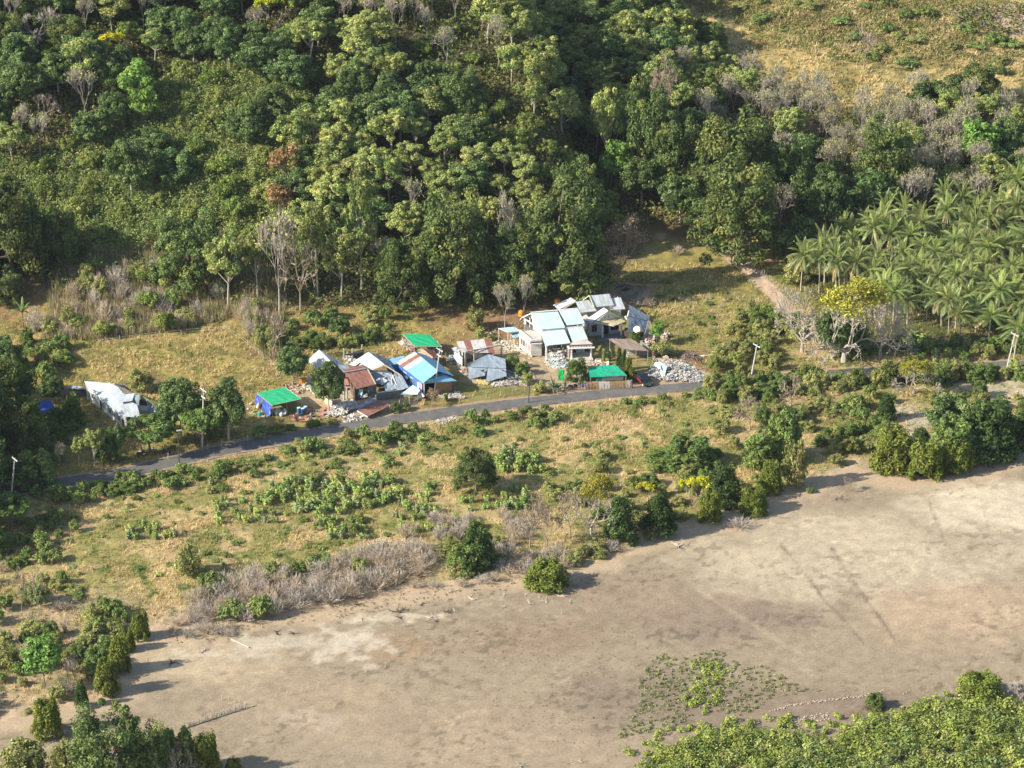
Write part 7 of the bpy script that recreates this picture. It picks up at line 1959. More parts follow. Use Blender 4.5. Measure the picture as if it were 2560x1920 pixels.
    m.box(V2(cx, .15) + bk * 1.0, (4.2, 4.2, .3), math.atan2(dd.y, dd.x)); m.box(V2(cx, .08) + oo * 1.3, (3.0, 1.2, .16), math.atan2(dd.y, dd.x)); m.build('porch_floor', M_CONC, r)
    # leaning pillar of the middle porch and its broken corner
    p = Z('G', 1225, 1180, 0); m = MB(); m.tube([V2(p, 0), V2(p, .6), V2(p, 2.6), V2(p, 2.95)], [.28, .22, .2, .34], 8); m.build('porch_pillar', M_WALL, r)
    p = Z('G', 1110, 1080, 0); m = MB(); m.tube([V2(p, 0), V2(p, 2.7)], [.16, .14], 6); m.tube([V2(p, 0) + dd * .9, V2(p, 2.7) + dd * 1.1], [.14, .12], 6); m.build('broken_column', M_WALL, r)
bighouse()
rubble('rubble_heap', 'white rubble spilling from the middle porch of the large house', [(1365, 900), (1385, 890), (1412, 895), (1420, 915), (1390, 925), (1365, 912)], 190, .4, [M_WALL, M_CONC, M_LBLUE, M_WALL], 71, .7, .2, 'rubble', .2)
rubble('rubble_heap', 'collapsed white furniture and beams inside the middle porch', [(1370, 880), (1410, 873), (1412, 892), (1372, 896)], 36, .5, [M_WALL, M_TRIM], 72, .9, .3, 'rubble', .5)
rubble('rubble_spread', 'pale rubble spread left of the large house under the carport', [(1225, 858), (1290, 845), (1300, 880), (1260, 880)], 200, .3, [mat_plain('rubble_cream', (.60, .56, .42), .9, .2), M_CONC], 73, .15)
rubble('paving_debris', 'tan paving stones and debris at the porch steps', [(1470, 905), (1490, 902), (1520, 912), (1500, 922), (1465, 915)], 40, .5, [M_CONC, M_SALMON], 74, .15, .6)
rubble('yard_debris', 'planks and white debris behind the left gable of the large house', [(1235, 795), (1300, 800), (1295, 818), (1240, 815)], 30, .55, [M_WALL, M_GREY, M_CONC], 75, .3, .4, 'debris', .3)
rubble('yard_debris', 'firewood and scraps on the bare yard left of the carport', [(1205, 815), (1245, 820), (1250, 840), (1205, 838)], 40, .45, [M_TIMD, M_CONC, M_WALL], 76, .2, .2, 'debris', .5)
poleroof('carport', 'pale blue flat roof on white posts at the left of the large house', [Z('G', 335, 592, 2.7), Z('G', 625, 565, 2.8), Z('G', 755, 640, 2.7), Z('G', 510, 665, 2.6)], mat_sheet('sheet_carport', (.42, .62, .68), None, .2, .4, .9, sheetvar=.04), 'carport', 'roof', 5, .02, None, M_TRIM, .05, .08)
poleroof('awning', 'second, lower blue awning between the carport and the large house', [Z('G', 560, 690, 1.9), Z('G', 740, 665, 2.1), Z('G', 745, 745, 1.9), Z('G', 620, 760, 1.8)], M_BLUE, 'awning', 'roof', 4, .03, None, M_TRIM, .04, .06)
def tank(px, lab, s=1.0, h=0):
    p = P(*px); t = thing('water_tank', lab, 'water tank', (p.x, p.y, 0))
    m = MB(); n = [(0, .55), (.1, .62), (.9, .62), (1.1, .52), (1.25, .25), (1.3, .12)]
    m.tube([Vector((p.x, p.y, h + z * s)) for z, _ in n], [q * s for _, q in n], 12); m.build('body', M_ORANGE, t)
    m = MB()
    for i in range(4): a = PI / 4 + i * PI / 2; m.bar(Vector((p.x + math.cos(a) * .5, p.y + math.sin(a) * .5, 0)), Vector((p.x + math.cos(a) * .5, p.y + math.sin(a) * .5, h)), .06)
    m.build('stand', M_TIMD, t)
tank((1303, 822), 'orange water tank beside the left gable of the large house', .95, 2.6)
tank((1393, 778), 'orange water tank behind the tilted left roof of the rear house', .95, 1.3)
r = house('hut', 'small grey concrete box hut behind the large house', (1275, 778), 'hut')
m = MB(); m.wall(Z('G', 510, 300, 0), Z('G', 670, 300, 0), 0, 1.3); m.wall(Z('G', 510, 300, 0), Z('G', 495, 262, 0), 0, 1.3); m.wall(Z('G', 670, 300, 0), Z('G', 655, 262, 0), 0, 1.3); m.build('wall', M_GWALL, r)
m = MB(); m.poly([Z('G', 485, 205, 1.3), Z('G', 620, 195, 1.35), Z('G', 665, 232, 1.32), Z('G', 500, 238, 1.3)], .08); m.build('roof', M_CONC, r)
r = house('wicker_fence', 'short brown woven fence standing left of the grey box hut', (1253, 778), 'fence')
m = MB(); m.sheet([Z('G', 325, 150, 1.9), Z('G', 470, 160, 1.8), Z('G', 465, 305, 0), Z('G', 318, 300, 0)], 8, 4, .05, .06, 3); m.build('panel', M_TIMB, r)
m = MB()
for X in (325, 395, 465): p = Z('G', X, 303, 0); m.bar(V2(p, 0), V2(p, 2.2), .05)
m.build('post', STK, r)

# ---------------------------------------------------------------- 11 rear house with broken roofs
def rear():
    r = centre_house('collapsed_house', 'rear house with stained grey roofs broken apart and an open gabled porch', [Z('F', 300, 700), Z('F', 800, 800)])
    m = MB(); m.sheet([Z('C', 10, 330, 3.4), Z('C', 240, 235, 5.0), Z('C', 308, 278, 4.8), Z('C', 85, 392, 3.2)], 6, 5, .05, .03, 81); m.build('roof', M_STAIN, r)
    m = MB(); m.bar(Z('C', 240, 232, 5.1), Z('C', 315, 280, 4.8), .1); m.bar(Z('C', 310, 285, 4.7), Z('C', 140, 390, 3.2), .12); m.build('barge_board', M_CONC, r)
    m = MB(); m.sheet([Z('C', 310, 285, 4.9), Z('C', 482, 262, 4.9), Z('C', 592, 408, 3.5), Z('C', 372, 430, 3.5)], 6, 6, .05, .02, 82); m.build('roof', M_STAIN, r)
    m = MB(); m.sheet([Z('C', 492, 205, 5.8), Z('C', 755, 180, 5.8), Z('C', 817, 332, 4.2), Z('C', 552, 358, 4.2)], 6, 6, .05, .02, 83); m.build('roof', M_STAIN, r)
    m = MB(); m.bar(Z('C', 492, 203, 5.9), Z('C', 552, 360, 4.3), .1); m.bar(Z('C', 492, 203, 5.9), Z('C', 405, 268, 4.4), .1); m.build('barge_board', mat_plain('trim_cream', (.66, .62, .44), .8, .1), r)
    m = MB(); m.sheet([Z('C', 765, 238, 5.0), Z('C', 905, 228, 5.0), Z('C', 965, 383, 3.5), Z('C', 815, 390, 3.5)], 6, 6, .05, .02, 84); m.build('roof', M_STAIN, r)
    m = MB(); m.sheet([Z('C', 760, 378, 3.5), Z('C', 890, 368, 3.5), Z('C', 895, 385, 3.3), Z('C', 765, 395, 3.3)], 3, 2, .04, .02, 85); m.build('eave_sheet', M_WHITE, r)
    w_ = [Z('C', 420, 640, 0), Z('C', 600, 480, 0), Z('C', 905, 470, 0), Z('C', 980, 620, 0)]
    m = MB(); m.wall(Z('C', 420, 560, 0), Z('C', 800, 500, 0), 0, 3.4, .16); m.wall(Z('C', 760, 520, 0), Z('C', 905, 510, 0), 0, 3.3, .16); m.wall(Z('C', 905, 510, 0), Z('C', 860, 430, 0), 0, 3.3, .16); m.build('wall', M_WALL, r)
    a, b = Z('C', 835, 508, 0), Z('C', 880, 505, 0); window(r, a, b, 2.0, 2.7, M_DARK, M_TRIM, Vector((0, -1, 0)))
    # porch gable
    L0, Lp, R1 = Z('C', 425, 530, 3.1), Z('C', 682, 362, 5.1), Z('C', 745, 405, 5.0)
    m = MB(); m.sheet([Lp, R1, Z('C', 522, 557, 3.0), L0], 6, 6, .05, .02, 86); m.build('porch_roof', M_STAIN, r)
    m = MB(); m.sheet([R1 + Vector((0, 0, .02)), Lp + Vector((0, 0, .02)), Z('C', 930, 470, 3.3), Z('C', 992, 545, 3.0)], 6, 4, .05, .02, 87); m.build('porch_roof', M_GREENB, r)
    g0, g1, gt = Z('C', 560, 560, 3.0), Z('C', 900, 500, 3.0), Z('C', 740, 425, 4.7)
    m = MB(); m.poly([g0, g1, gt], .12, Vector((.3, -.9, 0)).normalized()); m.build('porch_gable', M_WALL, r)
    m = MB(); m.poly([Z('C', 690, 500, 3.72), Z('C', 712, 470, 4.0), Z('C', 700, 500, 3.70)], .14); m.poly([Z('C', 738, 495, 3.8), Z('C', 745, 460, 4.2), Z('C', 750, 495, 3.8)], .14); m.build('gable_crack', M_DARK, r)
    cn = [Z('C', 590, 553, 3.1), Z('C', 868, 490, 3.15), Z('C', 972, 545, 2.8), Z('C', 812, 602, 2.7)]
    m = MB(); m.sheet(cn, 6, 4, .14, .02, 88); m.build('porch_canopy', mat_plain('canopy_ochre', (.50, .42, .27), .9, .4, 1.2), r)
    m = MB(); m.bar(Z('C', 560, 560, 3.0), Z('C', 812, 606, 2.62), .1); m.bar(Z('C', 812, 606, 2.62), Z('C', 975, 548, 2.7), .1); m.bar(cn[0] + Vector((0, 0, .2)), cn[1] + Vector((0, 0, .2)), .08); m.build('canopy_edge', mat_plain('trim_cream', (.66, .62, .44), .8, .1), r)
    for X, Y, hh in ((665, 780, 2.6), (910, 745, 2.6), (860, 700, 2.7)):
        p = Z('C', X, Y, 0); m = MB(); m.tube([V2(p, .0), V2(p, hh)], [.2, .15], 8); m.build('porch_pillar', M_WALL, r)
    m = MB(); m.wall(Z('C', 500, 740, 0), Z('C', 880, 700, 0), 0, 2.7, .15); m.wall(Z('C', 500, 740, 0), Z('C', 430, 640, 0), 0, 2.2, .15, 1.6); m.build('porch_back_wall', mat_plain('wall_grey_white', (.50, .50, .48), .85, .2), r)
    a, b = V2(Z('C', 500, 740, 0), 0), V2(Z('C', 880, 700, 0), 0); d = (b - a).normalized(); L = (b - a).length; o_ = Vector((d.y, -d.x, 0))
    for t, w2, nm in ((.06, .9, 'window'), (.47, .9, 'door'), (.72, 1.4, 'window')): s_ = a + d * L * t; window(r, s_, s_ + d * w2, .9 if nm == 'window' else .1, 2.2, M_GLASS, M_TIMD, o_, nm)
    m = MB(); m.poly([Z('C', 590, 815, .35), Z('C', 645, 740, .35), Z('C', 890, 700, .35), Z('C', 950, 745, .35), Z('C', 760, 800, .35)], .35); m.poly([Z('C', 575, 832, .15), Z('C', 640, 800, .15), Z('C', 780, 800, .15), Z('C', 740, 832, .15)], .15); m.build('porch_floor', M_GWALL, r)
    m = MB(); m.box(Z('C', 480, 600, 1.5), (1.2, .6, 1.8), .5, (.3, .4)); m.box(Z('C', 500, 570, 2.2), (1.6, .5, .5), -.4, (.1, .3)); m.box(Z('C', 440, 545, 2.6), (1.2, .8, .7), .7, (.2, .2)); m.build('broken_masonry', M_WALL, r)
rear()
rubble('rubble_heap', 'white broken masonry where the large house meets the rear house', [(1445, 800), (1475, 790), (1490, 820), (1465, 830)], 40, .7, [M_WALL, M_CONC], 89, 1.4, .3)
lr = [Z('F', 1058, 390, 4.9), Z('F', 1510, 665, 2.6), Z('F', 1500, 1075, .3), Z('F', 1010, 1010, 1.9)]
r = centre_house('leaning_roof', 'blue-grey metal roof hanging steeply to the ground at the right of the rear house', [lr[2], lr[3]], 'roof')
mid0, mid1 = Z('F', 1030, 650, 3.7), Z('F', 1500, 760, 2.0)
m = MB(); m.sheet([lr[0], lr[1], mid1, mid0], 8, 5, .05, .05, 91); m.build('upper_sheet', M_GREY, r)
m = MB(); m.sheet([mid0 - Vector((0, .15, .05)), mid1 - Vector((0, .15, .05)), lr[2], lr[3]], 8, 6, .05, .06, 92); m.build('lower_sheet', M_GREY, r)
m = MB(); m.poly([Z('F', 1058, 392, 4.35), Z('F', 960, 470, 3.4), Z('F', 1055, 505, 3.3)], .1); m.build('torn_end', M_DARK, r)
m = MB(); m.bar(Z('F', 1040, 520, 3.2), Z('F', 990, 720, 1.6), .14); m.bar(Z('F', 960, 640, 2.2), Z('F', 1000, 720, 1.6), .3); m.build('broken_column', M_WALL, r)
m = MB(); m.box(V2((lr[2] + lr[3]) / 2, .7) + Vector((-.8, 1.0, 0)), (3.6, 1.6, 1.3), -.1); m.build('crushed_wall', M_TIMD, r)
rubble('rubble_heap', 'tan and white rubble behind the flagpole', [(1600, 845), (1630, 840), (1635, 860), (1610, 868)], 60, .45, [M_CONC, M_SALMON, M_WALL], 93, .5)
rubble('rubble_heap', 'brick and plaster stub wall in the weeds right of the bright green tree', [(1655, 835), (1672, 838), (1670, 850), (1655, 850)], 26, .6, [M_CONC, M_SALMON], 94, .6)

# ---------------------------------------------------------------- 12 thatched shed
c = [Z('F', 570, 1170, 2.8), Z('F', 1085, 1165, 2.8), Z('F', 1500, 1450, 2.3), Z('F', 900, 1405, 2.3)]
r = centre_house('thatched_shed', 'open shed with wide flat brown roof before the rear house', c, 'shed')
m = MB(); m.sheet(c, 12, 8, .12, .06, 95, .1); m.build('roof', M_BROWN, r)
for p in inset4(c, .06) + [c[2].lerp(c[3], .5)]:
    m = MB(); m.bar(V2(p, 0), V2(p, p.z - .1), .07); m.build('post', STK, r)
m = MB(); m.wall(Z('F', 1250, 1590, 0), Z('F', 1520, 1580, 0), 0, 1.5, .1); m.wall(Z('F', 1500, 1560, 0), Z('F', 1300, 1400, 0), 0, 1.7, .1); m.build('plank_wall', mat_plain('grey_planks', (.22, .22, .21), .9, .35, 2), r)
m = MB(); m.wall(Z('F', 1050, 1560, 0), Z('F', 1200, 1560, 0), 0, 1.4, .1); m.build('woven_panel', M_CONC, r)
m = MB(); m.sheet([Z('F', 925, 1415, 2.1), Z('F', 1035, 1420, 2.1), Z('F', 1020, 1590, .5), Z('F', 940, 1560, .6)], 4, 4, .03, .06, 96); m.build('white_curtain', M_TRIM, r)
m = MB(); m.sheet([Z('F', 940, 1560, .62), Z('F', 1020, 1590, .52), Z('F', 1040, 1640, .1), Z('F', 960, 1620, .1)], 3, 3, .03, .05, 97); m.build('mint_cloth', mat_plain('cloth_mint', (.25, .65, .45), .8, .1), r)

# ---------------------------------------------------------------- 13 green-roofed stall
c = [Z('E', 245, 465, 2.5), Z('E', 850, 450, 2.7), Z('E', 1085, 672, 2.1), Z('E', 290, 705, 2.0)]
r = centre_house('stall', 'roadside stall with emerald green roof and pink striped curtain', c, 'stall')
m = MB(); m.sheet(c, 10, 8, .05, .04, 98); m.build('roof', M_TEAL, r)
for p in inset4(c, .05): m = MB(); m.bar(V2(p, 0), V2(p, p.z - .02), .07); m.build('post', STK, r)
a, b = V2(Z('E', 550, 860, 0), 0), V2(Z('E', 1005, 845, 0), 0)
m = MB(); m.sheet([V2(a, 1.75), V2(b, 1.8), V2(b, .75), V2(a, .7)], 14, 4, .03, .05, 99); m.build('curtain', M_WALL, r)
m = MB()
for i in range(9): t = i / 8; p = a.lerp(b, .03 + .94 * t); m.sheet([V2(p, 1.74) + Vector((0, -.1, 0)), V2(p, 1.74) + Vector((.36, -.1, 0)), V2(p, 1.35) + Vector((.3, -.13, 0)), V2(p, 1.35) + Vector((.05, -.13, 0))], 1, 1, .02)
m.build('curtain_stripes', M_CURT, r)
m = MB(); m.wall(Z('E', 435, 865, 0), Z('E', 545, 862, 0), .6, 1.6, .06); m.build('teal_panel', mat_plain('panel_teal', (.03, .34, .25), .7, .15), r)
m = MB(); m.wall(Z('E', 250, 780, 0), Z('E', 560, 770, 0), 0, 1.9, .1); m.wall(Z('E', 560, 700, 0), Z('E', 1040, 690, 0), 0, 1.9, .1); m.build('back_wall', M_TIMD, r)
r = centre_house('woven_fence', 'low tan woven fence along the road in front of the green-roofed stall', [Z('E', 100, 940), Z('E', 1150, 900)], 'fence')
for X0, X1, h, mt in ((215, 480, 1.35, M_TIMB), (485, 715, 1.4, M_WALL), (720, 1060, 1.45, M_TIMB), (1070, 1160, 1.5, mat_plain('wall_cream_pink', (.60, .50, .42), .85, .15, 1))):
    m = MB(); m.wall(Z('E', X0, 970 - X0 * .03, 0), Z('E', X1, 970 - X1 * .03, 0), 0, h, .07); m.build('panel', mt, r)
m = MB()
for X in range(60, 1200, 62):
    p = Z('E', X, 985 - X * .03, 0); m.bar(V2(p, 0) - Vector((0, .12, 0)), V2(p, random.uniform(1.2, 2.0)) - Vector((0, .12, 0)), .035)
m.build('pickets', STK, r)
m = MB(); p = Z('E', 1180, 925, 0); m.tube([V2(p, 0), V2(p, 1.3), V2(p, 1.55)], [.22, .2, .12], 7); m.build('gatepost', M_GWALL, r)
r = house('laundry', 'dark striped cloth hanging on the fence left of the stall', (1460, 965), 'laundry')
m = MB(); m.sheet([Z('E', 85, 855, 1.2), Z('E', 275, 850, 1.2), Z('E', 245, 915, .6), Z('E', 80, 930, .5)], 8, 3, .03, .06, 5); m.build('cloth', mat_sheet('cloth_striped', (.30, .24, .36), (.10, .08, .14), .3, .9, .22, strip=.5), r)
m = MB(); m.bar(Z('E', 50, 852, 1.22), Z('E', 290, 848, 1.22), .025); m.build('line', STK, r)
r = house('green_net', 'vivid green net panel hung upright left of the round tree by the stall', (1404, 955), 'net')
a, b = Z('C', 80, 1335, 0), Z('C', 165, 1335, 0)
m = MB(); m.sheet([V2(a, 2.35), V2(b, 2.3), V2(b, .15) + Vector((-.15, .1, 0)), V2(a, .25)], 5, 6, .04, .07, 6); m.build('net', M_NET, r)
m = MB(); m.bar(V2(a, 0), V2(a, 2.5), .05); m.bar(V2(b, 0), V2(b, 2.45), .05); m.build('pole', STK, r)

# ---------------------------------------------------------------- 14 rubble of the destroyed house on the right
rubble('rubble_heap', 'widest heap of white rubble and beams at the right end of the village', [(1625, 925), (1665, 903), (1705, 905), (1745, 930), (1765, 950), (1735, 958), (1690, 955), (1650, 950), (1620, 940)], 800, .38, [M_WALL, M_CONC, M_CONC, M_GREY], 101, 1.0, .25, 'rubble', .3)
rubble('rubble_row', 'row of tan building stones at the back of the widest rubble heap', [(1636, 898), (1665, 893), (1690, 905), (1670, 912), (1640, 905)], 90, .4, [M_CONC, mat_plain('block_tan', (.50, .38, .27), .9, .25)], 102, .4)
r = house('draped_sheet', 'pale blue sheet draped over the widest rubble heap', (1660, 925), 'sheet')
m = MB(); m.sheet([Z('E', 1690, 385, 1.9), Z('E', 1800, 390, 2.0), Z('E', 1800, 540, 1.5), Z('E', 1650, 450, 1.5)], 5, 5, .04, .05, 7); m.sheet([Z('E', 1800, 390, 2.02), Z('E', 1935, 470, 1.7), Z('E', 1880, 690, .5), Z('E', 1795, 670, .6)], 5, 6, .04, .06, 8); m.build('sheet', M_LBLUE, r)
rubble('rubble_heap', 'rubble in front of the rust-red roof, by the pale yellow wall', [(830, 1020), (880, 1000), (890, 1018), (860, 1040), (825, 1042)], 300, .36, [M_WALL, M_CONC, M_TRIM], 103, .8, .3)
rubble('rubble_heap', 'rubble and a broken crate frame at the road edge, left of the fallen rusty roof', [(850, 1040), (900, 1040), (905, 1050), (860, 1056)], 60, .42, [M_WALL, M_SALMON, M_TRIM], 104, .3, .2, 'rubble', .3)
rubble('rubble_spread', 'pale rubble spread between the tent and the white peaked roof', [(755, 955), (800, 962), (810, 990), (790, 985), (760, 970)], 280, .3, [M_WALL, mat_plain('rubble_cream', (.60, .56, .42), .9, .2), M_CONC], 105, .25, .4)
rubble('brick_spread', 'orange bricks and a white block behind the tent', [(705, 962), (745, 960), (760, 985), (735, 985)], 60, .35, [mat_plain('brick_orange', (.50, .24, .12), .9, .3), M_SALMON, M_WALL], 106, .2)
rubble('stone_heap', 'line of white stones in front of the blue house', [(1090, 985), (1150, 982), (1165, 995), (1110, 1000)], 150, .26, [M_WALL, M_CONC], 107, .15)
rubble('dry_branches', 'heap of brown branches and posts at the upper edge of the widest rubble heap', [(1695, 878), (1740, 885), (1760, 905), (1710, 905)], 90, .35, [BARK, TWIG, M_TIMD], 108, .7, 0, 'branches', .9)
r = house('fallen_pole', 'white fallen column lying in the meadow right of the branch heap', (1765, 890), 'column')
m = MB(); m.tube([Z('C', 1880, 990, .2), Z('C', 2000, 1000, .3), Z('C', 2130, 985, .2)], [.14, .14, .12], 6); m.build('column', M_TRIM, r)

# ---------------------------------------------------------------- vehicles and people
def local(mb, name, mat, root, smooth=False):
    o = mb.build(name, mat, None, smooth); o.parent = root; return o
def car():
    p = P(1608, 957); t = thing('parked_car', 'black car parked nose to the road beside the rubble, red side door ajar', 'car', (p.x, p.y, 0), math.atan2(-.88, .47))
    M_BLK = mat_plain('car_black', (.012, .013, .018), .25, .1, 1)
    def prism(prof, w0, w1):   # profile in x,z ; half width at bottom / top
        m = MB(); n = len(prof); zs = [z for _, z in prof]; lo, hi = min(zs), max(zs)
        vs = []
        for s in (-1, 1):
            for x, z in prof: k = (z - lo) / (hi - lo); vs.append((x, s * (w0 + (w1 - w0) * k), z))
        m.add(vs, [tuple(range(n)), tuple(range(2 * n - 1, n - 1, -1))] + [(i, i + n, (i + 1) % n + n, (i + 1) % n) for i in range(n)]); return m
    local(prism([(-2.2, .35), (2.2, .35), (2.28, .6), (2.2, .85), (1.2, 1.02), (-2.1, 1.08), (-2.25, .7)], .88, .86), 'body', M_BLK, t)
    local(prism([(-2.0, 1.07), (1.1, 1.02), (.45, 1.55), (-.2, 1.64), (-1.5, 1.62)], .80, .66), 'cabin', M_BLK, t)
    m = MB(); m.poly([(1.10, .72, 1.06), (1.10, -.72, 1.06), (.50, -.63, 1.54), (.50, .63, 1.54)], .02, Vector((.6, 0, .6)).normalized()); local(m, 'windscreen', M_GLASS, t).location = (.03, 0, .03)
    for s in (-1, 1):
        m = MB(); m.poly([(-1.5, s * .79, 1.12), (.85, s * .79, 1.12), (.35, s * .71, 1.48), (-1.3, s * .71, 1.48)], .02, Vector((0, s, .2)).normalized()); local(m, 'side_window', M_GLASS, t).location = (0, s * .035, 0)
        m = MB(); m.box((2.18, s * .62, .72), (.12, .36, .18), 0); local(m, 'headlight', M_TRIM, t)
        m = MB(); m.box((.72, s * .98, 1.08), (.12, .22, .14), 0); local(m, 'mirror', M_BLK, t)
        for x in (-1.4, 1.4):
            m = MB(); m.tube([Vector((x, s * .70, .33)), Vector((x, s * .92, .33))], [.33, .33], 14); w_ = local(m, 'tyre', M_DGREY, t)
            m = MB(); m.tube([Vector((x, s * .90, .33)), Vector((x, s * .94, .33))], [.2, .18], 8); h_ = m.build('rim', M_TRIM, None); h_.parent = w_
    m = MB(); m.box((2.24, 0, .5), (.12, 1.7, .2), 0); local(m, 'bumper', M_DGREY, t)
    m = MB(); m.box((2.31, 0, .52), (.03, .5, .13), 0); local(m, 'number_plate', M_TRIM, t)
    m = MB(); m.box((2.24, 0, .78), (.1, .9, .12), 0); local(m, 'grille', M_GWALL, t)
    M_RED = mat_plain('red_trim', (.26, .03, .03), .5, .2)
    m = MB(); m.poly([(-.9, -.93, .45), (.75, -.93, .45), (.75, -.92, .98), (-.9, -.92, 1.0)], .04, Vector((0, -1, 0))); local(m, 'side_panel', M_RED, t)
    m = MB(); m.wall((-1.0, -.95), (-1.6, -1.6), .45, 1.35, .06); local(m, 'open_door', M_RED, t)
car()
def moto(u, v, ang, lab, col):
    p = P(u, v); t = thing('motorcycle', lab, 'motorcycle', (p.x, p.y, ground_z(p.x, p.y)), ang)
    for x in (-.6, .6):
        m = MB(); pts = [Vector((x + .27 * math.cos(a), 0, .3 + .27 * math.sin(a))) for a in np.linspace(0, 2 * PI, 13)]; m.tube(pts, [.055] * 13, 5, cap=False); local(m, 'wheel', M_DGREY, t)
    m = MB(); m.tube([(-.6, 0, .32), (-.1, 0, .42), (.25, 0, .55), (.42, 0, .85)], [.05, .12, .1, .05], 6); m.tube([(.6, 0, .3), (.42, 0, .95)], [.03, .04], 5); m.box((0, 0, .38), (.4, .2, .28), 0); local(m, 'frame', M_DGREY, t)
    m = MB(); m.tube([(.1, 0, .62), (-.2, 0, .72), (-.65, 0, .76)], [.11, .14, .08], 6); local(m, 'seat', M_DGREY, t)
    m = MB(); m.tube([(.5, 0, .55), (.42, 0, .8), (.35, 0, .98)], [.13, .15, .08], 6); m.tube([(-.3, 0, .6), (-.7, 0, .62)], [.13, .1], 6); local(m, 'fairing', mat_plain('moto_' + col[0], col[1], .35, .1), t)
    m = MB(); m.tube([(.32, -.33, 1.02), (.4, 0, .98), (.32, .33, 1.02)], [.025, .03, .025], 5); local(m, 'handlebar', M_DGREY, t)
moto(1396, 972, .5, 'motorcycle left of the standing person at the roadside', ('blue', (.05, .08, .2)))
moto(1430, 972, .2, 'motorcycle right of the standing person at the roadside', ('black', (.03, .03, .035)))
moto(1441, 970, .4, 'motorcycle under the round tree beside the striped cloth', ('red', (.12, .04, .05)))
moto(352, 1140, .4, 'motorcycle parked left under the wide flat-topped tree', ('black', (.03, .03, .035)))
moto(412, 1136, .2, 'motorcycle with blue fairing, parked right under the wide flat-topped tree', ('blue', (.05, .08, .2)))

def person(u, v, ang, lab, shirt, trousers, sit=False, h=1.66, z0=0.0):
    p = P(u, v); t = thing('person', lab, 'person', (p.x, p.y, ground_z(p.x, p.y) + z0), ang); k = h / 1.7
    def skin(name, verts, edges, radii, mat, sub=1):
        me = bpy.data.meshes.new(name); me.from_pydata([(a * k, b * k, c * k) for a, b, c in verts], edges, []); me.materials.append(mat)
        o = bpy.data.objects.new(name, me); COL.objects.link(o); o.parent = t
        md = o.modifiers.new('Skin', 'SKIN'); sv_ = me.skin_vertices[0].data
        for i, r_ in enumerate(radii): sv_[i].radius = (r_[0] * k, r_[1] * k) if isinstance(r_, tuple) else (r_ * k, r_ * k)
        sv_[0].use_root = True
        s2 = o.modifiers.new('Subdivision', 'SUBSURF'); s2.levels = sub; s2.render_levels = sub
        return o
    sk = mat_plain('skin_brown', (.23, .13, .085), .6, .1)
    if not sit:
        vs = [(0, 0, .92), (0, .0, 1.12), (0, 0, 1.38), (0, 0, 1.48), (.02, 0, 1.58), (.02, 0, 1.68), (0, .1, .86), (.02, .11, .48), (-.02, .11, .08), (.12, .11, .03), (0, -.1, .86), (.05, -.12, .48), (.02, -.13, .08), (.16, -.13, .03),
              (0, .19, 1.38), (.02, .25, 1.10), (.12, .24, .88), (.19, .23, .80), (0, -.19, 1.38), (.0, -.25, 1.10), (.06, -.26, .86), (.10, -.26, .77)]
    else:
        vs = [(0, 0, .50), (0, 0, .70), (.03, 0, .95), (.04, 0, 1.05), (.06, 0, 1.15), (.06, 0, 1.25), (.05, .1, .48), (.45, .13, .48), (.45, .13, .08), (.58, .13, .03), (.05, -.1, .48), (.45, -.13, .48), (.45, -.13, .08), (.58, -.13, .03),
              (.03, .19, .95), (.08, .24, .70), (.28, .2, .60), (.36, .18, .58), (.03, -.19, .95), (.08, -.24, .70), (.28, -.2, .60), (.36, -.18, .58)]
    ed = [(0, 1), (1, 2), (2, 3), (3, 4), (4, 5), (0, 6), (6, 7), (7, 8), (8, 9), (0, 10), (10, 11), (11, 12), (12, 13), (2, 14), (14, 15), (15, 16), (16, 17), (2, 18), (18, 19), (19, 20), (20, 21)]
    ra = [.13, .12, .12, .055, .09, .075, .085, .06, .04, .035, .085, .06, .04, .035, .055, .042, .032, .03, .055, .042, .032, .03]
    skin('body', vs, ed, ra, sk)
    skin('shirt', [vs[0], vs[1], vs[2], vs[14], vs[15], vs[18], vs[19]], [(0, 1), (1, 2), (2, 3), (3, 4), (2, 5), (5, 6)], [.15, .145, .14, .075, .06, .075, .06], shirt)
    skin('trousers', [vs[0], vs[6], vs[7], vs[8], vs[10], vs[11], vs[12]], [(0, 1), (1, 2), (2, 3), (0, 4), (4, 5), (5, 6)], [.145, .1, .078, .055, .1, .078, .055], trousers)
    m = MB(); c = Vector(vs[5]) * k; m.tube([c + Vector((-.02, 0, -.07)), c + Vector((-.02, 0, 0)), c + Vector((-.01, 0, .06)), c + Vector((0, 0, .085))], [.088 * k, .095 * k, .07 * k, .03 * k], 8); local(m, 'hair', M_DARK, t, True)
    return t
SH = lambda n, c: mat_plain('cloth_' + n, c, .85, .15, 3)
person(1412.5, 973, -2.2, 'person in dark clothes standing among the motorcycles at the roadside', SH('black', (.04, .04, .05)), SH('navy', (.04, .045, .07)))
person(736, 1052, .6, 'person in red sitting among goods before the barrels', SH('red', (.42, .07, .08)), SH('maroon', (.16, .05, .06)), True)
person(413, 1132, 2.6, 'person in pale shirt on the right motorcycle under the flat-topped tree', SH('pale', (.42, .46, .52)), SH('navy', (.04, .045, .07)), True, 1.62, .22)
person(384, 1135, -.6, 'person in orange shirt resting between the two motorcycles', SH('orange', (.50, .22, .10)), SH('brown', (.14, .10, .08)), True)
person(355, 1133, .2, 'person in grey shirt resting behind the left motorcycle', SH('grey', (.30, .28, .27)), SH('black', (.04, .04, .05)), True)
r = house('bench', 'low bench on which people rest under the flat-topped tree', (372, 1131), 'bench')
bp_ = P(370, 1131); m = MB(); m.box((bp_.x, bp_.y, .42), (3.2, .5, .08), .35); m.build('seat', STK, r)
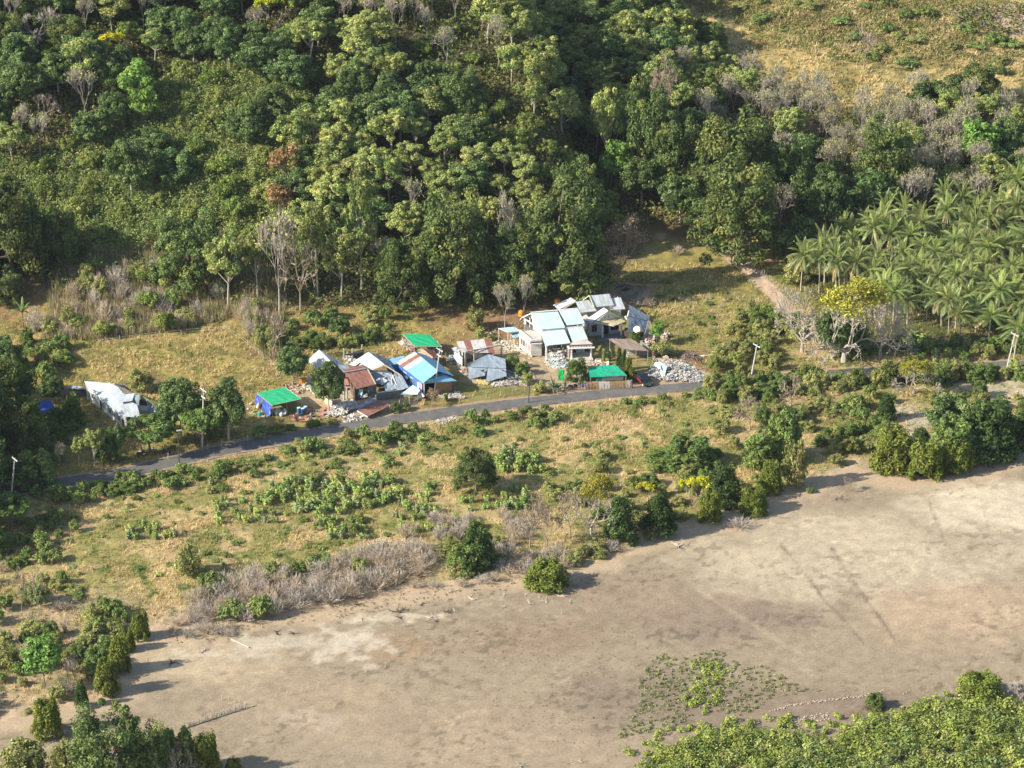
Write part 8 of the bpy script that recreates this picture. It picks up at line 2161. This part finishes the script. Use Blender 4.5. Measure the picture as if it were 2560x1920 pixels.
for s in (-1.3, 1.3): m = MB(); m.box((bp_.x + s * .94, bp_.y + s * .34, .2), (.1, .45, .4), .35); m.build('leg', STK, r)
# laundry by the olive tree
r = house('laundry_line', 'line with a red shirt, a red cloth and a turquoise towel under the olive tree', (1195, 822), 'laundry')
a, b = Z('B', 890, 560, 0), Z('B', 1020, 545, 0)
m = MB(); m.bar(V2(a, 0), V2(a, 1.9), .04); m.bar(V2(b, 0), V2(b, 1.9), .04); m.build('pole', STK, r)
m = MB(); m.bar(V2(a, 1.75), V2(b, 1.75), .015); m.build('line', STK, r)
for t0, t1, zz, c_, nm in ((.1, .24, 1.2, (.45, .12, .08), 'shirt'), (.32, .64, .7, (.62, .05, .08), 'cloth'), (.74, .88, .9, (.05, .42, .36), 'towel')):
    m = MB(); m.sheet([V2(a.lerp(b, t0), 1.75), V2(a.lerp(b, t1), 1.75), V2(a.lerp(b, t1), zz), V2(a.lerp(b, t0), zz)], 4, 4, .03, .05, 3); m.build(nm, mat_plain('cloth_' + nm, c_, .8, .1), r)

# ---------------------------------------------------------------- flags, dish
def flag(u, v, h, leanx, lab, cols, size):
    p = P(u, v); t = thing('flagpole', lab, 'flagpole', (p.x, p.y, 0)); top = Vector((p.x + leanx, p.y, h))
    m = MB(); m.bar(V2(p, 0), top, .05, 5); m.build('pole', STK, t)
    for i, c_ in enumerate(cols):
        z1, z0 = 1 - i * size[1] / h / len(cols), 1 - (i + 1) * size[1] / h / len(cols); q = V2(p, 0)
        A_, B_ = q.lerp(top, z1), q.lerp(top, z0)
        m = MB(); m.sheet([A_, A_ + Vector((size[0], .1, -.35)), B_ + Vector((size[0] * .8, .1, -.45)), B_], 5, 3, .02, .06, i); m.build('flag', mat_plain('flag_%s' % ('red' if c_[1] < .3 else 'white'), c_, .8, .08), t)
flag(1608, 852, 4.2, .9, 'tall leaning flagpole with a pale drooping flag by the rear house', [(.75, .72, .72)], (.45, 1.7))
flag(1632, 907, 2.2, .0, 'small red and white flag at the corner of the thatched shed', [(.55, .04, .05), (.78, .75, .75)], (.5, 1.4))
p = P(1592, 850); t = thing('satellite_dish', 'white satellite dish above the bush near the rear house', 'satellite dish', (p.x, p.y, 0))
m = MB(); m.bar(V2(p, 0), V2(p, 2.0), .05); m.build('mast', M_DGREY, t)
m = MB(); cdir = Vector((-.3, -.8, .5)).normalized(); c0 = V2(p, 2.1); m.tube([c0, c0 + cdir * .12, c0 + cdir * .2], [.15, .5, .68], 14); m.build('dish', M_TRIM, t)

# ---------------------------------------------------------------- utility poles and wires
M_POLE = mat_plain('pole_concrete', (.56, .53, .47), .8, .12, 1)
TOPS = []
def upole(ub, vb, ut, vt, lab, arms=1, mat=M_POLE, r0=.17, armrot=.35):
    b = P(ub, vb); s = FOC / (b - cam.location).length; h = (vb - vt) / (s * math.cos(R(PITCH))); lx = (ut - ub) / s
    b.z = ground_z(b.x, b.y); t = thing('utility_pole', lab, 'utility pole', (b.x, b.y, b.z)); top = b + Vector((lx, 0, h))
    m = MB(); m.tube([b - Vector((0, 0, .3)), top], [r0, r0 * .6], 8); m.build('pole', mat, t)
    d = Vector((math.sin(armrot), -math.cos(armrot), 0)) if False else Vector((math.cos(armrot), math.sin(armrot), 0))
    ends = []
    ax = Vector((.55, -.83, 0))
    for i in range(arms):
        c = b.lerp(top, 1 - .03 - i * .12); m = MB(); m.box(c, (.12, 2.0 if i == 0 else 1.3, .12), math.atan2(ax.y, ax.x) + PI / 2); m.build('crossarm', M_TRIM, t)
        for q in (-.9, 0, .9) if i == 0 else (-.55, .55):
            e = c + ax * q * (-1 if i else 1); m = MB(); m.tube([e + Vector((0, 0, .06)), e + Vector((0, 0, .2)), e + Vector((0, 0, .3))], [.03, .07, .04], 6); m.build('insulator', M_TRIM, t)
            if i == 0: ends.append(e + Vector((0, 0, .3)))
    TOPS.append(ends)
    return t
upole(25, 1262, 45, 1145, 'leaning white utility pole at the far left of the road')
upole(505, 1118, 515, 972, 'utility pole rising from the trees before the green tent', 2)
upole(1084, 988, 1101, 872, 'leaning utility pole in front of the blue house', 2)
upole(1873, 968, 1889, 862, 'leaning utility pole among bushes at the right')
upole(2511, 945, 2530, 835, 'leaning utility pole in front of the palms, far right')
for ub, vb, ut, vt, lab in ((448, 1166, 450, 1077, 'short dark pole with a lamp at the lower side of the road'), (1321, 1008, 1324, 958, 'short black pole at the lower edge of the road'), (2197, 925, 2199, 880, 'short dark pole beneath the grey leafless tree')):
    b = P(ub, vb); s = FOC / (b - cam.location).length; h = (vb - vt) / (s * math.cos(R(PITCH))); t = thing('short_pole', lab, 'pole', (b.x, b.y, 0))
    m = MB(); m.tube([V2(b, -.2), V2(b, h) + Vector(((ut - ub) / s, 0, 0))], [.11, .08], 7); m.build('pole', M_DGREY, t)
    if vb > 1100: m = MB(); m.tube([V2(b, 0), V2(b, .7)], [.125, .12], 7); m.build('painted_foot', M_TRIM, t)
    if vb > 1100: m = MB(); m.box(V2(b, h) + Vector((.3, 0, .05)), (.9, .35, .14), .3); m.build('lamp_head', M_CONC, t)
far_l = [e + Vector((-45, -16, 0)) for e in TOPS[0]]; far_r = [e + Vector((50, 8, 0)) for e in TOPS[4]]
runs = [far_l] + TOPS + [far_r]
WIRE = mat_plain('wire', (.05, .05, .055), .6, .1)
nm_ = ['beyond the left edge', 'between the two left poles', 'between the tent and the blue house', 'from the blue house to the right bushes', 'in front of the golden-crowned tree', 'beyond the right edge']
for i in range(len(runs) - 1):
    for j in range(3):
        a, b = runs[i][j], runs[i + 1][j]; m = MB(); pts = []
        for k in range(17): t_ = k / 16; pts.append(a.lerp(b, t_) - Vector((0, 0, 1.6 * 4 * t_ * (1 - t_) * min(1, (b - a).length / 60))))
        m.tube(pts, [.026] * 17, 3, cap=False); setp(m.build('power_cable', WIRE), 'thin overhead cable ' + nm_[i], 'cable', 'cables ' + nm_[i])

# ---------------------------------------------------------------- wire and post fences round the village
def fence(name, label, pts, step, h, seed=1, mat=STK, rails=2):
    W_ = [P(u, v) for u, v in pts]; c = sum(W_, Vector()) / len(W_); r = thing(name, label, 'fence', (c.x, c.y, 0)); rr = random.Random(seed)
    k = 0
    for a, b in zip(W_[:-1], W_[1:]):
        L = (b - a).length; n = max(1, int(L / step))
        for i in range(n):
            p = a.lerp(b, i / n); m = MB(); hh = h * rr.uniform(.8, 1.2); m.bar(Vector((p.x, p.y, 0)), Vector((p.x + rr.uniform(-.12, .12), p.y + rr.uniform(-.1, .1), hh)), .055, 5); m.build('post', mat, r)
    m = MB()
    for q in range(rails):
        z = h * (.45 + .4 * q)
        for a, b in zip(W_[:-1], W_[1:]): m.bar(V2(a, z), V2(b, z), .018, 3)
    m.build('wire', STK, r)
fence('wire_fence', 'post and wire fence along the lawn below the fallen blue-grey roof', [(1148, 1008), (1250, 992), (1345, 978)], 2.2, 1.1, 5)
fence('wire_fence', 'post and wire fence under the trees left of the tent', [(420, 1148), (520, 1126), (620, 1106), (700, 1086)], 2.4, 1.1, 6)
fence('stick_fence', 'low stick fence by the low palm at the roadside', [(1345, 978), (1365, 968), (1385, 985), (1402, 985)], .6, 1.0, 7)
fence('white_post_fence', 'short fence of stout white concrete posts left of the leaning boards', [(974, 1030), (1000, 1022), (1024, 1014), (1050, 1008)], 1.7, 1.6, 8, M_WALL)
fence('garden_fence', 'wire fence along the upper edge of the left meadow', [(700, 930), (600, 850), (560, 828), (400, 842), (250, 862)], 3.2, 1.2, 9)
fence('yard_fence', 'stick fence from the steps of the large house down to the low palm', [(1318, 930), (1330, 945), (1350, 962)], .8, 1.1, 10)
# pale stones along the road edge
rubble('roadside_stones', 'tan stones on the lower verge of the road below the fallen roof', [(1085, 1050), (1145, 1040), (1150, 1052), (1095, 1062)], 90, .28, [M_CONC, STONE], 110, .1)

# ---------------------------------------------------------------- air
m, n, o = newmat('haze')
pv = N(n, 'ShaderNodeVolumePrincipled'); pv.inputs['Color'].default_value = (.80, .88, 1, 1); pv.inputs['Density'].default_value = .00003
pv.inputs['Anisotropy'].default_value = .2
n.links.new(pv.outputs[0], o.inputs['Volume'])
mb = MB(); mb.box((0, 0, 131), (9400, 9400, 268)); hzo = mb.build('haze', m); setp(hzo, kind='stuff')
